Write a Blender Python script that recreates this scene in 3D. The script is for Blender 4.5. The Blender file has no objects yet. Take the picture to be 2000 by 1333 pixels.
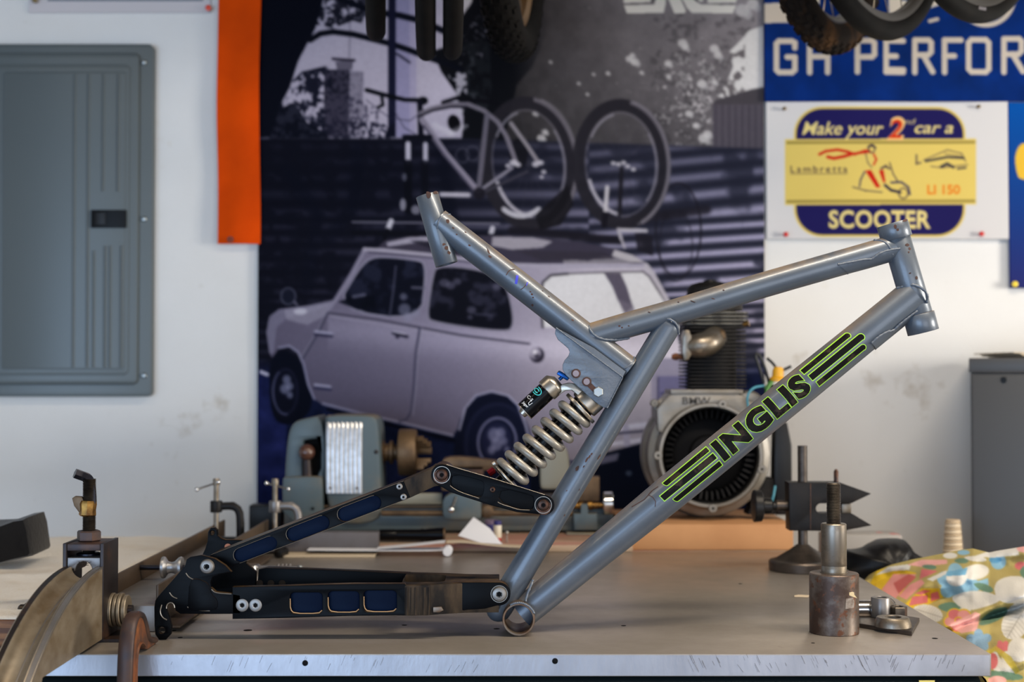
import bpy, bmesh, math, random
import numpy as np
from mathutils import Vector, Matrix, noise as mnoise
random.seed(7); RNG = np.random.default_rng(11)
S = bpy.context.scene
COL = S.collection
pi = math.pi

# ------------------------------------------------------------------ camera, light, exposure
FPX = 2778.0; TH = math.atan(64.0 / FPX); TZ = 0.90; CZ = TZ + 0.32
cam = bpy.data.cameras.new('camera'); cam.lens = 50.0; cam.sensor_width = 36.0
cam.dof.use_dof = True; cam.dof.focus_distance = 1.74; cam.dof.aperture_fstop = 4.5
cam.clip_start = 0.05
co = bpy.data.objects.new('camera', cam); COL.objects.link(co)
co.location = (0, 0, CZ); co.rotation_euler = (pi / 2 + TH, 0, 0)
S.camera = co
W = bpy.data.worlds.new('world'); S.world = W; W.use_nodes = True
W.node_tree.nodes['Background'].inputs[0].default_value = (0.62, 0.78, 1.0, 1)
W.node_tree.nodes['Background'].inputs[1].default_value = 0.5

def area(name, loc, rot, sx, sy, power, color):
    l = bpy.data.lights.new(name, 'AREA'); l.shape = 'RECTANGLE'; l.size = sx; l.size_y = sy
    l.energy = power; l.color = color
    o = bpy.data.objects.new(name, l); COL.objects.link(o); o.location = loc; o.rotation_euler = rot
    return o
# daylight through the open garage door behind the camera, left of centre
area('daylight_door', (-1.5, -1.6, 1.0), (math.radians(90), 0, math.radians(-14)), 2.6, 1.6, 84, (0.52, 0.72, 1.0))
area('door_fill_right', (1.5, -1.6, 1.0), (math.radians(90), 0, math.radians(12)), 2.0, 1.6, 30, (0.95, 0.96, 1.0))  # added fill lamp from the front right, lifts the right wall
# warm tubes of two ceiling fittings and a small side window to the right
area('ceiling_tube_right', (0.75, 1.25, 2.455), (0, 0, 0), 1.2, 0.16, 38, (1.0, 0.86, 0.68))
area('ceiling_tube_left', (-0.9, 1.3, 2.455), (0, 0, 0), 1.2, 0.16, 5, (1.0, 0.86, 0.68))
area('daylight_side_window', (3.18, 1.2, 1.45), (0, math.radians(90), 0), 0.9, 1.1, 88, (1.0, 0.93, 0.82))
S.view_settings.view_transform = 'Standard'; S.view_settings.look = 'None'
S.view_settings.exposure = 0.0; S.view_settings.gamma = 1.0; S.view_settings.use_curve_mapping = False

# ------------------------------------------------------------------ helpers
def P(u, v, Y):
    """point of the vertical plane y = Y that stands at photo position (u, v)"""
    x = (u - 1000) / FPX; q = (666.5 - v) / FPX
    dy = math.cos(TH) - q * math.sin(TH); dz = math.sin(TH) + q * math.cos(TH)
    t = Y / dy
    return Vector((x * t, Y, CZ + dz * t))
def proj(x, y, z):
    c, s = math.cos(TH), math.sin(TH); dz = z - CZ
    f = y * c + dz * s; up = -y * s + dz * c
    return 1000 + FPX * x / f, 666.5 - FPX * up / f
def G(u, v, z=TZ):
    x = (u - 1000) / FPX; q = (666.5 - v) / FPX
    dy = math.cos(TH) - q * math.sin(TH); dz = math.sin(TH) + q * math.cos(TH)
    t = (z - CZ) / dz
    return Vector((x * t, dy * t, z))
def lin(c):
    c = c / 255.0
    return c / 12.92 if c <= 0.04045 else ((c + 0.055) / 1.055) ** 2.4
def rgb(r, g, b): return (lin(r), lin(g), lin(b), 1.0)

WL = {}
def link(name, me, mat=None, parent=None, loc=None):
    o = bpy.data.objects.new(name, me); COL.objects.link(o)
    n = len(me.vertices)
    if n:
        a = np.empty(n * 3, np.float32); me.vertices.foreach_get('co', a); a = a.reshape(-1, 3)
        if loc is None:
            c = (a.min(0) + a.max(0)) / 2; c[2] = a[:, 2].min()
        else: c = np.array(loc)
        a -= c.astype(np.float32); me.vertices.foreach_set('co', a.ravel()); me.update()
    else: c = np.zeros(3)
    c = Vector([float(k) for k in c])
    WL[o.name] = c
    if mat is not None:
        if not me.materials: me.materials.append(mat)
    if parent is not None:
        o.parent = parent; o.location = c - WL[parent.name]
    else: o.location = c
    return o
def tag(o, label=None, cat=None, group=None, kind=None):
    if label: o['label'] = label
    if cat: o['category'] = cat
    if group: o['group'] = group
    if kind: o['kind'] = kind
    return o
def thing(name, loc, label, cat, group=None):
    o = bpy.data.objects.new(name, None); COL.objects.link(o); o.empty_display_size = 0.05
    o.location = loc; WL[o.name] = Vector(loc)
    return tag(o, label, cat, group)

class MB:
    def __init__(s): s.v = []; s.f = []
    def add(s, vs, fs):
        k = len(s.v); s.v += [tuple(v) for v in vs]; s.f += [tuple(i + k for i in f) for f in fs]; return s
    def box(s, x0, x1, y0, y1, z0, z1):
        return s.add([(x0,y0,z0),(x1,y0,z0),(x1,y1,z0),(x0,y1,z0),(x0,y0,z1),(x1,y0,z1),(x1,y1,z1),(x0,y1,z1)],
            [(0,3,2,1),(4,5,6,7),(0,1,5,4),(1,2,6,5),(2,3,7,6),(3,0,4,7)])
    def obox(s, c, ax, ay, az):
        c, ax, ay, az = map(Vector, (c, ax, ay, az))
        vs = [c + ax*i + ay*j + az*k for k in (-1,1) for i, j in ((-1,-1),(1,-1),(1,1),(-1,1))]
        return s.add(vs, [(0,3,2,1),(4,5,6,7),(0,1,5,4),(1,2,6,5),(2,3,7,6),(3,0,4,7)])
    def tube(s, pts, r, seg=16, caps=True, closed=False, squash=None):
        pts = [Vector(p) for p in pts]; n = len(pts)
        rs = r if isinstance(r, (list, tuple)) else [r] * n
        T = []
        for i in range(n):
            if closed: t = pts[(i+1) % n] - pts[i-1]
            else: t = pts[min(i+1, n-1)] - pts[max(i-1, 0)]
            T.append(t.normalized())
        a = Vector((0, 1, 0)) if abs(T[0].y) < 0.9 else Vector((0, 0, 1))
        nrm = (a - T[0] * a.dot(T[0])).normalized()
        vs = []
        for i in range(n):
            nrm = (nrm - T[i] * nrm.dot(T[i])).normalized(); b = T[i].cross(nrm)
            for k in range(seg):
                th = 2 * pi * k / seg
                vs.append(pts[i] + (nrm * math.cos(th) * (squash or 1) + b * math.sin(th)) * rs[i])
        fs = []
        m = n if closed else n - 1
        for i in range(m):
            j = (i + 1) % n
            for k in range(seg):
                l = (k + 1) % seg
                fs.append((i*seg+k, i*seg+l, j*seg+l, j*seg+k))
        if caps and not closed:
            fs.append(tuple(range(seg))[::-1]); fs.append(tuple((n-1)*seg + k for k in range(seg)))
        return s.add(vs, fs)
    def lathe(s, o, axis, prof, seg=32, cap=True):
        """prof: list of (radius, distance along the axis)"""
        o = Vector(o); w = Vector(axis).normalized()
        a = Vector((0, 0, 1)) if abs(w.z) < 0.9 else Vector((1, 0, 0))
        u = (a - w * a.dot(w)).normalized(); b = w.cross(u)
        vs = []
        for r, h in prof:
            for k in range(seg):
                th = 2 * pi * k / seg
                vs.append(o + w * h + (u * math.cos(th) + b * math.sin(th)) * max(r, 1e-5))
        fs = []
        for i in range(len(prof) - 1):
            for k in range(seg):
                l = (k + 1) % seg
                fs.append((i*seg+k, i*seg+l, (i+1)*seg+l, (i+1)*seg+k))
        if cap:
            fs.append(tuple(range(seg))[::-1]); fs.append(tuple((len(prof)-1)*seg + k for k in range(seg)))
        return s.add(vs, fs)
    def ring(s, o, axis, ro, ri, h, seg=32):
        return s.lathe_closed(o, axis, [(ri, 0), (ro, 0), (ro, h), (ri, h)], seg)
    def lathe_closed(s, o, axis, prof, seg=32):
        return s.lathe(o, axis, list(prof) + [prof[0]], seg, cap=False)
    def mesh(s, name='m', smooth=35, bevel=0, bseg=2):
        me = bpy.data.meshes.new(name); me.from_pydata([tuple(v) for v in s.v], [], s.f)
        bm = bmesh.new(); bm.from_mesh(me)
        bmesh.ops.remove_doubles(bm, verts=bm.verts, dist=1e-6)
        bmesh.ops.recalc_face_normals(bm, faces=bm.faces)
        if bevel:
            es = [e for e in bm.edges if len(e.link_faces) == 2 and e.calc_face_angle(0) > 0.6]
            bmesh.ops.bevel(bm, geom=es, offset=bevel, segments=bseg, affect='EDGES', profile=0.5, clamp_overlap=True)
        bm.to_mesh(me); bm.free()
        shade(me, smooth); return me
    def build(s, name, mat, parent=None, smooth=35, bevel=0, bseg=2):
        return link(name, s.mesh(name, smooth, bevel, bseg), mat, parent)

def shade(me, ang=35):
    me.polygons.foreach_set('use_smooth', [True] * len(me.polygons))
    me.set_sharp_from_angle(angle=math.radians(ang)); me.update()

def flat2d(splines, extrude=0.0, bevel=0.0):
    """filled polygons (holes by nesting) in the XY plane -> (verts, faces)"""
    cu = bpy.data.curves.new('tmp', 'CURVE'); cu.dimensions = '2D'; cu.fill_mode = 'BOTH'
    cu.extrude = extrude; cu.bevel_depth = bevel; cu.bevel_resolution = 1
    if bevel: cu.offset = -bevel
    for pts in splines:
        sp = cu.splines.new('POLY'); sp.points.add(len(pts) - 1)
        for i, p in enumerate(pts): sp.points[i].co = (p[0], p[1], 0, 1)
        sp.use_cyclic_u = True
    return curve_geo(cu)
def curve_geo(cu):
    ob = bpy.data.objects.new('tmp', cu); COL.objects.link(ob)
    dg = bpy.context.evaluated_depsgraph_get(); dg.update()
    me = bpy.data.meshes.new_from_object(ob.evaluated_get(dg))
    vs = [tuple(v.co) for v in me.vertices]; fs = [tuple(p.vertices) for p in me.polygons]
    bpy.data.objects.remove(ob); bpy.data.meshes.remove(me); bpy.data.curves.remove(cu)
    return vs, fs
def text2d(s, size=1.0, shear=0.0, offset=0.0, space=1.0):
    cu = bpy.data.curves.new('tmp', 'FONT'); cu.body = s; cu.size = size; cu.shear = shear
    cu.offset = offset; cu.space_character = space; cu.resolution_u = 4
    return curve_geo(cu)
def circ(cx, cy, r, n=24, a0=0.0, a1=2*pi, end=False, ry=None):
    m = n if not end else n - 1
    return [(cx + r * math.cos(a0 + (a1-a0)*k/m), cy + (ry or r) * math.sin(a0 + (a1-a0)*k/m)) for k in range(n)]
def rrect(x0, y0, x1, y1, r, n=5):
    o = []
    for cx, cy, a in ((x1-r, y1-r, 0), (x0+r, y1-r, pi/2), (x0+r, y0+r, pi), (x1-r, y0+r, 1.5*pi)):
        o += [(cx + r*math.cos(a + pi/2*k/n), cy + r*math.sin(a + pi/2*k/n)) for k in range(n+1)]
    return o
def smoothpoly(pts, it=2):
    for _ in range(it):
        o = []
        for i in range(len(pts)):
            a, b = pts[i], pts[(i+1) % len(pts)]
            o += [(a[0]*.75+b[0]*.25, a[1]*.75+b[1]*.25), (a[0]*.25+b[0]*.75, a[1]*.25+b[1]*.75)]
        pts = o
    return pts
def smoothline(pts, it=2):
    pts = [Vector(p) for p in pts]
    for _ in range(it):
        o = [pts[0]]
        for i in range(len(pts) - 1):
            o += [pts[i].lerp(pts[i+1], .25), pts[i].lerp(pts[i+1], .75)]
        o.append(pts[-1]); pts = o
    return pts
def plate(mb, outline, holes, Y0, Y1, bevel=0.0006, px=True):
    """plate between the planes y=Y0 (front) and y=Y1; outline and holes as seen on the front plane"""
    f = (lambda p: (P(p[0], p[1], Y0).x, P(p[0], p[1], Y0).z)) if px else (lambda p: p)
    vs, fs = flat2d([[f(p) for p in sp] for sp in [outline] + holes], max((Y1-Y0)/2 - bevel, 1e-5), bevel)
    yc = (Y0 + Y1) / 2
    return mb.add([(v[0], yc - v[2], v[1]) for v in vs], fs)
def gridbox(a0, a1, b0, b1, na, nb): pass

# ------------------------------------------------------------------ materials
def mat(name, col, rough=0.5, metal=0.0, col2=None, scale=8.0, mix=(0.4, 0.65), bump=0.0, bscale=60.0, spot=None, sscale=30.0,
        sth=(0.68, 0.72), coat=0.0, stretch=None, detail=6.0, rough2=None, dust_glow=None, spec=0.5, emit=None, attr=None, trans=0.0, sheen=0.0):
    m = bpy.data.materials.new(name); m.use_nodes = True; nt = m.node_tree; N = nt.nodes; L = nt.links
    b = N['Principled BSDF']; b.inputs['Roughness'].default_value = rough; b.inputs['Metallic'].default_value = metal
    b.inputs['Specular IOR Level'].default_value = spec
    b.inputs['Coat Weight'].default_value = coat; b.inputs['Coat Roughness'].default_value = 0.12
    b.inputs['Transmission Weight'].default_value = trans; b.inputs['Sheen Weight'].default_value = sheen
    tc = N.new('ShaderNodeTexCoord'); mp = N.new('ShaderNodeMapping'); L.new(tc.outputs['Object'], mp.inputs[0])
    if stretch: mp.inputs['Scale'].default_value = stretch
    def noise(sc, det=detail, ro=0.6, src=mp):
        n = N.new('ShaderNodeTexNoise'); n.inputs['Scale'].default_value = sc; n.inputs['Detail'].default_value = det
        n.inputs['Roughness'].default_value = ro; L.new(src.outputs[0], n.inputs['Vector']); return n
    def ramp(src, lo, hi):
        r = N.new('ShaderNodeMapRange'); r.inputs[1].default_value = lo; r.inputs[2].default_value = hi
        L.new(src, r.inputs[0]); return r.outputs[0]
    def mixc(f, a, bcol):
        x = N.new('ShaderNodeMix'); x.data_type = 'RGBA'; L.new(f, x.inputs[0])
        if isinstance(a, tuple): x.inputs[6].default_value = a
        else: L.new(a, x.inputs[6])
        x.inputs[7].default_value = bcol
        return x.outputs[2]
    c = col
    if attr:
        at = N.new('ShaderNodeAttribute'); at.attribute_name = attr; c = at.outputs['Color']
    if col2:
        f = ramp(noise(scale).outputs[0], *mix); c = mixc(f, c, col2)
        if rough2 is not None:
            r = N.new('ShaderNodeMapRange'); L.new(f, r.inputs[0]); r.inputs[3].default_value = rough; r.inputs[4].default_value = rough2
            L.new(r.outputs[0], b.inputs['Roughness'])
    if dust_glow:
        dcol, amt = dust_glow[0], dust_glow[1]
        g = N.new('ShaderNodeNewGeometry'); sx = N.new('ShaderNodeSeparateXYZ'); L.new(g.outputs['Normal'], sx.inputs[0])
        f1 = ramp(sx.outputs['Z'], 0.45, 0.95); nn = ramp(noise(14).outputs[0], 0.35, 0.65)  # upward faces turn tan: dust, and warm top light painted in
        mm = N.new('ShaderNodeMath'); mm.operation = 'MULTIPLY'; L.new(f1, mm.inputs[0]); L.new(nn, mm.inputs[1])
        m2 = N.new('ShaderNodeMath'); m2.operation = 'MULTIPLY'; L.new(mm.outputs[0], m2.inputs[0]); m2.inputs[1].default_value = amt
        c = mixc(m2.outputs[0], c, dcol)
    if spot:
        f = ramp(noise(sscale, 4, 0.55).outputs[0], *sth); c = mixc(f, c, spot)
    if isinstance(c, tuple): b.inputs['Base Color'].default_value = c
    else: L.new(c, b.inputs['Base Color'])
    if bump:
        bn = N.new('ShaderNodeBump'); bn.inputs['Strength'].default_value = bump; bn.inputs['Distance'].default_value = 0.002
        L.new(noise(bscale, 3).outputs[0], bn.inputs['Height']); L.new(bn.outputs[0], b.inputs['Normal'])
    if emit: 
        b.inputs['Emission Color'].default_value = emit[0]; b.inputs['Emission Strength'].default_value = emit[1]
    return m
M = {}
M['wall'] = mat('white_wall_paint', rgb(222,221,219), 0.75, col2=rgb(214,212,208), scale=1.5, bump=0.25, bscale=220, spot=rgb(196,184,164), sscale=5.0, sth=(0.66,0.80))
def smudges(m, spots, col):
    nt = m.node_tree; N = nt.nodes; L = nt.links; b = N['Principled BSDF']; src = b.inputs['Base Color'].links[0].from_socket
    g = N.new('ShaderNodeNewGeometry'); nz = N.new('ShaderNodeTexNoise'); nz.inputs['Scale'].default_value = 34; nz.inputs['Detail'].default_value = 5
    L.new(g.outputs['Position'], nz.inputs['Vector']); acc = None
    for p, r in spots:
        d = N.new('ShaderNodeVectorMath'); d.operation = 'DISTANCE'; L.new(g.outputs['Position'], d.inputs[0]); d.inputs[1].default_value = p
        q = N.new('ShaderNodeMapRange'); q.inputs[1].default_value = 0; q.inputs[2].default_value = r; q.inputs[3].default_value = .30; q.inputs[4].default_value = 0; L.new(d.outputs['Value'], q.inputs[0])
        if acc is None: acc = q.outputs[0]
        else:
            a = N.new('ShaderNodeMath'); a.operation = 'MAXIMUM'; L.new(acc, a.inputs[0]); L.new(q.outputs[0], a.inputs[1]); acc = a.outputs[0]
    s_ = N.new('ShaderNodeMath'); s_.operation = 'ADD'; L.new(nz.outputs[0], s_.inputs[0]); L.new(acc, s_.inputs[1])
    mr = N.new('ShaderNodeMapRange'); mr.inputs[1].default_value = .70; mr.inputs[2].default_value = .95; mr.inputs[4].default_value = .42; L.new(s_.outputs[0], mr.inputs[0])
    x = N.new('ShaderNodeMix'); x.data_type = 'RGBA'; L.new(mr.outputs[0], x.inputs[0]); L.new(src, x.inputs[6]); x.inputs[7].default_value = col; L.new(x.outputs[2], b.inputs['Base Color'])
smudges(M['wall'], [(tuple(P(365,835,3.04)), .10), (tuple(P(430,800,3.04)), .07), (tuple(P(1780,765,3.04)), .09), (tuple(P(1700,750,3.04)), .05), (tuple(P(1560,720,3.04)), .06)], rgb(150,132,104))
M['floor'] = mat('concrete', rgb(128,124,118), 0.6, col2=rgb(104,101,98), scale=3, bump=0.2)
M['ceiling'] = mat('dark_ceiling', rgb(98,84,70), 0.8, col2=rgb(80,68,56), scale=4)  # unseen ceiling, darkened so that less light reaches the upper wall
M['steel_top'] = mat('worn_steel_plate', rgb(162,153,145), 0.30, 0.6, col2=rgb(132,125,116), scale=6, mix=(0.35,0.75), stretch=(1,1,1), rough2=0.46, spot=rgb(88,76,62), sscale=26, sth=(0.70,0.78), bump=0.08, bscale=160)
M['steel_edge'] = mat('scored_steel_edge', rgb(160,160,166), 0.36, 0.7, col2=rgb(136,136,142), scale=7, mix=(0.3,0.8), stretch=(3,3,1.0), bump=0.10, bscale=60)
M['table_frame'] = mat('dark_green_steel', rgb(15,24,27), 0.4, 0.0, spec=.25, spot=rgb(110,100,80), sscale=40, sth=(0.7,0.76))
M['paint'] = mat('grey_blue_frame_paint', rgb(86,94,104), 0.38, 0.35, col2=rgb(78,85,95), scale=12, coat=0.2, dust_glow=(rgb(180,152,116), 0.8), spot=rgb(112,66,38), sscale=62, sth=(0.735,0.75), bump=0.05, bscale=300)  # tan on tube tops: part dust, mostly warm overhead light put into the colour
M['paint_plate'] = mat('grey_blue_gusset_paint', rgb(86,93,103), 0.42, 0.25, col2=rgb(78,85,95), scale=16, bump=0.3, bscale=260, coat=0.2, spot=rgb(70,45,32), sscale=40, sth=(0.76,0.78))
M['raw'] = mat('rusty_bare_steel', rgb(112,100,88), 0.42, 0.7, col2=rgb(96,66,42), scale=40, mix=(0.42,0.6))
M['rustring'] = mat('brown_rust', rgb(74,46,36), 0.8, 0.1, col2=rgb(48,30,26), scale=60)
M['black_ano'] = mat('black_anodised_aluminium', rgb(3,4,7), 0.40, 0.0, spec=0.07, dust_glow=(rgb(110,86,58), 0.5), bump=0.04, bscale=400)
M['blue_black'] = mat('blue_black_anodised_aluminium', rgb(5,18,40), 0.5, 0.0, spec=0.05, bump=0.06, bscale=400)
M['dusty_black'] = mat('dusty_black_aluminium', rgb(22,19,18), 0.6, 0.0, spec=0.12, col2=rgb(66,53,39), scale=26, mix=(0.4,0.62), stretch=(1.0,1,0.35), bump=0.1, bscale=300)
M['edge_shine'] = mat('bare_chamfer', rgb(150,143,134), 0.35, 0.9)
M['silver'] = mat('silver_aluminium', rgb(172,166,156), 0.30, 0.95, col2=rgb(150,140,126), scale=20, rough2=0.4)
M['spring'] = mat('pale_grey_coil_paint', rgb(146,140,130), 0.42, 0.4, col2=rgb(122,114,102), scale=45, spot=rgb(70,60,48), sscale=120, sth=(0.70,0.74), coat=0.25)
M['chrome'] = mat('polished_steel', rgb(215,215,215), 0.16, 1.0)
M['zinc'] = mat('zinc_plated_bolt', rgb(158,160,158), 0.34, 0.9, col2=rgb(150,158,160), scale=220)
M['bolt_dark'] = mat('blackened_bolt', rgb(58,46,42), 0.4, 0.8, col2=rgb(90,58,42), scale=120)
M['shock_black'] = mat('gloss_black', rgb(4,4,7), 0.25, 0.0, spec=0.16)
M['bolt_grey'] = mat('grey_steel_bolt', rgb(128,124,120), 0.42, 0.75)
M['dull_bar'] = mat('dull_grey_bar_steel', rgb(98,96,102), 0.6, 0.3, col2=rgb(86,82,84), scale=12)
M['blue_knob'] = mat('blue_anodised', rgb(14,66,126), 0.3, 0.8)
M['red_knob'] = mat('red_anodised', rgb(120,20,24), 0.3, 0.8)
M['decal_black'] = mat('black_decal', rgb(14,12,12), 0.5, 0.0, spec=0.08, col2=rgb(46,38,32), scale=50, mix=(0.55,0.62))
M['decal_green'] = mat('green_decal', rgb(158,214,58), 0.4)
M['cyan'] = mat('cyan_print', rgb(60,190,190), 0.4)
M['white_print'] = mat('white_print', rgb(225,225,225), 0.5)
M['ink_blue'] = mat('blue_marker_ink', rgb(50,54,180), 0.5)
M['steel_mid'] = mat('machined_steel', rgb(136,128,118), 0.34, 0.9, col2=rgb(104,94,80), scale=30, mix=(0.42,0.62), rough2=0.5, spot=rgb(46,38,32), sscale=90, sth=(0.68,0.74))
M['rust_cyl'] = mat('rust_mottled_steel', rgb(62,46,38), 0.45, 0.6, col2=rgb(112,102,94), scale=24, mix=(0.42,0.66), rough2=0.36, spot=rgb(92,58,40), sscale=110, sth=(0.56,0.64), bump=0.1, bscale=200)
M['thread'] = mat('oiled_thread_steel', rgb(92,84,74), 0.4, 0.85, col2=rgb(60,52,46), scale=60)
M['die'] = mat('tan_stained_steel', rgb(144,133,116), 0.42, 0.5, col2=rgb(108,92,70), scale=22, mix=(0.38,0.66), spot=rgb(80,66,50), sscale=40, sth=(.66,.76), bump=0.1, bscale=90, stretch=(1,0.6,1))
M['dark_steel'] = mat('dark_mill_scale_steel', rgb(48,42,42), 0.42, 0.7, col2=rgb(84,58,42), scale=24, mix=(0.52,0.68), bump=0.1)
M['rust_iron'] = mat('rusty_cast_iron', rgb(124,70,34), 0.6, 0.3, col2=rgb(70,46,36), scale=18, mix=(0.4,0.6), spot=rgb(140,84,40), sscale=24, sth=(0.6,0.75), bump=0.35, bscale=120)
M['rust_iron_dark'] = mat('dark_cast_iron_rim', rgb(52,44,46), 0.5, 0.5, col2=rgb(74,52,42), scale=30, bump=0.2)
M['angle'] = mat('brown_angle_iron', rgb(78,68,60), 0.48, 0.6, col2=rgb(104,86,68), scale=12, stretch=(1,0.3,1), spot=rgb(120,90,60), sscale=30, sth=(0.66,0.75))
M['bed_steel'] = mat('grey_ground_steel', rgb(132,128,126), 0.4, 0.7, col2=rgb(110,106,104), scale=14)
M['brass'] = mat('brazed_brass', rgb(150,112,56), 0.35, 0.9, col2=rgb(84,58,34), scale=60)
M['allen'] = mat('blued_steel', rgb(42,42,50), 0.3, 0.8)
M['towel'] = mat('white_towel', rgb(206,200,190), 0.95, col2=rgb(184,170,150), scale=6, mix=(0.5,0.75), bump=0.9, bscale=260, sheen=0.3)
M['black_cloth'] = mat('black_felt', rgb(15,14,15), 0.95, spec=.1, bump=0.5, bscale=120, sheen=0.2)
M['plywood'] = mat('brown_wood_edge', rgb(136,92,58), 0.65, col2=rgb(84,52,34), scale=9, stretch=(1,1,14), mix=(0.42,0.58), bump=0.2)
M['bench_wood'] = mat('pale_bench_wood', rgb(168,146,124), 0.6, col2=rgb(134,110,88), scale=8, stretch=(0.6,4,8), spot=rgb(170,112,104), sscale=4, sth=(0.5,0.7))
M['panel'] = mat('grey_green_panel_enamel', rgb(82,90,92), 0.38, 0.05, bump=0.05)
M['panel_dark'] = mat('black_plastic', rgb(10,12,15), 0.4, spec=.15)
M['orange'] = mat('orange_fabric', rgb(212,70,0), 0.85, spec=0.1, col2=rgb(192,60,0), scale=5, bump=0.2, bscale=300)
M['plastic_sheet'] = mat('translucent_paper', rgb(196,190,192), 0.5)
M['plastic_grey'] = mat('grey_printed_band', rgb(120,124,136), 0.5)
M['red_pin'] = mat('red_plastic', rgb(196,32,30), 0.3); M['yellow_pin'] = mat('yellow_plastic', rgb(226,196,30), 0.3)
M['brass_pin'] = mat('brass_tack', rgb(120,100,66), 0.4, 0.6); M['orange_pin'] = mat('orange_red_plastic', rgb(214,62,28), 0.3)
M['print'] = mat('printed_vinyl', (1,1,1,1), 0.6, attr='Col', spec=0.03)
M['felt'] = mat('printed_felt', (1,1,1,1), 0.9, attr='Col', bump=0.3, bscale=150, spec=0.1)
M['cloth_print'] = mat('printed_cotton', (1,1,1,1), 0.85, attr='Col', bump=0.35, bscale=420)
M['cabinet'] = mat('dark_grey_enamel', rgb(66,66,67), 0.45, 0.1, bump=0.05)
M['paper'] = mat('white_paper', rgb(214,216,224), 0.7); M['paper_tan'] = mat('tan_paper', rgb(196,180,156), 0.75)
M['cup'] = mat('brown_paper_cup', rgb(176,156,128), 0.7); M['cup2'] = mat('pale_cup_rim', rgb(204,188,162), 0.7)
M['cardboard'] = mat('brown_cardboard', rgb(184,136,92), 0.75, col2=rgb(170,122,80), scale=5, bump=0.1)
M['rubber'] = mat('black_rubber', rgb(13,13,15), 0.42, spec=0.3, bump=0.2, bscale=80)
M['tyre'] = mat('black_tyre_rubber', rgb(7,7,7), 0.7, spec=.12, col2=rgb(16,14,13), scale=20)
M['mud_tyre'] = mat('muddy_tyre_rubber', rgb(26,21,18), 0.85, spec=.1, col2=rgb(92,64,38), scale=9, mix=(0.48,0.76))
M['gold_rim'] = mat('bronze_rim', rgb(150,116,76), 0.35, 0.8); M['rim_dark'] = mat('dark_rim', rgb(70,66,62), 0.35, 0.8)
M['teal'] = mat('teal_machine_enamel', rgb(72,86,92), 0.45, 0.1, col2=rgb(104,96,80), mix=(.48,.72), scale=7, dust_glow=(rgb(150,128,94), 0.8), spot=rgb(60,52,44), sscale=30, sth=(0.7,0.78))
M['olive'] = mat('grey_olive_enamel', rgb(128,126,112), 0.45, 0.1, dust_glow=(rgb(150,128,94), 0.6))
M['alu_cover'] = mat('aluminium_tread_cover', rgb(202,204,208), 0.34, 0.75, col2=rgb(178,178,178), scale=60, dust_glow=(rgb(150,124,88), 0.7))
M['brown_metal'] = mat('oily_brown_metal', rgb(106,84,60), 0.5, 0.5, col2=rgb(70,54,38), scale=16)
M['knob_brown'] = mat('brown_bakelite', rgb(76,48,38), 0.3, coat=0.4)
M['engine_alu'] = mat('dull_cast_aluminium', rgb(142,138,132), 0.5, 0.65, col2=rgb(112,104,92), scale=10, mix=(0.38,0.7), bump=0.25, bscale=90)
M['engine_black'] = mat('black_finned_iron', rgb(18,16,16), 0.6, 0.1, spec=.2, col2=rgb(38,35,33), scale=22)
M['fin_lit'] = mat('lit_fin_metal', rgb(92,90,84), 0.4, 0.7, col2=rgb(50,48,46), scale=30)
M['lever_alu'] = mat('spun_aluminium', rgb(196,196,198), 0.42, 0.95)
M['wire_black'] = mat('black_wire', rgb(20,20,22), 0.5); M['wire_green'] = mat('green_wire', rgb(70,120,50), 0.5)
M['wire_cyan'] = mat('cyan_wire', rgb(60,130,150), 0.5); M['yellow_cap'] = mat('yellow_cap', rgb(206,150,20), 0.45)
M['glass'] = mat('clear_glass', (1,1,1,1), 0.03, trans=1.0); M['glue_white'] = mat('white_plastic', rgb(214,206,188), 0.45)
M['glue_blue'] = mat('navy_plastic', rgb(46,44,104), 0.4); M['red_plastic'] = mat('red_cap', rgb(186,36,28), 0.4)
M['block_black'] = mat('black_oxide_steel', rgb(17,17,19), 0.45, 0.1, spec=0.2, col2=rgb(30,27,26), scale=18, bump=0.15, bscale=200)
M['stand'] = mat('brown_black_steel', rgb(82,74,68), 0.4, 0.75, col2=rgb(52,46,42), scale=30)
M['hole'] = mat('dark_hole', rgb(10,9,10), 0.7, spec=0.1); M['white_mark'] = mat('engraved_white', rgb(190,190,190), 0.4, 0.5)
M['concrete_pack'] = mat('grey_red_packaging', rgb(150,146,142), 0.5, col2=rgb(196,70,66), scale=9, mix=(0.56,0.6))
M['letter_dark'] = mat('casting_letter', rgb(66,62,58), 0.5, 0.4)

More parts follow.
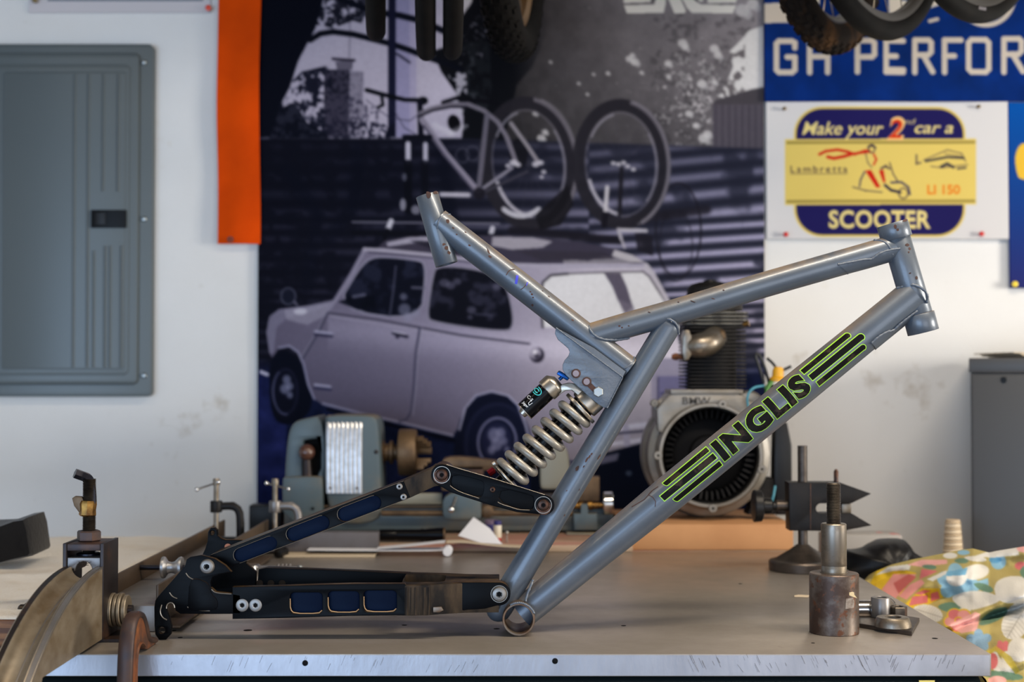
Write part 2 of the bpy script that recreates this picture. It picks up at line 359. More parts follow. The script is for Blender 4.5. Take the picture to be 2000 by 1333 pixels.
# ------------------------------------------------------------------ printed pictures: drawn in code, carried by mesh colours
class Canvas:
    def __init__(s, x0, y0, x1, y1, base):
        s.x0, s.y0 = x0, y0; s.w, s.h = int(x1-x0), int(y1-y0)
        s.a = np.empty((s.h, s.w, 3), np.float32); s.a[:] = base
        s.X, s.Y = np.meshgrid(np.arange(s.w) + x0 + .5, np.arange(s.h) + y0 + .5)
        s.X = s.X.astype(np.float32); s.Y = s.Y.astype(np.float32)
    def box(s, xa, ya, xb, yb):
        i0, i1 = max(0, int(xa - s.x0)), min(s.w, int(xb - s.x0) + 2); j0, j1 = max(0, int(ya - s.y0)), min(s.h, int(yb - s.y0) + 2)
        return (slice(j0, j1), slice(i0, i1)) if i1 > i0 and j1 > j0 else None
    def put(s, sl, al, c):
        al = al[..., None] if al.ndim == 2 else al
        s.a[sl] = s.a[sl] * (1 - al) + np.asarray(c, np.float32) * al
    def mask(s, pts):
        xs = [p[0] for p in pts]; ys = [p[1] for p in pts]
        sl = s.box(min(xs), min(ys), max(xs), max(ys))
        if sl is None: return None, None
        X, Y = s.X[sl], s.Y[sl]; ins = np.zeros(X.shape, bool)
        for k in range(len(pts)):
            (ax, ay), (bx, by) = pts[k], pts[(k+1) % len(pts)]
            if ay == by: continue
            c = (ay > Y) != (by > Y)
            ins ^= c & (X < (bx-ax) * (Y-ay) / (by-ay) + ax)
        return sl, ins.astype(np.float32)
    def poly(s, pts, c, al=1.0, noise=None):
        sl, m = s.mask(pts)
        if sl is None: return
        if callable(c): c = c(s.X[sl], s.Y[sl])
        if noise is not None: m = m * noise[sl]
        s.put(sl, m * al, c)
    def line(s, pts, w, c, al=1.0, soft=1.0, w2=None):
        n = len(pts) - 1
        for k in range(n):
            (ax, ay), (bx, by) = pts[k], pts[k+1]
            ww = w if w2 is None else w + (w2 - w) * (k + .5) / n
            sl = s.box(min(ax,bx)-ww-2, min(ay,by)-ww-2, max(ax,bx)+ww+2, max(ay,by)+ww+2)
            if sl is None: continue
            X, Y = s.X[sl], s.Y[sl]; dx, dy = bx-ax, by-ay; L = dx*dx + dy*dy or 1e-6
            t = np.clip(((X-ax)*dx + (Y-ay)*dy) / L, 0, 1); d = np.hypot(X-ax-t*dx, Y-ay-t*dy)
            s.put(sl, np.clip((ww/2 - d) / soft + .5, 0, 1) * al, c)
    def ell(s, cx, cy, rx, ry, c, al=1.0, ang=0.0, ring=None, soft=1.2, a0=None, a1=None):
        R = max(rx, ry) + (ring or 0) + 3; sl = s.box(cx-R, cy-R, cx+R, cy+R)
        if sl is None: return
        X, Y = s.X[sl]-cx, s.Y[sl]-cy; ca, sa = math.cos(ang), math.sin(ang)
        x, y = X*ca + Y*sa, -X*sa + Y*ca
        q = np.hypot(x/rx, y/ry) + 1e-6; d = (q - 1) * np.hypot(x, y) / q
        m = np.clip(-d/soft + .5, 0, 1) if ring is None else np.clip((ring/2 - np.abs(d))/soft + .5, 0, 1)
        if a0 is not None:
            an = np.degrees(np.arctan2(y/ry, x/rx)) % 360; lo, hi = a0 % 360, a1 % 360
            w = ((an >= lo) & (an <= hi)) if lo < hi else ((an >= lo) | (an <= hi)); m = m * w
        s.put(sl, m * al, c)
    def tris(s, vs, fs, c, fn, al=1.0):
        v = [fn(p) for p in vs]
        for f in fs: s.poly([v[i] for i in f], c, al)
    def text(s, t, x, y, h, c, width=None, shear=0.0, offset=0.0, space=1.0):
        vs, fs = text2d(t, 1.0, shear, offset, space); a = np.array(vs)
        capv = np.array(text2d('H', 1.0)[0])[:, 1].max(); k = h / capv; kx = k
        if width: kx = width / (a[:, 0].max() - a[:, 0].min())
        x0 = a[:, 0].min()
        s.tris(vs, fs, c, lambda p: (x + (p[0]-x0) * kx, y - p[1] * k))
    def noise(s, sc, seed=0, octs=3):
        r = np.random.default_rng(seed); out = np.zeros((s.h, s.w), np.float32); amp = 1.0; tot = 0
        for o in range(octs):
            nh, nw = int(s.h/sc)+3, int(s.w/sc)+3; g = r.random((nh, nw)).astype(np.float32)
            yy = np.arange(s.h)/sc; xx = np.arange(s.w)/sc; iy = yy.astype(int); ix = xx.astype(int)
            fy = (yy-iy)[:, None]; fx = (xx-ix)[None]; fy = fy*fy*(3-2*fy); fx = fx*fx*(3-2*fx)
            v = g[iy][:, ix]*(1-fy)*(1-fx) + g[iy+1][:, ix]*fy*(1-fx) + g[iy][:, ix+1]*(1-fy)*fx + g[iy+1][:, ix+1]*fy*fx
            out += v*amp; tot += amp; amp *= .55; sc = max(sc/2, 1.2)
        return out / tot
    def blur(s, n=1):
        for _ in range(n):
            a = s.a; b = a.copy(); b[1:-1] = (a[:-2] + 2*a[1:-1] + a[2:])/4; a = b.copy(); a[:, 1:-1] = (b[:, :-2] + 2*b[:, 1:-1] + b[:, 2:])/4; s.a = a
    def sample(s, u, v):
        x = np.clip(u - s.x0 - .5, 0, s.w-1.001); y = np.clip(v - s.y0 - .5, 0, s.h-1.001)
        i = x.astype(int); j = y.astype(int); fx = (x-i)[..., None]; fy = (y-j)[..., None]; a = s.a
        c = a[j, i]*(1-fx)*(1-fy) + a[j, i+1]*fx*(1-fy) + a[j+1, i]*(1-fx)*fy + a[j+1, i+1]*fx*fy
        c = np.clip(c/255.0, 0, 1)
        return np.where(c <= 0.04045, c/12.92, ((c+0.055)/1.055)**2.4)
def sheet(name, cv, Y, u0, v0, u1, v1, step, material, gain, parent=None, depth=None, thick=0.0015):
    """flat printed sheet hung in the plane y=Y; colours from the drawn canvas"""
    a, b = P(u0, v1, Y), P(u1, v0, Y); uc = (v0+v1)/2
    x0, x1, z0, z1 = P(u0, uc, Y).x, P(u1, uc, Y).x, a.z, b.z
    nx, nz = max(2, int((u1-u0)/step)), max(2, int((v1-v0)/step))
    X, Z = np.meshgrid(np.linspace(x0, x1, nx), np.linspace(z1, z0, nz))
    YY = np.full(X.shape, Y)
    if depth is not None: YY = YY + depth(X, Z)
    c_, s_ = math.cos(TH), math.sin(TH); dz = Z - CZ; f = Y*c_ + dz*s_
    U = 1000 + FPX*X/f; V = 666.5 - FPX*(-Y*s_ + dz*c_)/f
    C = cv.sample(U, V) * gain
    n = nx*nz
    vs = np.stack([X, YY, Z], -1).reshape(-1, 3)
    i = np.arange(nz-1)[:, None]*nx + np.arange(nx-1)[None]; q = np.stack([i, i+nx, i+nx+1, i+1], -1).reshape(-1, 4)
    # closed back so that the sheet has a thickness
    bs = vs.copy(); bs[:, 1] = np.max(YY) + thick
    rim = np.concatenate([np.arange(nx), np.arange(1, nz)*nx + nx-1, (nz-1)*nx + np.arange(nx-2, -1, -1), np.arange(nz-2, 0, -1)*nx])
    bidx = n + np.arange(len(rim)); vs2 = np.concatenate([vs, bs[rim]])
    side = np.stack([rim, np.roll(rim, -1), np.roll(bidx, -1), bidx], -1)
    me = bpy.data.meshes.new(name); F = np.concatenate([q, side])
    me.vertices.add(len(vs2)); me.vertices.foreach_set('co', vs2.astype(np.float32).ravel())
    me.loops.add(F.size); me.loops.foreach_set('vertex_index', F.astype(np.int32).ravel())
    me.polygons.add(len(F)); me.polygons.foreach_set('loop_start', (np.arange(len(F))*4).astype(np.int32))
    me.update(calc_edges=True)
    at = me.color_attributes.new('Col', 'FLOAT_COLOR', 'POINT')
    cc = np.ones((len(vs2), 4), np.float32); cc[:n, :3] = C.reshape(-1, 3); cc[n:, :3] = C.reshape(-1, 3)[rim]
    at.data.foreach_set('color', np.clip(cc, 0, 0.95).ravel())
    if depth is not None: me.polygons.foreach_set('use_smooth', [True]*len(me.polygons))
    return link(name, me, material, parent)

# ------------------------------------------------------------------ the room
YW = 3.04
MB().box(-3.2, 3.2, YW, YW+.12, -.02, 2.5).build('wall_back', M['wall'])['kind'] = 'structure'
for nm, x in (('wall_left', -3.2), ('wall_right', 3.2)):
    m = MB()
    if nm == 'wall_right':   # a wall with a window opening towards the front
        m.box(x, x+.12, -1.72, .6, 0, 2.5).box(x, x+.12, 1.8, YW, 0, 2.5).box(x, x+.12, .6, 1.8, 0, 1.0).box(x, x+.12, .6, 1.8, 1.9, 2.5)
    else: m.box(x-.12, x, -1.72, YW, 0, 2.5)
    m.build(nm, M['wall'])['kind'] = 'structure'
MB().box(-3.3, 3.3, -1.72, YW+.1, -.1, 0).build('floor', M['floor'])['kind'] = 'structure'
MB().box(-3.3, 3.3, -1.72, YW+.1, 2.46, 2.56).build('ceiling', M['ceiling'])['kind'] = 'structure'

GAIN = .93
# ------------------------------------------------------------------ mural
cv = Canvas(490, -90, 1505, 1090, (18, 24, 44))
X, Y = cv.X, cv.Y
n1, n2, n3 = cv.noise(60, 1), cv.noise(14, 2), cv.noise(5, 3, 2); n4 = cv.noise(26, 4, 4)
def C3(r, g, b): return np.stack([r + 0*X, g + 0*X, b + 0*X], -1) if np.ndim(r) or np.ndim(g) or np.ndim(b) else np.array((r, g, b))
# sky and tree zone
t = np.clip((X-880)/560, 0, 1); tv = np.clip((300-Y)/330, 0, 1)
base = 46 + 62*t**.8 + 48*tv*np.clip((X-980)/240, 0, 1) + (n4-.5)*22  # haze of reflected light at upper right painted into the tree tone
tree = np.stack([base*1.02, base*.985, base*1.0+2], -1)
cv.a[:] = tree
sky = 186 + 12*np.exp(-((X-890)/60)**2 - ((Y-165)/50)**2)
skyc = np.stack([sky-2, sky-8, sky+6], -1)
cv.a = np.where(((X < 905))[..., None], skyc, cv.a)
cv.poly([(773,-90),(800,-90),(800,268),(773,268)], (150,146,176), .8); cv.poly([(800,-90),(815,-90),(812,268),(800,268)], (168,162,186), .8)
cv.poly([(860,-90),(910,-90),(925,20),(905,60),(880,80)], (196,190,194))
# dark evergreen mass right of the pole
ed = np.clip((n2-.47)*10+.5, 0, 1)
big = [(845,100),(880,88),(896,40),(918,10),(935,-20),(948,-90),(1080,-90),(1070,60),(1040,130),(1010,165),(998,215),(985,270),(985,290),(900,290),(906,230),(890,180),(862,140)]
cv.poly(big, (24,26,34)); 
cv.poly([(870,128),(925,110),(935,200),(905,265),(893,230),(885,180)], (190,186,196), .9, np.clip((n2-.55)*14, 0, 1))
cv.poly([(900,70),(960,0),(955,110),(905,120)], (150,146,156), .7, np.clip((n3-.62)*14, 0, 1))
cv.poly([(905,88),(955,70),(960,170),(950,230),(915,210)], (44,48,54), .8, np.clip((n2-.4)*8, 0, 1))
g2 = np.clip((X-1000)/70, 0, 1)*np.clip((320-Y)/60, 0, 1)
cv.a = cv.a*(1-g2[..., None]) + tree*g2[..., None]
# bright foliage speckles on the right
dens = np.exp(-((X-1360)/95)**2 - ((Y-190)/110)**2)
m = np.clip((n3*.6 + n2*.5 + dens*.34 - .86)*14, 0, 1)*(Y < 285)*(X > 1080); cv.a = cv.a*(1-m[..., None]*.85) + np.array((196,192,194))*m[..., None]*.85
m = np.clip((n2 - .56 + dens*.06)*12, 0, 1)*(Y < 285)*(X > 1270); cv.a = cv.a*(1-m[..., None]*.28) + np.array((52,50,54))*m[..., None]*.28
for x, y, r in ((1229,115,7),(1240,121,8),(1235,108,5),(1333,84,9),(1338,92,7),(1305,124,7),(1371,164,9),(1395,95,9),(1402,108,8),(1374,270,10),(1382,262,8),(1345,222,7),(1359,245,6),(1253,142,4),(1306,150,4),(1130,163,3),(1147,184,3),(1159,145,3),(1187,143,4),(1130,-30,6),(1045,222,5),(1057,270,8),(1064,258,6),(1450,20,14),(1470,8,12),(1395,160,6),(1075,121,3)):
    cv.ell(x, y, r, r*.9, (202,199,200), .85, soft=3)
    cv.ell(x + r*.8, y + r*.6, r*.6, r*.7, (190,188,190), .7, soft=3)
sk = [(1404,190),(1420,160),(1432,130),(1425,100),(1448,78),(1462,60),(1505,45),(1505,178),(1460,182),(1430,192)]
cv.poly(sk, (214,212,212)); cv.poly(sk, (96,90,94), .75, np.clip((n2-.56)*16, 0, 1)*(X < 1455))
cv.poly([(1392,200),(1402,194),(1470,174),(1505,168),(1505,205),(1392,206)], (92,88,94))
cv.poly([(1392,204),(1505,204),(1505,290),(1392,290)], (104,99,108))
for k in range(9): cv.line([(1398+13*k, 206), (1398+13*k, 290)], 3, (84,80,90), .8)
# left tree, chimney and bushes
cv.poly([(655,120),(690,118),(688,136),(658,136)], (86,82,98), .7)
cv.line([(650,115),(692,118)], 5, (58,54,70)); cv.line([(672,-90),(684,60),(682,112)], 2.5, (120,116,130), .7)
cv.poly([(633,136),(683,136),(681,268),(633,268)], (78,75,92)); cv.poly([(633,136),(683,136),(681,268),(633,268)], (36,36,52), .8, np.clip((n3-.52)*8, 0, 1))
cv.poly([(683,138),(710,140),(708,268),(681,268)], (146,141,156)); cv.poly([(683,138),(710,140),(708,268),(681,268)], (120,116,132), .6, np.clip((n3-.5)*8, 0, 1))
bush = [(540,215),(560,170),(590,140),(640,128),(650,170),(645,268),(530,270)]
cv.poly(bush, (30,32,50), .95, np.clip((n2*.7+n3*.3-.40)*10, 0, 1)); cv.poly([(530,240),(640,235),(760,240),(765,272),(525,272)], (34,36,54), .85, np.clip((n3-.45)*8, 0, 1))
cv.poly([(640,180),(690,190),(740,215),(735,268),(640,268)], (60,58,78), .6, np.clip((n3-.5)*9, 0, 1))
cv.poly([(610,-90),(730,-90),(722,20),(705,45),(690,40),(650,55),(618,48)], (24,26,40), .9, np.clip((n2*.6+n3*.4-.42)*9, 0, 1))
cv.poly([(490,-90),(645,-90),(628,15),(616,55),(600,85),(582,120),(566,170),(548,205),(538,238),(528,268),(490,270)], (17,21,38))
cv.poly([(538,215),(575,200),(600,240),(640,262),(640,275),(525,275)], (18,22,38), .8)
cv.line([(606,78),(625,66),(650,62),(690,67),(730,77),(765,86),(800,98),(830,110),(865,122),(900,135)], 11, (20,24,38))
cv.line([(648,-10),(690,8),(735,24),(780,30),(820,40),(870,62)], 12, (22,26,42)); cv.line([(775,105),(800,122)], 5, (40,40,58), .7)
cv.poly([(758,-90),(773,-90),(773,268),(758,268)], (34,36,62)); cv.poly([(750,268),(760,245),(773,240),(773,268)], (26,28,48))
# corrugated fence
fy = Y - (268 + np.clip((X-900)/600, 0, 1)*20)
ph = (Y + (X-1000)*np.where(X > 1150, .045, .0))/np.interp(Y, [270, 420, 560], [14.5, 18.0, 19.5])
st = .5 + .5*np.sin(ph*2*pi)
lx = np.interp(X, [500, 760, 950, 1150, 1300, 1500], [.22, .28, .50, .85, 1.08, 1.18]); ly = np.interp(Y, [270, 330, 400, 480, 600], [.5, .62, .9, 1.1, 1.1])
brk = np.where(X < 900, np.clip((n4-.42)*6, 0, 1)*.9 + .1, np.clip((n1-.30)*6, .25, 1))
v = st**1.4*lx*ly*brk
d0 = np.interp(X, [500, 800, 1150, 1500], [22, 26, 48, 56])
fc = np.stack([d0 + v*100, d0+2 + v*95, d0 + 18 + v*100], -1)
wf = np.clip(fy/5, 0, 1)[..., None]; cv.a = cv.a*(1-wf) + fc*wf
cv.line([(520,270),(760,272),(900,272),(1100,283),(1390,288)], 3, (60,60,74), .6)
gnd = np.clip((Y - 700)/40, 0, 1)[..., None]
gc = np.stack([30 + (n4-.5)*36 + 14*(X < 560), 40 + (n4-.5)*36 + 12*(X < 560), 74 + (n4-.5)*54 + 26*(X < 560)], -1)
cv.a = cv.a*(1-gnd) + gc*gnd
# shadow tree on the fence, far bicycle on the right
for a in ([(700,290),(690,400),(640,470)], [(560,330),(620,420),(600,560)], [(860,290),(880,420),(870,460)]): cv.line(a, 26, (20,24,42), .55, soft=12)
cv.ell(1325, 450, 44, 92, (40,38,48), .7, ring=4); cv.ell(1320, 480, 32, 70, (40,38,48), .5, ring=3); cv.line([(1240,430),(1300,420),(1380,410)], 18, (46,44,54), .8, soft=8)
cv.poly([(1240,455),(1275,460),(1275,500),(1245,490)], (44,42,52), .8)
# bicycles on the roof
def arc(cx, cy, rx, ry, a0, a1, n=24, ang=0.0):
    o = []
    for k in range(n+1):
        t_ = math.radians(a0 + (a1-a0)*k/n); x, y = rx*math.cos(t_), ry*math.sin(t_)
        o.append((cx + x*math.cos(ang) - y*math.sin(ang), cy + x*math.sin(ang) + y*math.cos(ang)))
    return o
for cx, cy, rx, ry, an in ((1033, 320, 85, 120, -.12), (1214, 321, 84, 116, -.06)):
    cv.ell(cx, cy, rx, ry, (54,52,60), .95, an, ring=24, soft=2)
    cv.ell(cx, cy, rx+8, ry+8, (128,123,131), .85, an, ring=8, soft=3, a0=285, a1=70)
    for k in range(46):
        t_ = math.radians(-75 + k*3.2); cv.ell(cx + (rx+9)*math.cos(t_), cy + (ry+9)*math.sin(t_), 3, 2, (160,156,164), .55)
    cv.ell(cx, cy, rx-14, ry-15, (120,116,126), .8, an, ring=3)
    cv.ell(cx, cy, rx-17, ry-18, (186,182,190), .95, an, ring=7, soft=3, a0=95, a1=165)
    cv.ell(cx, cy, rx-16, ry-18, (160,156,166), .8, an, ring=4, soft=2, a0=215, a1=262)
    cv.ell(cx, cy, rx-16, ry-17, (150,146,156), .8, an, ring=4, soft=2, a0=325, a1=50)
    for k in range(16):
        t_ = k*pi/8 + .2; cv.line([(cx, cy), (cx + (rx-18)*math.cos(t_), cy + (ry-20)*math.sin(t_))], 1.2, (84,82,92), .5)
cv.line(arc(1018, 322, 68, 100, 60, 120), 10, (186,184,192), .9)
cv.poly([(1045,420),(1110,360),(1120,400),(1095,440),(1055,450)], (34,33,40), .85)
cv.ell(1013, 300, 18, 30, (30,30,38), .8)
for x, y in ((1198,319),(1208,321),(1218,318),(1226,325),(1237,331)): cv.ell(x, y, 5, 4, (196,192,198), .9, soft=2)
cv.line([(1186,366),(1182,420)], 8, (196,192,196)); cv.line([(1214,330),(1210,420)], 8, (44,42,50), .9); cv.line([(1182,420),(1180,440)], 12, (38,36,46))
cv.line([(716,176),(745,184),(790,195),(828,196)], 8, (18,20,30)); cv.ell(826, 197, 10, 8, (18,20,30)); cv.line([(745,184),(748,205),(738,210)], 6, (24,26,36))
cv.line([(865,200),(890,192),(925,196),(955,199),(975,204)], 7, (22,22,32)); cv.line([(820,200),(822,262)], 11, (28,28,44))
cv.line([(820,222),(845,212),(880,204),(915,204),(945,216),(972,238),(990,268),(1001,298),(1008,318)], 9, (132,127,138)); cv.line([(822,226),(845,216),(880,209),(912,209)], 4, (40,38,50))
cv.line([(824,234),(870,300),(932,372)], 12, (152,146,160)); cv.line([(828,246),(870,306),(928,376)], 4, (100,96,112))
cv.line([(951,225),(944,290),(935,368)], 10, (118,114,126)); cv.line([(935,374),(1000,328)], 6, (150,146,158))
cv.line([(998,241),(1030,285),(1052,318)], 8, (150,145,152)); cv.line([(940,378),(1030,335)], 5, (80,78,90))
for x, y, r in ((1003,318,8),(1012,322,6),(1046,321,7),(1056,318,6),(1062,336,5),(1058,346,4),(992,324,5)): cv.ell(x, y, r, r*.8, (196,192,200), .9, soft=2)
cv.line([(862,380),(915,381)], 9, (186,182,192)); cv.ell(936, 378, 12, 12, (40,38,48), .9)
cv.line([(797,281),(797,317)], 10, (196,192,204)); cv.line([(831,282),(831,316)], 9, (190,186,198))
cv.line([(790,268),(840,268)], 10, (24,26,40)); cv.line([(797,320),(797,410)], 16, (20,22,34), .9); cv.line([(830,320),(830,400)], 14, (22,24,36), .8)
cv.ell(790, 346, 4, 8, (120,120,134), .8); cv.ell(787, 400, 6, 12, (166,164,176), .85); cv.ell(812, 410, 9, 9, (150,148,160), .8)
cv.ell(887, 241, 12, 17, (20,20,28), 1, -.3)
for c_ in ((903,304,13),(923,300,13)): cv.ell(c_[0], c_[1], c_[2], 14, (110,108,122), .8, ring=2)
for pts in ([(715,195),(760,230),(800,236),(820,222)], [(760,200),(790,250),(812,262)]): cv.line(pts, 1.6, (60,58,76), .8)
cv.line([(850,245),(880,260),(905,248)], 10, (210,206,214), .55, soft=8)
# roof rack
cv.line([(688,434),(975,437)], 3.5, (128,126,140)); cv.line([(764,432),(758,447)], 10, (196,194,204)); cv.line([(962,446),(956,468)], 10, (190,188,198))
cv.line([(757,450),(748,478)], 9, (20,22,34)); cv.line([(955,468),(945,480)], 10, (24,24,36)); cv.line([(690,455),(980,462)], 9, (20,22,34), .8); cv.line([(1000,450),(1210,470)], 16, (40,38,48), .85, soft=5)
cv.line([(1208,449),(1262,451)], 7, (186,183,190)); cv.line([(1208,448),(1213,466),(1220,484)], 8, (176,172,180), w2=4)
# car: roof
cv.poly([(735,486),(752,470),(800,462),(880,460),(1000,460),(1070,466),(1140,474),(1200,486),(1240,500),(1262,516),(1000,518),(850,498)], (78,74,90))
cv.poly([(755,474),(800,464),(868,462),(862,470),(800,476),(757,482)], (176,172,186), .9, None); cv.poly([(962,463),(1040,464),(1080,472),(1060,484),(1000,488),(960,480)], (186,182,190), .8)
cv.poly([(1200,488),(1235,498),(1262,514),(1230,512),(1195,500)], (196,192,196), .9); cv.poly([(1100,506),(1150,510),(1180,500),(1250,512),(1200,518),(1100,518)], (170,166,172), .7)
cv.poly([(800,470),(900,472),(960,500),(860,494)], (52,50,64), .8); cv.poly([(1010,490),(1180,492),(1200,506),(1060,510)], (70,66,78), .8)
# car: body
def bodycol(x, y):
    l = np.interp(x, [520, 650, 800, 1000, 1150, 1330], [112, 124, 138, 160, 186, 196]) - np.clip((y-680)/220, 0, 1)*np.interp(x, [520, 800, 1100, 1330], [28, 40, 38, 40])
    l = l + 22*np.exp(-((y-(655+(x-800)*.09))/30)**2)*(x > 640)
    return np.stack([l, l-5, l+14 - np.clip((x-900)/300, 0, 1)*8], -1)
body = [(712,487),(850,497),(1000,515),(1262,515),(1276,532),(1300,585),(1320,640),(1334,700),(1334,905),(1200,905),(1110,900),(1035,870),(1026,830),(1010,790),(990,772),(960,765),(930,772),(908,795),(896,835),(884,852),(780,826),(700,808),(628,790),(612,778),(600,750),(592,710),(580,688),(560,676),(545,680),(531,700),(526,690),(520,650),(526,620),(545,604),(600,597),(655,585)]
cv.poly(body, bodycol)
cv.poly([(526,618),(545,604),(600,597),(655,588),(640,600),(560,622),(540,640),(534,690),(526,690),(520,650)], (140,137,156), .7)
cv.poly([(555,606),(600,600),(655,590),(640,615),(600,635),(560,625)], (166,163,178), .6)
cv.line([(631,789),(700,807),(780,825),(884,851)], 5, (150,148,170)); cv.line([(640,800),(780,835),(890,862)], 6, (14,18,36))
cv.line([(645,602),(622,650),(592,700)], 4, (84,82,102)); cv.line([(640,604),(618,650),(590,696)], 2, (160,158,174), .7)
cv.line([(645,612),(740,625),(820,640),(900,655),(1000,668),(1034,672)], 4, (88,85,102)); cv.line([(645,618),(820,646),(1000,676)], 3, (170,166,182), .7)
cv.line([(820,640),(812,690),(808,760),(803,805),(794,820),(780,824)], 4, (84,82,104)); cv.line([(824,640),(816,690),(812,760),(806,810)], 2, (170,168,184), .7)
cv.line([(712,487),(690,530),(655,586),(640,606)], 8, (150,146,164)); cv.line([(705,492),(683,533),(650,586)], 2.5, (70,68,88))
cv.line([(712,487),(750,489),(850,499),(930,508),(1000,517),(1100,520),(1264,519)], 7, (172,168,182)); cv.line([(720,493),(850,504),(1000,523)], 2, (60,58,76))
win = smoothpoly([(724,503),(760,502),(822,509),(829,518),(831,540),(822,628),(655,604),(700,526)], 2)
cv.poly(win, (22,26,44)); cv.poly(win, (58,62,84), .6, np.clip((n4-.55)*8, 0, 1))
for k in range(len(win)): cv.line([win[k], win[(k+1) % len(win)]], 3.5, (158,155,172))
cv.line([(773,520),(768,570),(761,618)], 3, (96,96,116)); cv.poly([(660,590),(700,575),(730,578),(735,600),(700,606)], (14,18,34), .8)
cv.line([(690,580),(712,576)], 6, (120,120,140), .8); cv.line([(805,562),(828,563)], 5, (120,118,136), .8)
for x, y, r in ((790,605,12),(797,620,9),(812,612,8),(788,580,7)): cv.ell(x, y, r, r, (150,150,170), .6, soft=5)
rw = smoothpoly([(846,535),(853,521),(900,521),(962,534),(988,556),(1000,600),(1003,636),(990,650),(845,630),(833,618)], 2)
cv.poly(rw, (26,28,42)); cv.poly(rw, (84,84,104), .55, np.clip((n4-.56)*8, 0, 1))
for k in range(len(rw)): cv.line([rw[k], rw[(k+1) % len(rw)]], 3.5, (150,147,162))
for x, y, r in ((868,553,10),(880,558,9),(893,550,8),(921,606,9),(918,620,5),(970,560,8)): cv.ell(x, y, r, r*.8, (120,118,138), .6, soft=4)
cv.line([(928,614),(962,616)], 4, (90,90,110), .7)
bw = [(1060,640),(1056,580),(1060,552),(1076,538),(1160,532),(1255,530),(1268,540),(1300,590),(1320,640)]
cv.poly(bw, (212,211,214)); cv.line(bw[:4] + [(1110,535)], 4.5, (76,73,82)); cv.line([(1110,535),(1160,533),(1255,531)], 3, (110,106,114)); cv.line([(1255,530),(1268,540),(1300,590)], 4, (120,116,124))
cv.line([(1262,518),(1275,535),(1306,592)], 9, (186,182,190))
cv.poly([(1180,534),(1212,534),(1224,560),(1236,600),(1222,612),(1206,585),(1196,560)], (96,90,106), .9)
cv.poly([(1206,585),(1236,595),(1245,625),(1225,625)], (130,124,138), .7)
for x, y, w_, c_ in ((632,650,32,(70,68,92)),(630,754,30,(70,70,98))): cv.line([(x-w_/2, y+4), (x+w_/2, y+7)], 6, c_); cv.line([(x-w_/2, y-2), (x+w_/2, y+2)], 5, (172,170,190))
cv.line([(768,651),(795,658)], 6, (52,50,70)); cv.line([(768,648),(792,653)], 3, (190,188,202)); cv.ell(776, 658, 4, 4, (60,58,78))
cv.ell(1049, 694, 14, 15, (54,50,66)); cv.ell(1046, 691, 11, 12, (168,163,178)); cv.ell(1049, 697, 6, 6, (70,66,82), .8, soft=3); cv.ell(1045, 688, 4, 4, (225,222,230))
cv.ell(563, 579, 14, 16, (96,98,116), 1, ring=3); cv.ell(563, 579, 12, 14, (36,40,58)); cv.line([(575,590),(580,596)], 5, (110,108,126)); cv.ell(587, 609, 13, 6, (196,194,206), .9, soft=3)
cv.line([(510,727),(522,732)], 7, (190,188,204))
# wheels of the car
cv.poly(smoothpoly([(524,706),(545,684),(575,690),(592,720),(600,755),(612,782),(600,815),(560,835),(528,815)], 2), (15,20,40))
cv.ell(557, 768, 28, 52, (20,24,44)); cv.ell(556, 767, 23, 43, (116,118,146), .9, -.05, ring=3, a0=80, a1=250); cv.ell(558, 765, 23, 43, (70,72,100), .8, ring=2)
for x, y, r in ((560,742,8),(566,755,7),(556,760,9),(566,772,6)): cv.ell(x, y, r, r*1.1, (150,152,176), .7, soft=5)
cv.line([(545,680),(565,676),(582,688),(593,712),(602,752),(614,780)], 4, (156,154,176))
cv.poly(smoothpoly([(884,880),(900,810),(925,780),(960,766),(995,776),(1018,812),(1030,870),(1040,960),(884,960)], 2), (24,30,54))
cv.ell(972, 868, 66, 82, (40,45,72)); cv.ell(972, 868, 58, 74, (28,34,60)); cv.ell(971, 864, 37, 47, (128,128,156), .95, .06, ring=5); cv.ell(971, 864, 30, 40, (44,48,78))
for x, y, r in ((965,850,12),(978,846,9),(970,868,11),(984,862,7),(960,880,7),(990,878,5)): cv.ell(x, y, r, r*1.15, (150,150,176), .7, soft=6)
cv.line([(897,840),(909,797),(930,773),(960,765),(992,773),(1012,792),(1027,832),(1036,868)], 4, (170,168,188))
# tail
cv.poly([(1270,700),(1340,700),(1340,820),(1274,820)], (150,147,168), .8); cv.poly([(1285,735),(1340,735),(1340,800),(1285,800)], (128,126,158)); cv.text('ZV2', 1290, 792, 24, (56,58,90), width=50)
cv.line([(1285,738),(1285,800)], 3, (84,82,110)); cv.line([(1195,838),(1262,830)], 10, (190,188,202)); cv.line([(1195,868),(1268,858)], 8, (190,188,202)); cv.line([(1222,835),(1226,880),(1212,895)], 12, (164,161,178)); cv.line([(1195,848),(1265,842)], 4, (70,70,90))
cv.poly([(1110,905),(1200,880),(1270,862),(1340,860),(1340,1090),(1035,1090),(1035,905)], (16,24,44)); cv.ell(1228, 925, 6, 5, (90,100,120), .8, soft=3)
cv.poly([(1036,872),(1120,905),(1210,885),(1205,900),(1120,920),(1036,905)], (130,128,148), .8)
cv.a *= (1 + (cv.noise(3, 9, 1) - .5)*.05)[..., None]
cv.blur(2)
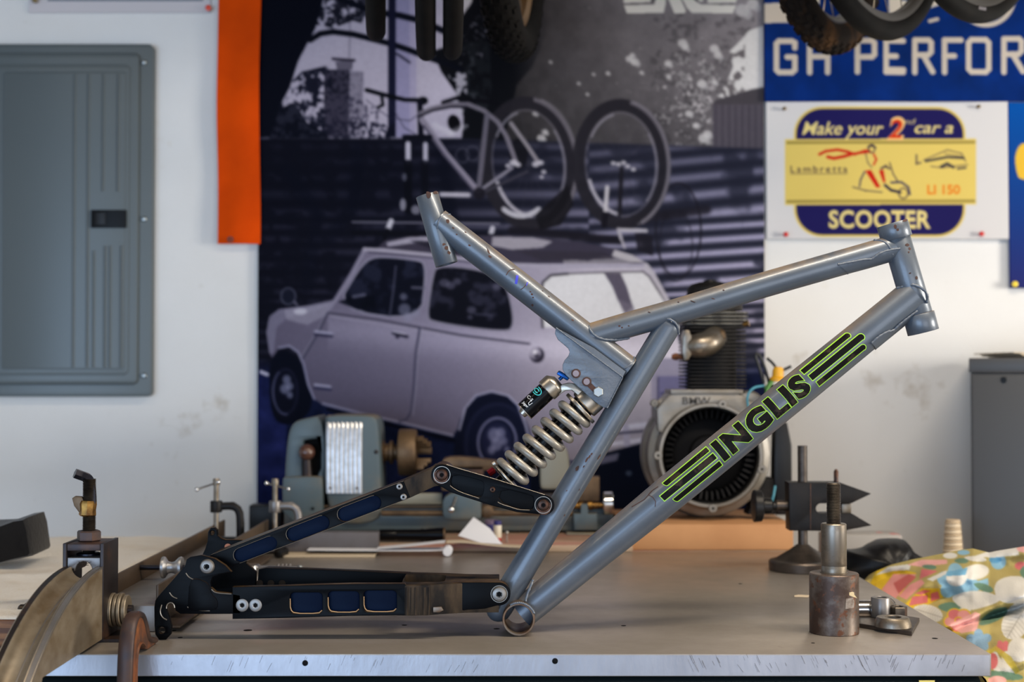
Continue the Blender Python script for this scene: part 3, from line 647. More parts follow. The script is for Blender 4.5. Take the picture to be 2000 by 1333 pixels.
# lettered mark at the top
WHT = (222, 219, 214)
for p in ([(1216,-30),(1272,-30),(1271,4),(1218,6)], [(1219,10),(1278,9),(1283,-10),(1283,-40),(1300,-40),(1300,8),(1296,25),(1224,26)],
          [(1290,-40),(1313,-40),(1340,22),(1336,26),(1317,26)], [(1331,-40),(1331,-5),(1341,14),(1352,25),(1431,26),(1438,10),(1370,9),(1358,2),(1350,-10),(1350,-40)],
          [(1362,-40),(1375,-40),(1373,3),(1366,3),(1360,-6)], [(1382,-40),(1444,-40),(1438,5),(1382,6)]): cv.poly(p, WHT)
cv.blur(1); cv.a = 255*np.clip(cv.a/255, 0, 1)**1.32
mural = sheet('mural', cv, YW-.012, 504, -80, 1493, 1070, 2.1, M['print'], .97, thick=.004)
tag(mural, 'large black and white photo mural of a small car carrying bicycles', 'mural')

# ------------------------------------------------------------------ felt banner, posters
cv = Canvas(1485, -90, 2120, 205, (2, 38, 104))
nb = cv.noise(40, 21, 3); cv.a *= (0.82 + .36*nb)[..., None]; BE = (196,184,170)
cv.poly([(1490,7),(1560,5),(1560,44),(1490,46)], BE); cv.poly([(1560,-70),(1600,-70),(1600,30),(1560,44)], (214,200,180))
cv.poly([(1732,-60),(1842,-60),(1842,8),(1805,20),(1735,36)], (206,198,186)); cv.poly([(1760,-40),(1800,-40),(1800,2),(1758,2)], (2,38,104)); cv.line([(1815,42),(1830,38)], 7, BE)
cv.ell(1925, -6, 55, 55, BE, ring=9); cv.poly(circ(1925, -6, 36), (206,200,190)); cv.poly([(1880,-60),(1960,-60),(1960,4),(1880,4)], (6,40,106), .9)
cv.line([(1886,22),(1912,8),(1940,-8)], 13, (210,206,198))
LW = 11
def L(*pts): cv.line(pts, LW, BE, soft=1.4)
L((1552,94),(1552,84),(1546,81),(1521,81),(1516,86),(1516,137),(1521,142),(1546,142),(1552,137),(1552,112),(1537,112))
L((1581,81),(1581,142)); L((1616,81),(1616,142)); L((1581,111),(1616,111))
L((1673,81),(1673,142)); L((1673,81),(1701,81),(1706,86),(1706,108),(1701,113),(1673,113))
L((1763,81),(1729,81),(1729,142),(1763,142)); L((1729,111),(1749,111)); cv.line([(1729,137),(1764,137)], 10, BE)
L((1786,81),(1786,142)); L((1786,79),(1813,79),(1818,84),(1818,102),(1812,108),(1786,108)); L((1803,109),(1821,141))
L((1844,79),(1844,142)); L((1844,79),(1876,79)); L((1844,110),(1863,110))
L((1897,78),(1925,78),(1931,84),(1931,135),(1925,141),(1897,141),(1891,135),(1891,84),(1897,78))
L((1961,77),(1961,141)); L((1961,76),(1990,76),(1995,81),(1995,100),(1989,106),(1961,106)); L((1978,106),(1998,140))
L((2028,141),(2028,76),(2050,110),(2072,76),(2072,141))
cv.blur(1)
wav = lambda X_, Z_: -.004 + .006*np.sin(X_*31) * np.clip((2.1-Z_)*1.5, .2, 1) + .003*np.sin(X_*13+1)
bn = sheet('banner', cv, YW-.018, 1493, -75, 2110, 198, 1.7, M['felt'], GAIN*1.0, depth=wav, thick=.004)
tag(bn, 'blue felt banner with pale block capitals, hung beside the mural', 'banner')

cv = Canvas(1485, 190, 1985, 480, (214, 211, 210))
NV = (32, 28, 84); YL = (222, 196, 104); BD = (218, 190, 92); OL = (150, 132, 66)
top = [(1553,272)] + [(1606 - 53*math.cos(a), 262 - 51*math.sin(a)) for a in np.linspace(0, pi/2, 10)] + [(1830 + 53*math.cos(a), 262 - 51*math.sin(a)) for a in np.linspace(pi/2, 0, 10)] + [(1883,272)]
bot = [(1553,400)] + [(1606 - 53*math.cos(a), 408 + 53*math.sin(a)) for a in np.linspace(0, pi/2, 10)] + [(1830 + 53*math.cos(a), 408 + 53*math.sin(a)) for a in np.linspace(pi/2, 0, 10)] + [(1883,400)]
for q in (top, bot): cv.poly(q, NV); cv.line(q, 4.5, BD)
cv.poly([(1533,272),(1906,271),(1906,400),(1533,401)], YL)
cv.line([(1538,279),(1902,278)], 6, OL, .85); cv.line([(1538,394),(1902,393)], 6, OL, .85)
GO = (226, 206, 132)
cv.text('Make your', 1566, 263, 24, GO, width=160, shear=.28, offset=.022); cv.text('car a', 1786, 260, 22, GO, width=76, shear=.28, offset=.022)
cv.text('2', 1731, 272, 41, (240,190,120), width=36, shear=.2, offset=.045); cv.text('2', 1735, 269, 34, (206,52,24), width=27, shear=.2, offset=.012); cv.text('nd', 1765, 243, 11, GO, width=24, shear=.25, offset=.01)
cv.text('SCOOTER', 1618, 445, 32, GO, width=200, offset=.035, space=1.05)
DK = (56, 46, 62); RD = (196, 34, 22)
cv.text('Lambretta', 1544, 337, 13, (70,56,56), width=110, space=1.3); cv.line([(1544,340),(1654,340)], 2, (110,92,70), .7)
cv.text('LI 150', 1811, 379, 17, (226,128,40), width=64, offset=.03); 
cv.line([(1600,302),(1612,296),(1635,293),(1655,297),(1668,302),(1690,295),(1698,297)], 5, RD); cv.line([(1616,307),(1628,310),(1648,306),(1662,302)], 6, RD); cv.line([(1662,301),(1692,298)], 4, RD)
cv.ell(1702, 291, 6, 8, DK, ring=2); cv.line([(1695,288),(1702,284),(1709,289)], 4, DK); cv.line([(1690,300),(1694,318),(1702,328)], 1.8, DK, .8); cv.line([(1706,302),(1711,312),(1706,322)], 4, RD, .8)
cv.poly([(1689,334),(1701,333),(1719,366),(1711,367)], RD); cv.poly([(1716,334),(1725,332),(1729,356),(1725,357)], RD); cv.line([(1720,330),(1728,325),(1737,330)], 3, DK)
cv.line([(1688,336),(1680,352),(1678,365)], 2.5, (46,44,84)); cv.line([(1665,366),(1690,373),(1722,376)], 3, DK, .6); cv.line([(1737,318),(1744,340),(1754,356)], 2, DK)
cv.line([(1740,357),(1760,356),(1774,366),(1777,380)], 3.5, (46,44,84)); cv.line([(1728,362),(1740,372),(1758,376)], 5, (30,28,60)); cv.ell(1764, 378, 9, 10, DK, .8, ring=2.5); cv.line([(1731,324),(1724,328)], 3, DK)
cv.line([(1804,313),(1850,293),(1878,300),(1886,316)], 2, DK, .7); cv.line([(1808,315),(1850,307),(1882,309)], 4, (44,44,60)); cv.line([(1790,303),(1790,320),(1798,318)], 4, DK, .6); cv.line([(1838,326),(1850,320),(1862,327)], 5, (44,44,60)); cv.line([(1818,325),(1840,328),(1890,322)], 2, DK, .7); cv.line([(1870,330),(1886,328)], 3, (44,44,60)); cv.line([(1845,300),(1878,306)], 1.5, DK, .7)
cv.blur(2)
wv2 = lambda X_, Z_: -.0035*np.sin((X_-.55)*9)**2
sp = sheet('poster', cv, YW-.012, 1497, 199, 1968, 467, 1.25, M['print'], GAIN*.98, depth=wv2, thick=.004)
tag(sp, 'white poster with a yellow band, a scooter rider and SCOOTER on navy', 'poster')
cv = Canvas(1960, 190, 2120, 575, (2, 70, 150))
k = np.clip((cv.Y-200)/360, 0, 1)[..., None]; cv.a[:] = (1-k)*np.array((4,78,160)) + k*np.array((40,44,104))
cv.poly(smoothpoly([(2003,278),(1990,284),(1982,305),(1984,330),(1992,356),(2060,340),(2060,290)], 2), (226,182,60)); cv.blur(1)
ps = sheet('poster', cv, YW-.014, 1971, 200, 2110, 563, 2.2, M['print'], GAIN, thick=.004)
tag(ps, 'blue poster with a yellow shape at the right edge, above the grey cabinet', 'poster')

def pin(u, v, Y, m, label, r=.0055, name='push_pin'):
    c = P(u, v, Y); o = MB().lathe(c, (0,-1,0), [(.0012,-.004),(.0012,.002),(r*.55,.002),(r*.5,.006),(r,.009),(r*.95,.013),(r*.5,.0145)], 14)
    return tag(o.build(name, m), label, 'pin')
pin(1533, 459, YW-.014, M['red_pin'], 'red push pin at the lower left corner of the scooter poster')
pin(1914, 458, YW-.014, M['red_pin'], 'red push pin at the lower right corner of the scooter poster')
pin(1530, 214, YW-.014, M['brass_pin'], 'dull tack at the upper left corner of the scooter poster', .004)
pin(1908, 210, YW-.014, M['brass_pin'], 'dull tack at the upper right corner of the scooter poster', .004)
pin(1979, 556, YW-.014, M['yellow_pin'], 'yellow push pin at the foot of the blue poster', .0065)
pin(409, 18, YW-.006, M['orange_pin'], 'orange red push pin holding the pale sheet above the panel', .0065)
pin(71, 3, YW-.006, M['brass_pin'], 'olive brass push pin at the left of the pale sheet', .006)

# orange fabric strip
def wavy(name, u0, v0, u1, v1, Y, amp, m, nx=14, nz=50, seed=3, thick=.0012):
    r = random.Random(seed); ph = [r.uniform(0, 6) for _ in range(4)]
    a = P(u0, (v0+v1)/2, Y).x; b = P(u1, (v0+v1)/2, Y).x; zt, zb = P(u0, v0, Y).z, P(u0, v1, Y).z
    vs = []; fs = []
    for k in range(2):
        for j in range(nz):
            for i in range(nx):
                s_, t_ = i/(nx-1), j/(nz-1); x = a + (b-a)*s_ + .002*math.sin(t_*7+ph[0]); z = zt + (zb-zt)*t_
                y = Y - amp*(.5+.5*math.sin(s_*5+ph[1]+t_*2)) * (0.3+.7*t_) - amp*.5*math.sin(t_*16+ph[2])*math.sin(s_*3+ph[3])
                vs.append((x, y + k*thick, z))
    n = nx*nz
    for j in range(nz-1):
        for i in range(nx-1):
            q = j*nx+i; fs.append((q, q+nx, q+nx+1, q+1)); fs.append((n+q, n+q+1, n+q+nx+1, n+q+nx))
    rim = [i for i in range(nx)] + [j*nx+nx-1 for j in range(1, nz)] + [(nz-1)*nx+i for i in range(nx-2, -1, -1)] + [j*nx for j in range(nz-2, 0, -1)]
    for k, q in enumerate(rim): p = rim[(k+1) % len(rim)]; fs.append((q, p, p+n, q+n))
    return MB().add(vs, fs).build(name, m, smooth=60)
ob = wavy('fabric_banner', 425, -80, 508, 477, YW-.020, .008, M['orange']); tag(ob, 'narrow bright orange fabric strip hanging beside the mural', 'banner')
MB().ring(P(450, 468, YW-.032), (0,-1,0), .0062, .003, .0016, 20).build('grommet', M['bolt_dark'], ob)
sh = MB().box(P(58,0,YW).x, P(412,0,YW).x, YW-.006, YW-.0035, P(0,26,YW).z, P(0,-70,YW).z).build('wall_sheet', M['plastic_sheet'])
tag(sh, 'pale paper sheet with a grey band pinned above the electrical panel', 'poster')
MB().box(P(95,0,YW).x, P(398,0,YW).x, YW-.0072, YW-.006, P(0,4,YW).z, P(0,-66,YW).z).build('printed_band', M['plastic_grey'], sh)

# ------------------------------------------------------------------ electrical panel
ep = thing('electrical_panel', P(90, 778, YW), 'grey green metal electrical panel with a ribbed door on the white wall', 'electrical panel')
Yp = YW - .03
def pr(u0, v0, u1, v1, r, Y0, Y1, name, m, par, holes=[], bev=.0015):
    mb = MB(); k = Y0
    o = [(P(u0,(v0+v1)/2,k).x, P(0,v0,k).z), (P(u1,(v0+v1)/2,k).x, P(0,v1,k).z)]
    plate(mb, rrect(o[0][0], o[1][1], o[1][0], o[0][1], r), holes, Y0, Y1, bev, px=False)
    return mb.build(name, m, par)
def pxrect(u0, v0, u1, v1, r, Y): return rrect(P(u0,(v0+v1)/2,Y).x, P(0,v1,Y).z, P(u1,(v0+v1)/2,Y).x, P(0,v0,Y).z, r)
pr(-190, 86, 297, 775, .010, Yp+.004, YW-.0005, 'cover_frame', M['panel'], ep)
# raised rim with a sloped inner edge
mb = MB(); plate(mb, pxrect(-180, 104, 272, 752, .012, Yp), [], Yp-.006, Yp+.004, .005, px=False); mb.build('raised_border', M['panel'], ep)
door = pr(-165, 126, 252, 733, .012, Yp-.0095, Yp-.006, 'door', M['panel'], ep, bev=.001)
pr(5, 140, 244, 722, .006, Yp-.0115, Yp-.0095, 'door_field', M['panel'], door, bev=.0009)
for u, v0, v1 in ((147,145,718),(174,145,718),(203,145,374),(232,145,374),(184,490,718),(206,480,718),(216,480,718),(238,480,718)):
    a, b = P(u, v0, Yp-.011), P(u, v1, Yp-.011)
    MB().tube([(a.x, Yp-.0105, a.z), (a.x, Yp-.0105, b.z)], .0034, 10).build('rib', M['panel'], door)
lt = pr(177, 410, 246, 445, .002, Yp-.018, Yp-.011, 'latch', M['panel_dark'], door)
pr(186, 416, 206, 439, .001, Yp-.020, Yp-.018, 'latch_slide', M['rubber'], lt, bev=.0005)
for v in (122, 428, 734):
    c = P(281, v, Yp+.002)
    MB().lathe(c, (0,-1,0), [(.0055,-.002),(.0055,.0015),(.0035,.0035),(.0005,.004)], 16).build('screw', M['zinc'], ep)

# ------------------------------------------------------------------ grey cabinet, paper on it
Yc = 2.72
cb = thing('metal_cabinet', (P(1887, 0, Yc).x, Yc, 0), 'dark grey metal cabinet at the right edge against the wall', 'cabinet')
xl = P(1887, 0, Yc).x; zt = P(0, 700, Yc).z
MB().box(xl+.003, xl+.52, Yc+.003, YW-.01, 0, zt-.028).build('carcass', M['cabinet'], cb, bevel=.002)
MB().box(xl, xl+.523, Yc-.002, YW-.008, zt-.0275, zt).build('top_panel', M['cabinet'], cb, bevel=.002)
dr = MB().box(xl+.006, xl+.51, Yc-.004, Yc+.003, .06, zt-.033).build('door', M['cabinet'], cb, bevel=.0015)
MB().lathe(P(1958, 742, Yc-.004), (0,-1,0), [(.0055,-.001),(.0055,.003),(.0045,.004)], 16).build('lock', M['panel_dark'], dr)
cb.rotation_euler = (0, 0, math.radians(-18.5))
pp = MB()
for k in range(5):
    x0 = P(1938 - 8*k + (k % 2)*5, 0, Yc).x; pp.obox((x0+.225, Yc+.10+.004*k, zt+.0012+k*.0024), (.16,.01*(k-2)*.3,0), (-.006,.10,0), (0,0,.001))
tag(pp.build('paper_stack', M['paper_tan']), 'low stack of tan papers on top of the grey cabinet', 'papers')

# ------------------------------------------------------------------ steel work table
YT0, YT1 = 1.631, 2.572; XR = .547; XL = -.98
tb = thing('steel_work_table', (-.2, 2.1, 0), 'thick worn steel work table that carries the bare bicycle frame', 'table')
mb = MB().box(XL, XR, YT0, YT1, TZ-.0255, TZ); top = mb.build('table_top', M['steel_top'], tb, bevel=.0008, bseg=2)
mb = MB().box(XL+.002, XR-.002, YT0-.0008, YT0+.001, TZ-.0245, TZ-.0012); mb.build('front_edge', M['steel_edge'], top)
mb = MB()
mb.tube([(XL+.02, YT0+.018, TZ-.052), (XR-.012, YT0+.018, TZ-.052)], .0262, 24)
mb.build('front_rail', M['table_frame'], tb)
MB().box(XL+.03, XR-.02, YT1-.07, YT1-.02, TZ-.0755, TZ-.0256).build('rear_rail', M['table_frame'], tb, bevel=.003)
for x in (XL+.05, XR-.045):
    for y in (YT0+.02, YT1-.046): MB().box(x-.024, x+.024, y-.02, y+.03, 0.0, TZ-.0255-.05).build('leg', M['table_frame'], tb, bevel=.003)
for u, v, r, rot in ((350,1212,.0048,0),(338,1233,.004,0),(352,1246,.003,0),(484,1232,.0055,0),(790,1222,.0035,0),(970,1229,.004,0),(1218,1223,.0032,0),(1826,1248,.0036,0),(1588,1257,.0022,0),(615,1088,.0022,0),(1446,1141,.003,0)):
    c = G(u, v); MB().lathe(c + Vector((0,0,-.002)), (0,0,1), [(r,0),(r,.0022),(r*.9,.0023),(.0001,.0023)], 18).build('drilled_hole', M['hole'], top)
for u, v in ((596,1296),(1084,1292)):
    c = P(u, v, YT0-.0006); MB().lathe(c, (0,-1,0), [(.0034,-.002),(.0034,.0004),(.0030,.0006),(.0001,.0006)], 18).build('tapped_hole', M['hole'], top)
rn2 = random.Random(9); sm = MB()
for k in range(90):
    u = rn2.uniform(1340, 1920) if k < 62 else rn2.uniform(330, 1000); v0 = rn2.uniform(1278, 1300); ln = rn2.uniform(6, 26); sl = .45 if u > 1200 and u < 1740 else -.40
    a, b = P(u, v0, YT0-.0010), P(u + sl*ln, min(v0+ln, 1314), YT0-.0010); sm.tube([a, b], rn2.uniform(.00008, .00020), 5)
sm.build('saw_mark', M['angle'], top)['kind'] = 'stuff'
tg = MB().box(P(1782,0,YT0).x, P(1812,0,YT0).x, YT0-.0095, YT0-.0085, TZ-.075, P(0,1330,YT0-.009).z).build('tag_label', M['decal_black'].copy(), tb)
tg.data.materials[0] = mat('yellow_paper_tag', rgb(216,196,110), 0.7)

# ------------------------------------------------------------------ rear bench and its wooden board
bn = thing('rear_bench', (.06, 2.77, 0), 'plain rear bench under the old lathe and the engine, against the wall', 'bench')
bx0, bx1 = P(506,0,2.6).x, P(1546,0,2.6).x
MB().box(bx0, bx1, 2.578, 2.99, TZ-.04, TZ).build('bench_top', M['bench_wood'], bn, bevel=.001)
for x in (bx0+.04, bx1-.04):
    for y in (2.61, 2.95): MB().box(x-.03, x+.03, y-.025, y+.025, 0, TZ-.04).build('leg', M['bench_wood'], bn)
BZ = TZ + .0125
bd = MB().box(P(512,0,2.58).x, P(1232,0,2.58).x, 2.560, 2.96, TZ+.0006, BZ).build('wooden_board', M['bench_wood'], None, bevel=.001)
tag(bd, 'thin pinkish wooden board lying under the lathe at the back edge', 'board')

# ------------------------------------------------------------------ THE BICYCLE FRAME
Y0 = 1.772; SC = FPX / Y0
def F(u, v, Y=Y0): return P(u, v, Y)
fr = thing('bicycle', F(1013, 1242, 1.75), 'bare grey full suspension bicycle frame standing on the steel table', 'bicycle')
def R(px): return px / SC
def ftube(name, pts, rpx, m, par=fr, seg=40, dn=1, caps=True):
    p = smoothline([F(*q) for q in pts], dn) if len(pts) > 2 else [F(*q) for q in pts]
    if isinstance(rpx, (list, tuple)) and len(rpx) != len(p):
        rr = [rpx[0] + (rpx[-1]-rpx[0]) * i/(len(p)-1) for i in range(len(p))]
    else: rr = rpx if isinstance(rpx, (list, tuple)) else [rpx]*len(p)
    return MB().tube(p, [R(r) for r in rr], seg, caps).build(name, m, par, smooth=50)
def hollow(name, a, b, rpx, m, par=fr, wall=4, seg=48):
    A, B = F(*a), F(*b); ax = B - A; L_ = ax.length; r = R(rpx); ri = R(rpx-wall)
    return MB().lathe_closed(A, ax, [(ri,0.0003),(ri+.0004,0),(r-.0004,0),(r,.0004),(r,L_-.0004),(r-.0004,L_),(ri+.0004,L_),(ri,L_-.0003)], seg).build(name, m, par, smooth=50)
hollow('seat_collar', (834,381), (872.5,517), 22.5, M['paint'])
mast = ftube('seat_mast', [(855,432),(1136,650.5),(1228,722)], 25.5, M['paint'])
tt = ftube('top_tube', [(1150,658),(1207,640.5),(1338,604),(1487,558),(1648,512),(1745,484)], 25, M['paint'], dn=2)
hollow('head_tube', (1745,446), (1801,638), 27, M['paint'], wall=6)
hollow('head_tube_ring', (1742.5,436.5), (1751.5,467), 30.5, M['paint'], wall=7)
hollow('head_tube_ring', (1794,614), (1803.5,649.5), 30.5, M['paint'], wall=7)
A_dt, B_dt = (1018,1200), (1783,578)
Ad, Bd = F(*A_dt), F(*B_dt)
n = 26; rad = lambda k: np.interp(k, [0,.18,.38,.7,.93,1], [30,31.5,35.5,35,33,33])
MB().tube([Ad.lerp(Bd, k/n) for k in range(n+1)], [R(rad(k/n)) for k in range(n+1)], 48).build('down_tube', M['paint'], fr, smooth=50)
# seat tube with rounded ends
A, B = (1303,642), (968,1200); pts = []; rs = []
for k, r in ((-.034,6),(-.031,14),(-.024,20),(-.012,24),(0,24.3),(.5,24.6),(.97,26),(.99,25),(1.005,21),(1.016,12),(1.02,5)):
    pts.append(F(A[0]+(B[0]-A[0])*k, A[1]+(B[1]-A[1])*k)); rs.append(R(r))
MB().tube(pts, rs, 40).build('seat_tube', M['paint'], fr, smooth=60)
# bottom bracket shell: a short open cylinder, axis across the frame
MB().lathe_closed(F(1013,1211,Y0-.0365), (0,1,0), [(.0172,.0006),(.0176,0),(.0194,0),(.0199,.0006),(.0199,.0724),(.0194,.073),(.0176,.073),(.0172,.0724)], 56).build('bottom_bracket_shell', M['raw'], fr, smooth=50)

# surface patches, weld beads, decals wrapped round a tube
def wrapper(a, b, rpx, lift=.0004, Ymid=Y0):
    A, B = F(*a), F(*b); u = (B-A).normalized(); w = Vector((-u.z, 0, u.x))
    if w.z > 0: w = -w
    front = Vector((0,-1,0))
    def f(s_, t_, h=0.0):
        r = R(rpx(s_) if callable(rpx) else rpx) + lift + h; ph = max(-1.5, min(1.5, math.asin(max(-.999, min(.999, t_/(r*SC))))))
        return A + u*(s_/SC) + w*(r*math.sin(ph)) + front*(r*math.cos(ph))
    return f
def st(a, b, p):
    d = Vector((b[0]-a[0], b[1]-a[1])); d.normalize(); q = Vector((p[0]-a[0], p[1]-a[1]))
    return (q.dot(d), (-q.x*d.y + q.y*d.x)*(1 if d.x > 0 else -1))
def wrapped(mb, vs, fs, f, tcuts, scuts=()):
    bm = bmesh.new(); bv = [bm.verts.new((v[0], v[1], 0)) for v in vs]
    for q in fs:
        try: bm.faces.new([bv[i] for i in q])
        except ValueError: pass
    for t_ in tcuts: bmesh.ops.bisect_plane(bm, geom=bm.verts[:]+bm.edges[:]+bm.faces[:], plane_co=(0,t_,0), plane_no=(0,1,0))
    for s_ in scuts: bmesh.ops.bisect_plane(bm, geom=bm.verts[:]+bm.edges[:]+bm.faces[:], plane_co=(s_,0,0), plane_no=(1,0,0))
    bm.verts.index_update(); vv = [f(v.co.x, v.co.y) for v in bm.verts]; ff = [tuple(v.index for v in q.verts) for q in bm.faces]
    bm.free(); return mb.add(vv, ff)
def bead(mb, pts, r=.0016, amp=.35, seg=8, seed=1):
    rn = random.Random(seed); pts = smoothline(pts, 2); out = []
    for i in range(len(pts)-1):
        d = (pts[i+1]-pts[i]).length; k = max(1, int(d/.0016))
        for j in range(k): out.append(pts[i].lerp(pts[i+1], j/k))
    out.append(pts[-1])
    MB().tube([p + Vector([rn.uniform(-1,1)*r*.12]*3) for p in out], [r*(1 + amp*math.sin(i*1.9)*.5 + rn.uniform(-.1,.1)) for i in range(len(out))], seg).build('weld_bead', M['paint_plate'], fr, smooth=70)
# down tube decal
dA, dB = A_dt, B_dt; Ldt = math.hypot(dB[0]-dA[0], dB[1]-dA[1]); wr = lambda s_: float(rad(s_/Ldt))
fg = wrapper(dA, dB, wr, .00025); fb = wrapper(dA, dB, wr, .00045)
cuts = [x*1.0 for x in range(-33, 24, 3)]
g_, k_ = MB(), MB()
def letters(word, s0, s1, t0, t1):
    cw = [0]; 
    base = text2d(word, 1.0, 0, 0, 1.14); a = np.array(base[0]); x0, x1 = a[:,0].min(), a[:,0].max(); y1 = a[:,1].max(); y0 = a[:,1].min()
    mp = lambda vs: [(s0 + (v[0]-x0)/(x1-x0)*(s1-s0), t1 - (v[1]-y0)/(y1-y0)*(t1-t0)) for v in vs]
    vs, fs = text2d(word, 1.0, 0, .078, 1.14); wrapped(g_, mp(vs), fs, fg, cuts)
    vs, fs = text2d(word, 1.0, 0, .060, 1.14); wrapped(k_, mp(vs), fs, fb, cuts)
letters('INGLIS', 496, 708, -25, 12.5)
def stripe(s0, s1, t0, t1, round_right, slant):
    def shape(i):
        a, b, c, d = s0+i, s1-i, t0+i, t1-i; h = d-c; r = h*.55
        if round_right == 2: o = [(a, c), (b-r, c)] + [(b-r + r*math.sin(x), d - h*.9*math.cos(x) - h*.1*(1-x/1.57)) for x in np.linspace(0, pi/2, 6)] + [(a + slant*0, d)]
        elif round_right == 1: o = [(a, c), (b-r, c)] + [(b-r+r*math.sin(x), c+r-r*math.cos(x)) for x in np.linspace(.3, pi-.3, 6)] + [(b-r, d), (a, d)]
        elif round_right == -2: o = [(b, c), (b, d), (a+r, d)] + [(a+r - r*math.sin(x), c + h*.9*math.cos(x) + h*.1) for x in np.linspace(0, pi/2, 6)]
        else: o = [(b, c), (b, d), (a+1, d), (a, c)]
        return o
    for i, m_, f in ((0, g_, fg), (1.5, k_, fb)):
        vs, fs = flat2d([shape(i)]); wrapped(m_, vs, fs, f, cuts)
stripe(717, 838, -29.5, -17.5, 1, 0); stripe(721, 856, -13.5, 1.5, 1, 0); stripe(725, 846, 5.5, 19, 1, 0)
stripe(372, 484, -29.5, -17.5, -2, 0); stripe(352, 486, -13.5, 1.5, -1, 0); stripe(368, 486, 5.5, 19, -2, 0)
dc = g_.build('decal', M['decal_green'], fr); dc['label'] = 'lime green outline of the lettering on the down tube'
d2 = k_.build('decal_fill', M['decal_black'], dc); d2['label'] = 'black letters INGLIS between triple bars'
# repair sleeves: raised patches with weld outline near the head tube
def sleeve(a, b, rpx, outline, up=.0012, nm='weld_outline'):
    f = wrapper(a, b, rpx, .0002); o = [st(a, b, p) for p in outline]
    mb = MB(); vs, fs = flat2d([o]); f1 = lambda s_, t_: f(s_, t_, up); wrapped(mb, vs, fs, f1, [x*2.5 for x in range(-14, 15)])
    mb.build('repair_sleeve', M['paint'], fr, smooth=60)
    return [f(s_, t_, up*.6) for s_, t_ in o]
tA, tB = (1487,558), (1745,484)
wb = MB()
o1 = [(1631,519),(1662,513),(1690,508),(1697,509),(1704,503),(1712,497),(1730,491),(1752,488),(1752,507),(1737,513),(1696,525),(1655,536)]
p_ = sleeve(tA, tB, 24.5, o1); bead(wb, p_[:8], .0015, seed=2); bead(wb, [p_[0], p_[-1]], .0007)
o2 = [(1694,672),(1706,660),(1728,648),(1737,648),(1745,640),(1752,633),(1788,606),(1796,606),(1797,618),(1770,646),(1712,688)]
p_ = sleeve(A_dt, B_dt, 33.5, o2); bead(wb, p_[:8], .0014, seed=3); bead(wb, [p_[0], p_[-1]], .0007)
# weld beads where tubes meet (seen side), slightly in front of the tubes
def ringbead(a, b, rpx, t0, t1, lean, bulge, n=9, seed=4, r=.0015):
    f = wrapper(a, b, rpx, .0004); bead(wb, [f(lean(k/n), t0+(t1-t0)*k/n) for k in range(n+1)], r, seed=seed)
ta = (1150,658); tb2 = (1338,604)
f = wrapper(ta, tb2, 25, .0006); bead(wb, [f(4,-24), f(4,-14), f(8,0), f(24,14), f(52,22), f(74,24.6)], .0016, seed=5)
hA, hB = (1745,446), (1801,638); f = wrapper(hA, hB, 27, .0006)
f = wrapper(hB, hA, 27, .0006)
dt = wrapper(A_dt, B_dt, 33, .0006)
bead(wb, [dt(Ldt-18,-32.5), dt(Ldt+6,-22), dt(Ldt+14,-6), dt(Ldt+16,10), dt(Ldt+6,24)], .0018, seed=6)
t_t = wrapper(tA, tB, 25, .0005); Lt = math.hypot(258, 74)
bead(wb, [t_t(Lt-34,-24.5), t_t(Lt-18,-18), t_t(Lt-12,-2), t_t(Lt-10,14), t_t(Lt-14,24)], .0015, seed=7)
su = wrapper((1303,642), (968,1200), 24.5, .0004)
bead(wb, [su(-5,-24), su(-14,-14), su(-17,0), su(-13,13), su(-2,24)], .0016, seed=8)
ms = wrapper((855,432), (1228,722), 25.5, .0004); Lm = math.hypot(373, 290)
bead(wb, [ms(Lm-6,-25), ms(Lm-2,-12), ms(Lm-10,8), ms(Lm-30,25)], .0015, seed=9)
bead(wb, [ms(12,-25), ms(2,-12), ms(4,4), ms(14,18), ms(30,25)], .0011, seed=10)
for k in range(2): bead(wb, [F(1013,1211,Y0-.036+.004*k) + Vector((.0203*math.cos(a), 0, .0203*math.sin(a))) for a in np.linspace(.35, 2.1, 14)], .0014, seed=11+k)
bead(wb, [F(1041,1133,1.757), F(1036,1147,1.753), F(1030,1160,1.7515), F(1026,1176,1.75)], .0016, seed=14)
# blue ink marks and scratched arcs on the seat mast
ink = MB(); fi = wrapper((855,432), (1228,722), 25.5, .0003)
def inkline(mb, pts, w, f, a=(855,432), b=(1228,722)):
    o = [st(a, b, p) for p in pts]
    for (s0,t0),(s1,t1) in zip(o[:-1], o[1:]):
        d = Vector((s1-s0, t1-t0)).normalized(); nx_ = (-d.y*w/2, d.x*w/2)
        vs = [(s0+nx_[0], t0+nx_[1]), (s1+nx_[0], t1+nx_[1]), (s1-nx_[0], t1-nx_[1]), (s0-nx_[0], t0-nx_[1])]
        wrapped(mb, vs, [(0,1,2,3)], f, range(-24, 25, 3))
inkline(ink, [(1011,540),(1008,557)], 5, fi); inkline(ink, [(1031,553),(1028,560)], 2, fi)
i1 = ink.build('ink_mark', M['ink_blue'], mast); i1['label'] = 'short blue marker stroke'
sc = MB(); inkline(sc, [(989,540),(993,533),(998,529),(1006,528)], 1.6, fi); sc.build('scratch', M['rustring'], fr); sc = MB(); inkline(sc, [(1017,568),(1023,564),(1028,558)], 1.4, fi); sc.build('scratch', M['rustring'], fr)
sc2 = wrapper(A_dt, B_dt, wr, .0003)
for pl in ([(1231,990),(1255,975),(1272,957),(1282,950)], [(1270,958),(1263,966),(1271,970),(1276,978),(1275,988)]):
    sc = MB(); inkline(sc, pl, 1.3, sc2, A_dt, B_dt); sc.build('scratch', M['rustring'], fr)
ch = MB(); rn = random.Random(5); fs_ = wrapper((1303,642), (968,1200), 25, .0002); ft_ = wrapper((1207,640.5), (1487,558), 25, .0002)
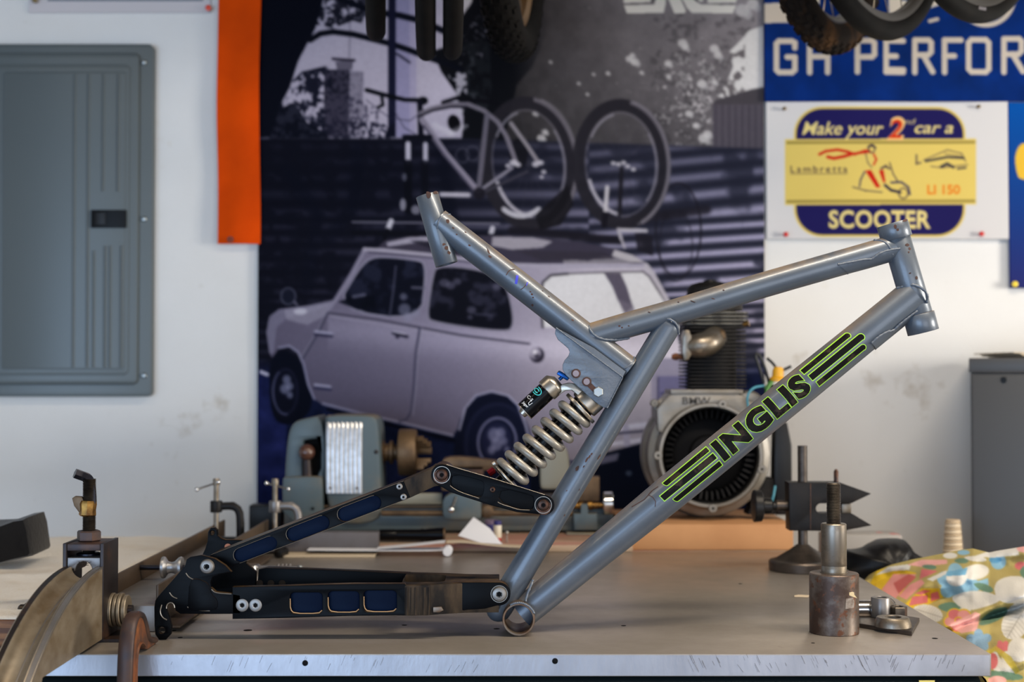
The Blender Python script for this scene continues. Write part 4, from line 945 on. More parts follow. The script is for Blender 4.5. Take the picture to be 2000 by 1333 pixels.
def chip(f, s_, t_, l, w, a=0.0):
    vs = [(s_ + (l*math.cos(k*pi/4.5)*math.cos(a) - w*math.sin(k*pi/4.5)*math.sin(a))*rn.uniform(.7,1.15), t_ + (l*math.cos(k*pi/4.5)*math.sin(a) + w*math.sin(k*pi/4.5)*math.cos(a))*rn.uniform(.7,1.15)) for k in range(9)]
    wrapped(ch, vs, [tuple(range(9))], f, range(-24, 25, 4))
for p, l, w in (((1126,914),5.5,3.2),((1145,897),7,1.9),((1150,891),4.5,2),((1154,886),3.5,1.8),((1139,910),3,1.2),((1169,892),7,1.4),((1106,957),2,1),((1131,955),2,1),((1102,1005),3,1),((1213,897),1.5,1)):
    s_, t_ = st((1303,642), (968,1200), p); chip(fs_, s_, t_, l, w)
fm = wrapper((855,432), (1228,722), 25.5, .0002)
for p, l, w in (((876,435),5,3.4),((886,448),3,2),((893,461),2,1.5),((918,482),2.6,2),((958,504),4,2.4),((954,492),9,1.6),((1036,572),2.4,1.5),((1039,577),2.6,2),((1041,583),2,1.6),((1040,598),2.6,2.4),((1118,627),3,1.6),((1072,581),3,1),((1060,570),2,1),((910,456),2.5,1)):
    s_, t_ = st((855,432), (1228,722), p); chip(fm, s_, t_, l, w, .5 if l > 4 else 0)
fc_ = wrapper((834,381), (872.5,517), 22.5, .0002)
for p, l, w in (((838,384),7,6),((852,378),4,7),((873,487),5,4),((878,496),4,3),((868,480),3,4)):
    s_, t_ = st((834,381), (872.5,517), p); chip(fc_, s_, t_, l, w)
for p, l, w in (((1208,638),2.5,2),((1213,641),2,2),((1226,638),2,1.5),((1350,590),6,1.3),((1410,568),2,1.2),((1390,585),5,1.2),((1266,611),3,1),((1323,591),2,1),((1475,584),3,1)):
    s_, t_ = st((1207,640.5), (1487,558), p); chip(ft_, s_, t_, l, w, .6)
fh = wrapper((1745,446), (1801,638), 27, .0002); fr1 = wrapper((1742.5,436.5), (1751.5,467), 30.5, .0002)
for p, l, w in (((1765,481),3,5),((1770,488),3,3),((1783,545),4,3.5),((1770,536),1.5,3),((1768,495),2,2)): 
    s_, t_ = st((1745,446), (1801,638), p); chip(fh, s_, t_, l, w)
for p, l, w in (((1741,447),5,3),((1745,452),3,3),((1762,433),3,7)):
    s_, t_ = st((1742.5,436.5), (1751.5,467), p); chip(fr1, s_, t_, l, w)
chips = ch.build('rust_chip', M['rustring'], fr); chips['label'] = 'brown rust chips in the grey paint'; chips['kind'] = 'stuff'

# shock mount gusset plates, front and rear
gp = [(1086,640),(1084,652),(1090,664),(1102,674),(1110,681),(1113,688),(1110,696),(1103,704),(1099,713),(1099,722),(1105,733),(1130,757),(1168,790),(1180,797),(1188,797),(1198,776),(1216,738),(1222,726),(1160,680)]
holes = [circ(1125,730,6.3), circ(1146,746,6.3)]
for y, nm in ((Y0-.0215, 'shock_mount_plate'), (Y0+.0165, 'shock_mount_plate')):
    mb = MB(); plate(mb, gp, holes, y, y+.005); mb.build(nm, M['paint_plate'], fr)
for a, b in (((1086,641),(1216,737)), ((1216,738),(1186,797))):
    n_ = 22; bead(wb, [F(a[0]+(b[0]-a[0])*k/n_, a[1]+(b[1]-a[1])*k/n_, Y0-.0222) for k in range(n_+1)], .0009, seed=int(a[0]))
rr = MB()
for u, v in ((1125,730),(1146,746)): rr.lathe_closed(F(u,v,Y0-.0228), (0,1,0), [(.0040,0),(.0058,.0004),(.0056,.0014),(.0041,.0014)], 18)
rr.obox(F(1156,757,Y0-.0217), (.004,0,-.004), (0,.0003,0), (.0022,0,.0022)).build('rust_ring', M['rustring'], fr)

def hexbolt(u, v, Y, r, m, name='bolt', h=.004, par=fr, hexagon=True, socket=False, washer=None):
    c = F(u, v, Y); mb = MB()
    if hexagon:
        mb.lathe(c, (0,-1,0), [(r,0),(r,h*.8),(r*.86,h)], 6)
    else:
        mb.lathe(c, (0,-1,0), [(r,0),(r,h*.35),(r*.86,h*.8),(r*.55,h),(r*.42,h),(r*.36,h*.5),(r*.01,h*.5)], 28, cap=False)
    if washer: mb.lathe(c, (0,1,0), [(washer,-.0006),(washer,.001)], 28)
    o = mb.build(name, m, par, smooth=30)
    if socket:
        MB().lathe(c + Vector((0,-h*.52,0)), (0,-1,0), [(r*.36,0),(r*.36,.0002)], 6).build('hex_socket', M['hole'], o)
    return o
hexbolt(1168, 766, Y0-.0215, .0066, M['zinc'], 'shock_bolt', .0045)

# ------------------------------------------------------------------ shock absorber
T0 = F(1168,766); T1 = F(960,960); ax = (T1-T0).normalized(); Ls = (T1-T0).length
side = Vector((ax.z, 0, -ax.x)).normalized()
if side.x > 0: side = -side
def A(k, off=0.0): return T0 + ax*(k/SC) + side*(off/SC)
sh = MB().lathe(A(6), ax, [(.004,0),(.010,.001),(.0136,.004),(.0136,.135),(.009,.136),(.009,.15)], 32).build('shock_absorber', M['shock_black'], fr)
MB().lathe(A(12), ax, [(.012,0),(.0185,.001),(.0192,.002),(.0192,.0158),(.0178,.0172),(.014,.0176)], 40).build('shock_head', M['silver'], sh)
MB().lathe(A(38), ax, [(.0145,0),(.0152,.0004),(.0152,.0100),(.0145,.0104)], 40).build('threaded_sleeve', M['shock_black'], sh)
MB().lathe_closed(A(43.5), ax, [(.0135,0),(.0238,.0002),(.0243,.0008),(.0243,.0040),(.0238,.0046),(.0135,.0048)], 48).build('preload_ring', M['silver'], sh)
# coil
turns = 7.75; pitch = 23.8/SC; k0 = 54; rw_ = R(7.6); rc = R(30.5); cp = []
e1 = Vector((0,-1,0)); e2 = ax.cross(e1)
N_ = int(turns*36)
for i in range(N_+1):
    t_ = i/36.0; th = 2*pi*t_ + 2*pi*.68
    end = min(t_, turns-t_); adv = t_*pitch
    if t_ < .6: adv += (.6-t_)*pitch*.25
    if turns-t_ < .6: adv -= (.6-(turns-t_))*pitch*.25
    cp.append(A(k0) + ax*adv + (e1*math.cos(th) + e2*math.sin(th))*rc)
MB().tube(cp, rw_, 14).build('coil_spring', M['spring'], sh, smooth=60)
MB().lathe_closed(A(k0+ (turns*pitch)*SC + 2), ax, [(.012,0),(.0215,.0004),(.0228,.0016),(.0228,.0028),(.012,.0034)], 44).build('spring_seat', M['silver'], sh)
MB().lathe_closed(A(k0+ (turns*pitch)*SC + 8), ax, [(.011,0),(.0195,.0003),(.0205,.0016),(.011,.0020)], 44).build('spring_seat', M['silver'], sh)
MB().lathe(A(k0+(turns*pitch)*SC-10), ax, [(.0085,0),(.0085,.03),(.012,.032),(.012,.04)], 24).build('lower_eye', M['shock_black'], sh)
MB().lathe(F(960,957,Y0-.02), (0,1,0), [(.009,0),(.009,.04)], 24).build('lower_bushing', M['shock_black'], sh)
# reservoir
RV0 = F(1088,741, Y0-.006); RV1 = F(1026,803, Y0-.006); rax = (F(1022,799,Y0-.006)-F(1066,758,Y0-.006)).normalized(); ctr = F(1069,763,Y0-.006)
rv = MB().lathe(ctr, rax, [(.0118,0),(.0124,.0006),(.0124,.0370),(.0118,.0377)], 40).build('reservoir', M['shock_black'], sh)
MB().lathe(ctr - rax*.0185, rax, [(.0015,0),(.0065,.0003),(.0098,.0030),(.0140,.0062),(.0146,.0080),(.0146,.0190),(.0136,.0200)], 40).build('reservoir_cap', M['silver'], sh)
MB().lathe(ctr + rax*.0377, rax, [(.0126,0),(.0126,.0010),(.0062,.0014),(.0055,.0055),(.0045,.006)], 32).build('reservoir_end', M['silver'], sh)
kn = F(1100,734,Y0-.008)
kax = Vector((.62,0,-.78)); kb = MB(); kp = (F(1100,734,Y0-.008)-ctr); 
kb.obox(F(1100,734,Y0-.008), Vector((.0068,0,-.0042)), (0,.0052,0), Vector((.0016,0,.0024))).build('adjuster_knob', M['blue_knob'], sh, bevel=.0012)
MB().tube([F(1092,742,Y0-.008), F(1099,736,Y0-.008)], .0022, 12).build('adjuster_stem', M['blue_knob'], sh)
mb = MB(); plate(mb, [(1098,751),(1112,748),(1125,750),(1146,767),(1136,782),(1127,771),(1117,763),(1104,764),(1092,772),(1088,760)], [], Y0-.012, Y0+.008, .001); mb.build('bridge_arm', M['silver'], sh)
hexbolt(961, 921, Y0-.010, .0045, M['red_knob'], 'rebound_knob', .001, sh)
mb = MB().lathe(F(954,926,Y0-.012), (F(970,914)-F(954,926)), [(.0035,0),(.0048,.0005),(.0048,.0085),(.003,.009)], 8).build('rebound_knob', M['red_knob'], sh)
MB().lathe(F(962,908,Y0-.010), (F(972,902)-F(962,908)), [(.0022,0),(.0028,.0004),(.0028,.004)], 10).build('needle_screw', M['silver'], sh)
# print on the reservoir, wrapped
fv = wrapper((1069,763), (1025.6,803.4), .0124*SC, .0003)
lgo = MB(); OFF = -.006
def fvv(s_, t_): p = fv(s_, t_); p.y += OFF; return p
def strk(mb, pts, w, f):
    for (s0,t0),(s1,t1) in zip(pts[:-1], pts[1:]):
        d = Vector((s1-s0, t1-t0)); d = d.normalized(); nx_ = (-d.y*w/2, d.x*w/2); e = (d.x*w*.3, d.y*w*.3)
        mb.add([f(s0+nx_[0]-e[0], t0+nx_[1]-e[1]), f(s1+nx_[0]+e[0], t1+nx_[1]+e[1]), f(s1-nx_[0]+e[0], t1-nx_[1]+e[1]), f(s0-nx_[0]-e[0], t0-nx_[1]-e[1])], [(0,1,2,3)])
cc = st((1069,763), (1025.6,803.4), (1048,763))
strk(lgo, [(cc[0]+6*math.cos(a)*(1.2), cc[1]+10*math.sin(a)) for a in np.linspace(-.6, 3.4, 14)], 1.5, fvv)
strk(lgo, [(cc[0]+3.4*math.cos(a), cc[1]+5*math.sin(a)) for a in np.linspace(2.2, 7.2, 12)], 1.7, fvv)
lg = lgo.build('reservoir_logo', M['cyan'], sh); lg['label'] = 'cyan swirl emblem'
tx = MB()
for word, (u, v), h in (('C-S', (1031,778), 6.5), ('Jager', (1022,789), 5.2)):
    vs, fs = text2d(word, h*1.35, 0, .02); s0, t0 = st((1069,763), (1025.6,803.4), (u, v)); an = math.radians(90)
    for q in [[(s0 + p[0]*math.cos(an)+p[1]*math.sin(an)*-1, t0 - h*.6 + (p[0]*math.sin(an)+p[1]*math.cos(an))) for p in vs]]:
        tx.add([fvv(s_, -t_ if False else t_) for s_, t_ in q], fs)
tx.build('reservoir_lettering', M['white_print'], sh)
strk2 = MB(); s_, t_ = st((1069,763), (1025.6,803.4), (1036,786)); strk(strk2, [(s_-4, t_-2), (s_+4, t_-2), (s_+6, t_+2), (s_-2, t_+3)], .8, fvv); strk2.build('reservoir_lettering', M['white_print'], sh)

# ------------------------------------------------------------------ rocker link
rk = [(863+21*math.cos(a), 928+21*math.sin(a)) for a in np.linspace(math.radians(115), math.radians(290), 14)] + [(1062+21*math.cos(a), 987+20*math.sin(a)) for a in np.linspace(math.radians(-75), math.radians(80), 14)] + [(1040,1004),(1010,1001),(960,988),(903,970),(880,962)]
YF = Y0 - .034
for y, nm in ((YF, 'rocker_link'), (Y0+.028, 'rocker_link')):
    mb = MB(); hs = []
    rc1 = smoothpoly([(884,925),(941,939),(946,946),(944,966),(937,973),(897,961),(878,948)], 1)
    rc2 = smoothpoly([(981,954),(1038,968),(1044,974),(1042,994),(1035,997),(1012,995),(972,979)], 1)
    plate(mb, rk, [rc1, rc2], y, y+.003, .0006); plate(mb, rk, [], y+.003, y+.007, .0004)
    link_ = mb.build(nm, M['black_ano'], fr)
    if y == YF: front_link = link_
shine = MB()
for pl, w in (([(872,908),(900,917),(960,934),(1010,950),(1064,967)], .0004), ([(879,949),(885,954),(897,961),(920,969),(936,974)], .0004), ([(972,981),(978,985),(1000,992),(1012,996),(1034,997)], .0004)):
    shine.tube(smoothline([P(u, v, YF-.0002) for u, v in pl], 1), w, 6)
for u, v in ((863,928),(1061,987)): shine.lathe_closed(P(u, v, YF-.0004), (0,1,0), [(.0098,0),(.0104,0),(.0104,.0006),(.0098,.0006)], 36)
shine.build('bare_edge', M['edge_shine'], front_link)
for u, v in ((863,928),(1061,987)): hexbolt(u, v, YF, .0072, M['bolt_dark'], 'pivot_bolt', .0045, fr, False, True)
hexbolt(962, 957, YF, .0036, M['bolt_dark'], 'shock_pin', .0025, fr, False, True)
for u, v in ((863,928),(1061,987)): MB().lathe(P(u,v,Y0), (0,1,0), [(.009,-.034),(.009,.034)], 20).build('pivot_axle', M['bolt_dark'], fr)

# ------------------------------------------------------------------ seat stay (upper arm)
YS = Y0 - .034; D_ = .062
def slab(outline, pockets, y0, y1, pd, m, name, par=fr, floor=None, bev=.0006):
    """milled bar: outline seen on its front face, pockets pd deep"""
    mb = MB()
    if pockets:
        plate(mb, outline, pockets, y0, y0+pd, bev); plate(mb, outline, [], y0+pd, y1, min(bev, .0004))
    else: plate(mb, outline, [], y0, y1, bev)
    o = mb.build(name, m, par)
    if floor and pockets:
        mf = MB()
        for p in pockets: plate(mf, p, [], y0+pd-.0004, y0+pd, 0.0001)
        mf.build('pocket_floor', floor, o)
    return o
def slot(x0, y0, x1, y1, r):
    a = math.atan2(y1-y0, x1-x0); return [(x0 + r*math.cos(a+pi/2+pi*k/8), y0 + r*math.sin(a+pi/2+pi*k/8)) for k in range(9)] + [(x1 + r*math.cos(a-pi/2+pi*k/8), y1 + r*math.sin(a-pi/2+pi*k/8)) for k in range(9)]
ss = slab([(396,1094),(413,1084),(540,1035),(788,940),(801,973),(720,1003),(540,1074),(468,1101),(440,1113),(428,1124),(405,1128),(390,1118)],
     [slot(470,1085,528,1062,14.5), slot(573,1044,629,1022,14.5), slot(673,1005,730,983,14.5)], YS, YS+D_, .004, M['black_ano'], 'seat_stay', floor=M['blue_black'])
yk = slab([(788,940),(838,918),(846,912),(870,912),(862,948),(848,951),(801,973)], [], YS+.0008, YS+D_-.001, 0, M['dusty_black'], 'stay_yoke')
MB().lathe(P(863,929,Y0-.026), (0,1,0), [(.0135,0),(.0142,.0006),(.0142,.053),(.0135,.0536)], 36).build('stay_yoke', M['black_ano'], fr)
gl = MB()
for a, b in (((413,1084),(788,940)), ((468,1101),(801,973))): gl.tube([P(*a, YS-.0001), P(*b, YS-.0001)], .00028, 6)
for pk in (slot(470,1085,528,1062,14.5), slot(573,1044,629,1022,14.5), slot(673,1005,730,983,14.5)):
    gl.tube([P(u, v, YS-.0001) for u, v in pk[3:9] + pk[9:11]], .00026, 6)
gl.build('bare_edge', M['edge_shine'], ss)
for u, v in ((780,951),(788,971.5)): hexbolt(u, v, YS, .0040, M['bolt_grey'], 'bolt', .0018, fr, False, True)

# ------------------------------------------------------------------ dropouts
def dropout(y, rear=False):
    dx = 0
    o = [(371,1089),(393,1085),(420,1092),(440,1105),(452,1118),(430,1122),(415,1128),(411,1138),(412,1148),(422,1157),(454,1160),(470,1163),(470,1200),(400,1200.5),(352,1200),(343,1194),(341,1187),(338,1181),(332,1180),(326,1184),(325,1192),(330,1206),(334.6,1224),(333,1240),(324,1250),(310,1250.5),(303,1240),(301.5,1222),(301,1187),(303,1174),(309,1165),(335,1136),(361,1106),(364,1094)]
    mb = MB(); plate(mb, o, [circ(316,1232,6.5)], y, y+.008, .0010)
    d = mb.build('dropout', M['black_ano'], fr)
    if not rear:
        mb = MB(); plate(mb, smoothpoly([(370,1134),(385,1130),(408,1140),(412,1160),(425,1172),(425,1190),(410,1194),(372,1194),(366,1188)], 1), [], y-.0012, y, .0008); mb.build('raised_pad', M['black_ano'], d)
        e = MB()
        for pl in ([(363,1120),(368,1128),(378,1133)], [(331,1158),(336,1166),(346,1170)], [(316,1182),(312,1196),(317,1207),(326,1212)], [(366,1186),(372,1192),(410,1194)], [(413,1152),(420,1159),(452,1161)]): e.tube(smoothline([P(u, v, y-.0002) for u, v in pl], 2), .0007, 8)
        e.tube([P(333+8*math.cos(a), 1190+10*math.sin(a)-2, y-.0001) for a in np.linspace(pi*.95, 2.0*pi, 12)], .0008, 8)
        e.build('bare_edge', M['silver'], d)
    return d
YD = Y0 - .058
dropout(YD)
mb = MB(); k_s = 1
rear_o = [(393,1088),(400,1074),(405,1058),(406,1040),(411,1032),(419,1031),(424,1036),(425,1046),(432,1052),(440,1055),(471,1055),(481,1060),(481,1100),(500,1118),(500,1164),(455,1170),(405,1165),(352,1166),(325,1160),(372,1104),(378,1094)]
plate(mb, rear_o, [circ(414.5,1041.5,4), circ(493,1150,3.5), circ(534,1150,3)], Y0+.045, Y0+.053, .0012); rd = mb.build('dropout', M['black_ano'], fr)
rd['label'] = 'far side dropout with the brake tab'
cb_ = MB().lathe(P(445,1069,Y0+.0446), (0,-1,0), [(.0042,-.001),(.0042,.0004),(.001,.0005)], 18).build('copper_pin', mat('copper', rgb(150,92,66), .4, .7), rd)
MB().lathe(P(404,1107,YD+.0), (0,1,0), [(.0085,0),(.0085,.112)], 24).build('axle_pivot', M['black_ano'], fr)
hexbolt(405, 1107, YD-.0002, .0088, M['bolt_grey'], 'pivot_bolt', .005, fr, False, True)

# ------------------------------------------------------------------ chain stay (lower arm): two milled bars and a front yoke
YB = Y0 - .058
cs_o = [(454,1147.5),(600,1143.5),(690,1141),(790,1141),(793,1144),(812,1147),(812,1203.5),(772,1203),(680,1204),(560,1208),(454,1210)]
wins = [rrect(566,1158,630,1200,9), rrect(640,1155.5,702,1197.5,9), rrect(710,1154,775,1196.5,9)]
c1 = slab(cs_o, wins, YB, YB+.017, .006, M['black_ano'], 'chain_stay', floor=M['blue_black'])
e = MB()
for w in wins: e.tube([P(u, v-.5, YB-.0002) for u, v in (w[12:18] + w[18:19])[::-1]] , .0007, 8); e.tube([P(u, v, YB-.0001) for u, v in w[6:13]], .0007, 8)
e.tube([P(455,1148,YB-.0001), P(600,1144,YB-.0001), P(690,1141.5,YB-.0001), P(788,1141.5,YB-.0001)], .0003, 6)
for w in wins:
    pl = [p for p in w if p[1] > (w[0][1] + 1) ]
M['tan_edge'] = mat('tan_dust_edge', rgb(150,118,82), .7)
e = MB()
for (x0, y0_, x1, y1_) in ((566,1158,630,1200),(640,1155.5,702,1197.5),(710,1154,775,1196.5)):
    e.tube(smoothline([P(x0+.5, y0_+12, YB+.001), P(x0+.8, y1_-9, YB+.001), P(x0+9, y1_-.8, YB+.001), P(x1-8, y1_-.8, YB+.001), P(x1-1, y1_-7, YB+.001)], 1), .0007, 8)
e.build('dusty_edge', M['tan_edge'], c1)
for u in (473, 499):
    hexbolt(u, 1183, YB, .0076, M['bolt_grey'], 'bolt', .0010, fr, False, True)
Yr = Y0 + .040
r_o = [(505,1113),(520,1110),(680,1115.5),(800,1121),(800,1175),(700,1178),(520,1180),(500,1175)]
slab([(u, v) for u, v in r_o], [], Yr, Yr+.017, 0, M['black_ano'], 'chain_stay')
for u, v in ((507,1140),(529,1140),(551,1140)): MB().lathe(P(u, v, Yr-.0002), (0,-1,0), [(.0045,-.001),(.0042,.0006),(.001,.0007)], 18).build('bolt', M['dusty_black'], fr)
MB().lathe(P(831,1131.5,Yr-.0002), (0,-1,0), [(.0018,-.001),(.0018,.0006)], 12).build('bolt', M['silver'], fr)
# yoke: solid body joining both bars, in plan view; built as a loft of plan outline at two heights
def zt(u, v, Y): return P(u, v, Y)
yo = MB()
def plan(pts, z0, z1, holes=[], bev=.0008):
    vs, fs = flat2d([pts] + holes, (z1-z0)/2 - bev, bev); zc = (z0+z1)/2
    return [(v[0], v[1], zc + v[2]) for v in vs], fs
xA, xB, xC, xE = P(783,0,YB).x, P(860,0,YB).x, P(915,0,YB).x, P(975,0,Y0).x
zb_, zt_ = P(0,1203,YB).z, P(0,1144,YB).z
out = [(xA, YB+.0005), (P(812,0,YB).x, YB-.001), (P(836,0,YB).x, YB-.0005), (xB, YB+.008), (P(905,0,YB).x, YB+.018), (P(950,0,Y0).x, Y0-.037), (xE, Y0-.037), (xE, Y0+.037), (P(950,0,Y0).x, Y0+.037), (P(905,0,YB).x, Y0+.040), (xB, Y0+.050), (xA, Y0+.057)]
h1 = rrect(xA-.001+.002, Y0-.030, xA+.052, Y0+.034, .012); h2 = rrect(P(922,0,Y0).x, Y0-.022, xE+.02, Y0+.022, .006)
h2 = [(min(p[0], xE-.0015), p[1]) for p in h2]
vs, fs = plan(out, zb_, zt_, [h1])
yo.add([(v[0], v[1], v[2] - max(0, (v[0]-xC))*.0 ) for v in vs], fs)
y1 = yo.build('chain_stay_yoke', M['dusty_black'], fr)
# pivot ears
for y0_, y1_ in ((Y0-.0405, Y0-.0225), (Y0+.0225, Y0+.0375)):
    ear = [(868,1141),(905,1138),(957,1138)] + [(975+22*math.cos(a), 1161+23*math.sin(a)) for a in np.linspace(math.radians(-85), math.radians(100), 14)] + [(947,1190),(914,1192),(877,1198),(868,1199)]
    mb = MB(); plate(mb, ear, [], y0_, y1_, .001); mb.build('pivot_ear', M['black_ano'], fr)
MB().lathe_closed(P(975,1161,Y0-.0409), (0,1,0), [(.0098,0),(.0103,0),(.0103,.0006),(.0098,.0006)], 36).build('bare_edge', M['edge_shine'], fr)
hexbolt(975, 1161, Y0-.0407, .0092, M['bolt_grey'], 'pivot_bolt', .005, fr, False, True)
rb = MB()
for k, u in enumerate((795,803,812,820,829,838)): rb.tube([P(u, 1148, YB+.0002), P(u-1, 1202, YB+.0002)], .0012 if k % 2 else .0020, 10)
rb.build('rib', M['dusty_black'], y1)
mb = MB(); plate(mb, [(846,1187),(862,1186),(866,1193),(858,1197),(846,1197)], [], YB+.001, YB+.004, .0004); mb.build('cable_stop', M['raw'], y1)

# ------------------------------------------------------------------ old lathe on the wooden board
YL = 2.76
lt = thing('lathe', (P(860,0,YL).x, YL+.05, BZ), 'old grey green bench lathe with a ribbed metal cover, behind the swing arm', 'lathe')
def prof(name, pts, y0, y1, m, par, sm=1, bev=.002, holes=[]):
    mb = MB(); plate(mb, smoothpoly(pts, sm) if sm else pts, holes, y0, y1, bev); return mb.build(name, m, par)
bed = MB()
z0, z1 = BZ+.004, P(0,992,YL).z
bed.box(P(560,0,YL).x, P(1196,0,YL).x, YL-.01, YL+.10, z0, z1); bed.build('bed', M['teal'], lt, bevel=.004)
MB().box(P(562,0,YL).x, P(1190,0,YL).x, YL-.014, YL-.004, z1, z1+.006).build('bed_way', M['brown_metal'], lt, bevel=.001)
for u0, u1 in ((560,640),(1100,1180)):
    MB().box(P(u0,0,YL).x, P(u1,0,YL).x, YL-.02, YL+.12, BZ, z0).build('foot', M['dark_steel'], lt, bevel=.002)
for u0, u1 in ((700,735),(985,1015)): MB().box(P(u0,0,YL).x, P(u1,0,YL).x, YL+.0, YL+.10, BZ, z0).build('foot', M['dark_steel'], lt, bevel=.002)
prof('headstock', [(553,1018),(556,920),(562,850),(572,826),(592,818),(636,810),(636,1018)], YL-.012, YL+.11, M['teal'], lt, 2, .006,
     [smoothpoly([(591,863),(600,860),(624,857),(626,862),(626,934),(591,934)], 1)])
prof('headstock_recess', [(585,852),(630,850),(630,938),(585,938)], YL+.012, YL+.016, M['hole'], lt, 0, .0005)
prof('headstock_housing', [(634,1024),(633,818),(640,811),(715,811),(732,815),(739,828),(742,880),(745,960),(746,1024)], YL-.022, YL+.105, M['teal'], lt, 2, .006)
cvr = MB(); u0, u1 = 637, 707; n_ = 64; vs = []; 
prof_pts = [(P(0,962,YL).z, 0), (P(0,838,YL).z, 0), (P(0,824,YL).z, .005), (P(0,815,YL).z, .014), (P(0,811,YL).z, .030)]
xx = [P(u0,890,YL-.026).x + (P(u1,890,YL-.026).x-P(u0,890,YL-.026).x)*i/n_ for i in range(n_+1)]
for z, dy in prof_pts:
    for i, x in enumerate(xx): vs.append((x, YL-.026+dy - .0011*abs(math.sin(i/n_*pi*8)), z))
fsx = [(j*(n_+1)+i, j*(n_+1)+i+1, (j+1)*(n_+1)+i+1, (j+1)*(n_+1)+i) for j in range(4) for i in range(n_)]
k = len(vs); vs += [(v[0], v[1]+.0025, v[2]) for v in vs]; fsx += [tuple(q+k for q in f[::-1]) for f in fsx]
e0 = [(j*(n_+1), (j+1)*(n_+1), (j+1)*(n_+1)+k, j*(n_+1)+k) for j in range(4)] + [(j*(n_+1)+n_, (j+1)*(n_+1)+n_, (j+1)*(n_+1)+n_+k, j*(n_+1)+n_+k) for j in range(4)] + [(i, i+1, i+1+k, i+k) for i in range(n_)]
fsx += e0
cv_ = cvr.add(vs, fsx).build('ribbed_cover', M['alu_cover'], lt, smooth=25)
for u in (645, 697): MB().lathe(P(u,954,YL-.0275), (0,-1,0), [(.0022,-.002),(.0022,.0008),(.001,.0014)], 14).build('rivet', M['brown_metal'], cv_)
MB().lathe(P(735,883,YL-.02), (0,-1,0), [(.004,-.002),(.004,.003),(.002,.004)], 12).build('oiler', M['dark_steel'], lt)
prof('gear_cover', [(552,1020),(551,938),(556,932),(626,931),(630,937),(630,1020)], YL-.034, YL-.008, M['teal'], lt, 1, .004)
MB().lathe(P(611,994,YL-.034), (0,-1,0), [(.0028,-.001),(.0028,.002)], 12).build('screw', M['hole'], lt)
kb_ = P(599, 884, YL-.02); MB().lathe(kb_, (0,0,1), [(.0158*math.sin(a)+.00001, -.0158*math.cos(a)) for a in np.linspace(0, pi, 14)], 24, cap=False).build('lever_knob', M['knob_brown'], lt, smooth=80)
MB().tube([P(599,896,YL-.018), P(600,934,YL-.014)], [.008, .011], 16).build('lever', M['dark_steel'], lt)
ax0 = P(742, 884, YL+.045)
MB().lathe(ax0, (1,0,0), [(.022,-.01),(.024,.0),(.024,.008),(.017,.011),(.017,.018),(.023,.020),(.023,.026),(.015,.028),(.015,.042)], 32).build('spindle', M['brown_metal'], lt)
chk = MB().lathe(ax0, (1,0,0), [(.030,.036),(.0445,.038),(.046,.041),(.046,.068),(.044,.072),(.012,.073),(.012,.06)], 48, cap=False).lathe(ax0, (1,0,0), [(.030,.0365),(.001,.0365)], 48, cap=False).build('chuck', M['brown_metal'], lt)
for k in range(3):
    a = 2*pi*k/3 + .9; d = Vector((0, -math.cos(a), math.sin(a))); t_ = Vector((0, math.sin(a), math.cos(a)))
    for r_, h in ((.038,.014),(.030,.021),(.022,.028)): 
        MB().obox(ax0 + Vector((.073+h/2,0,0)) + d*r_*.86, (h/2,0,0), d*.0045, t_*.0065).build('chuck_jaw', M['brown_metal'], chk, bevel=.0006)
MB().lathe(ax0+Vector((.055,-.0445,0)), (0,-1,0), [(.0055,-.01),(.0055,.0012),(.003,.0012),(.003,-.003)], 12).build('key_socket', M['dark_steel'], chk)
# carriage
prof('apron', [(864,962),(938,960),(941,1012),(934,1017),(872,1017),(864,1012)], YL-.050, YL-.012, M['teal'], lt, 2, .004)
MB().obox(P(905,945,YL+.01), (.040,0,0), (0,.055,0), (0,0,.010)).build('cross_slide', M['brown_metal'], lt, bevel=.002)
MB().obox(P(915,921,YL+.0), (.030,0,0), (0,.03,0), (0,0,.012)).build('tool_post', M['dark_steel'], lt, bevel=.002)
prof('top_slide', [(862,906),(868,894),(905,893),(960,900),(975,902),(978,915),(940,922),(866,916)], YL-.03, YL+.02, M['brown_metal'], lt, 1, .003)
MB().tube([P(890,972,YL-.052), P(882,994,YL-.068)], [.0026,.0028], 12).build('feed_lever', M['chrome'], lt)
MB().lathe(P(881.5,996,YL-.069), (0,0,1), [(.0062*math.sin(a)+.00001, -.0062*math.cos(a)) for a in np.linspace(0, pi, 12)], 20, cap=False).build('lever_ball', M['chrome'], lt, smooth=80)
MB().lathe(P(952,1000,YL-.03), (0,-1,0), [(.012,-.02),(.012,.004),(.006,.006)], 20).build('half_nut', M['brown_metal'], lt)
MB().tube([P(745,1003,YL-.028), P(1118,1003,YL-.028)], .0055, 14).build('lead_screw', M['brown_metal'], lt)
MB().box(P(738,0,YL).x, P(866,0,YL).x, YL-.022, YL-.008, P(0,984,YL).z, P(0,962,YL).z).build('bed_guard', M['olive'], lt, bevel=.003)
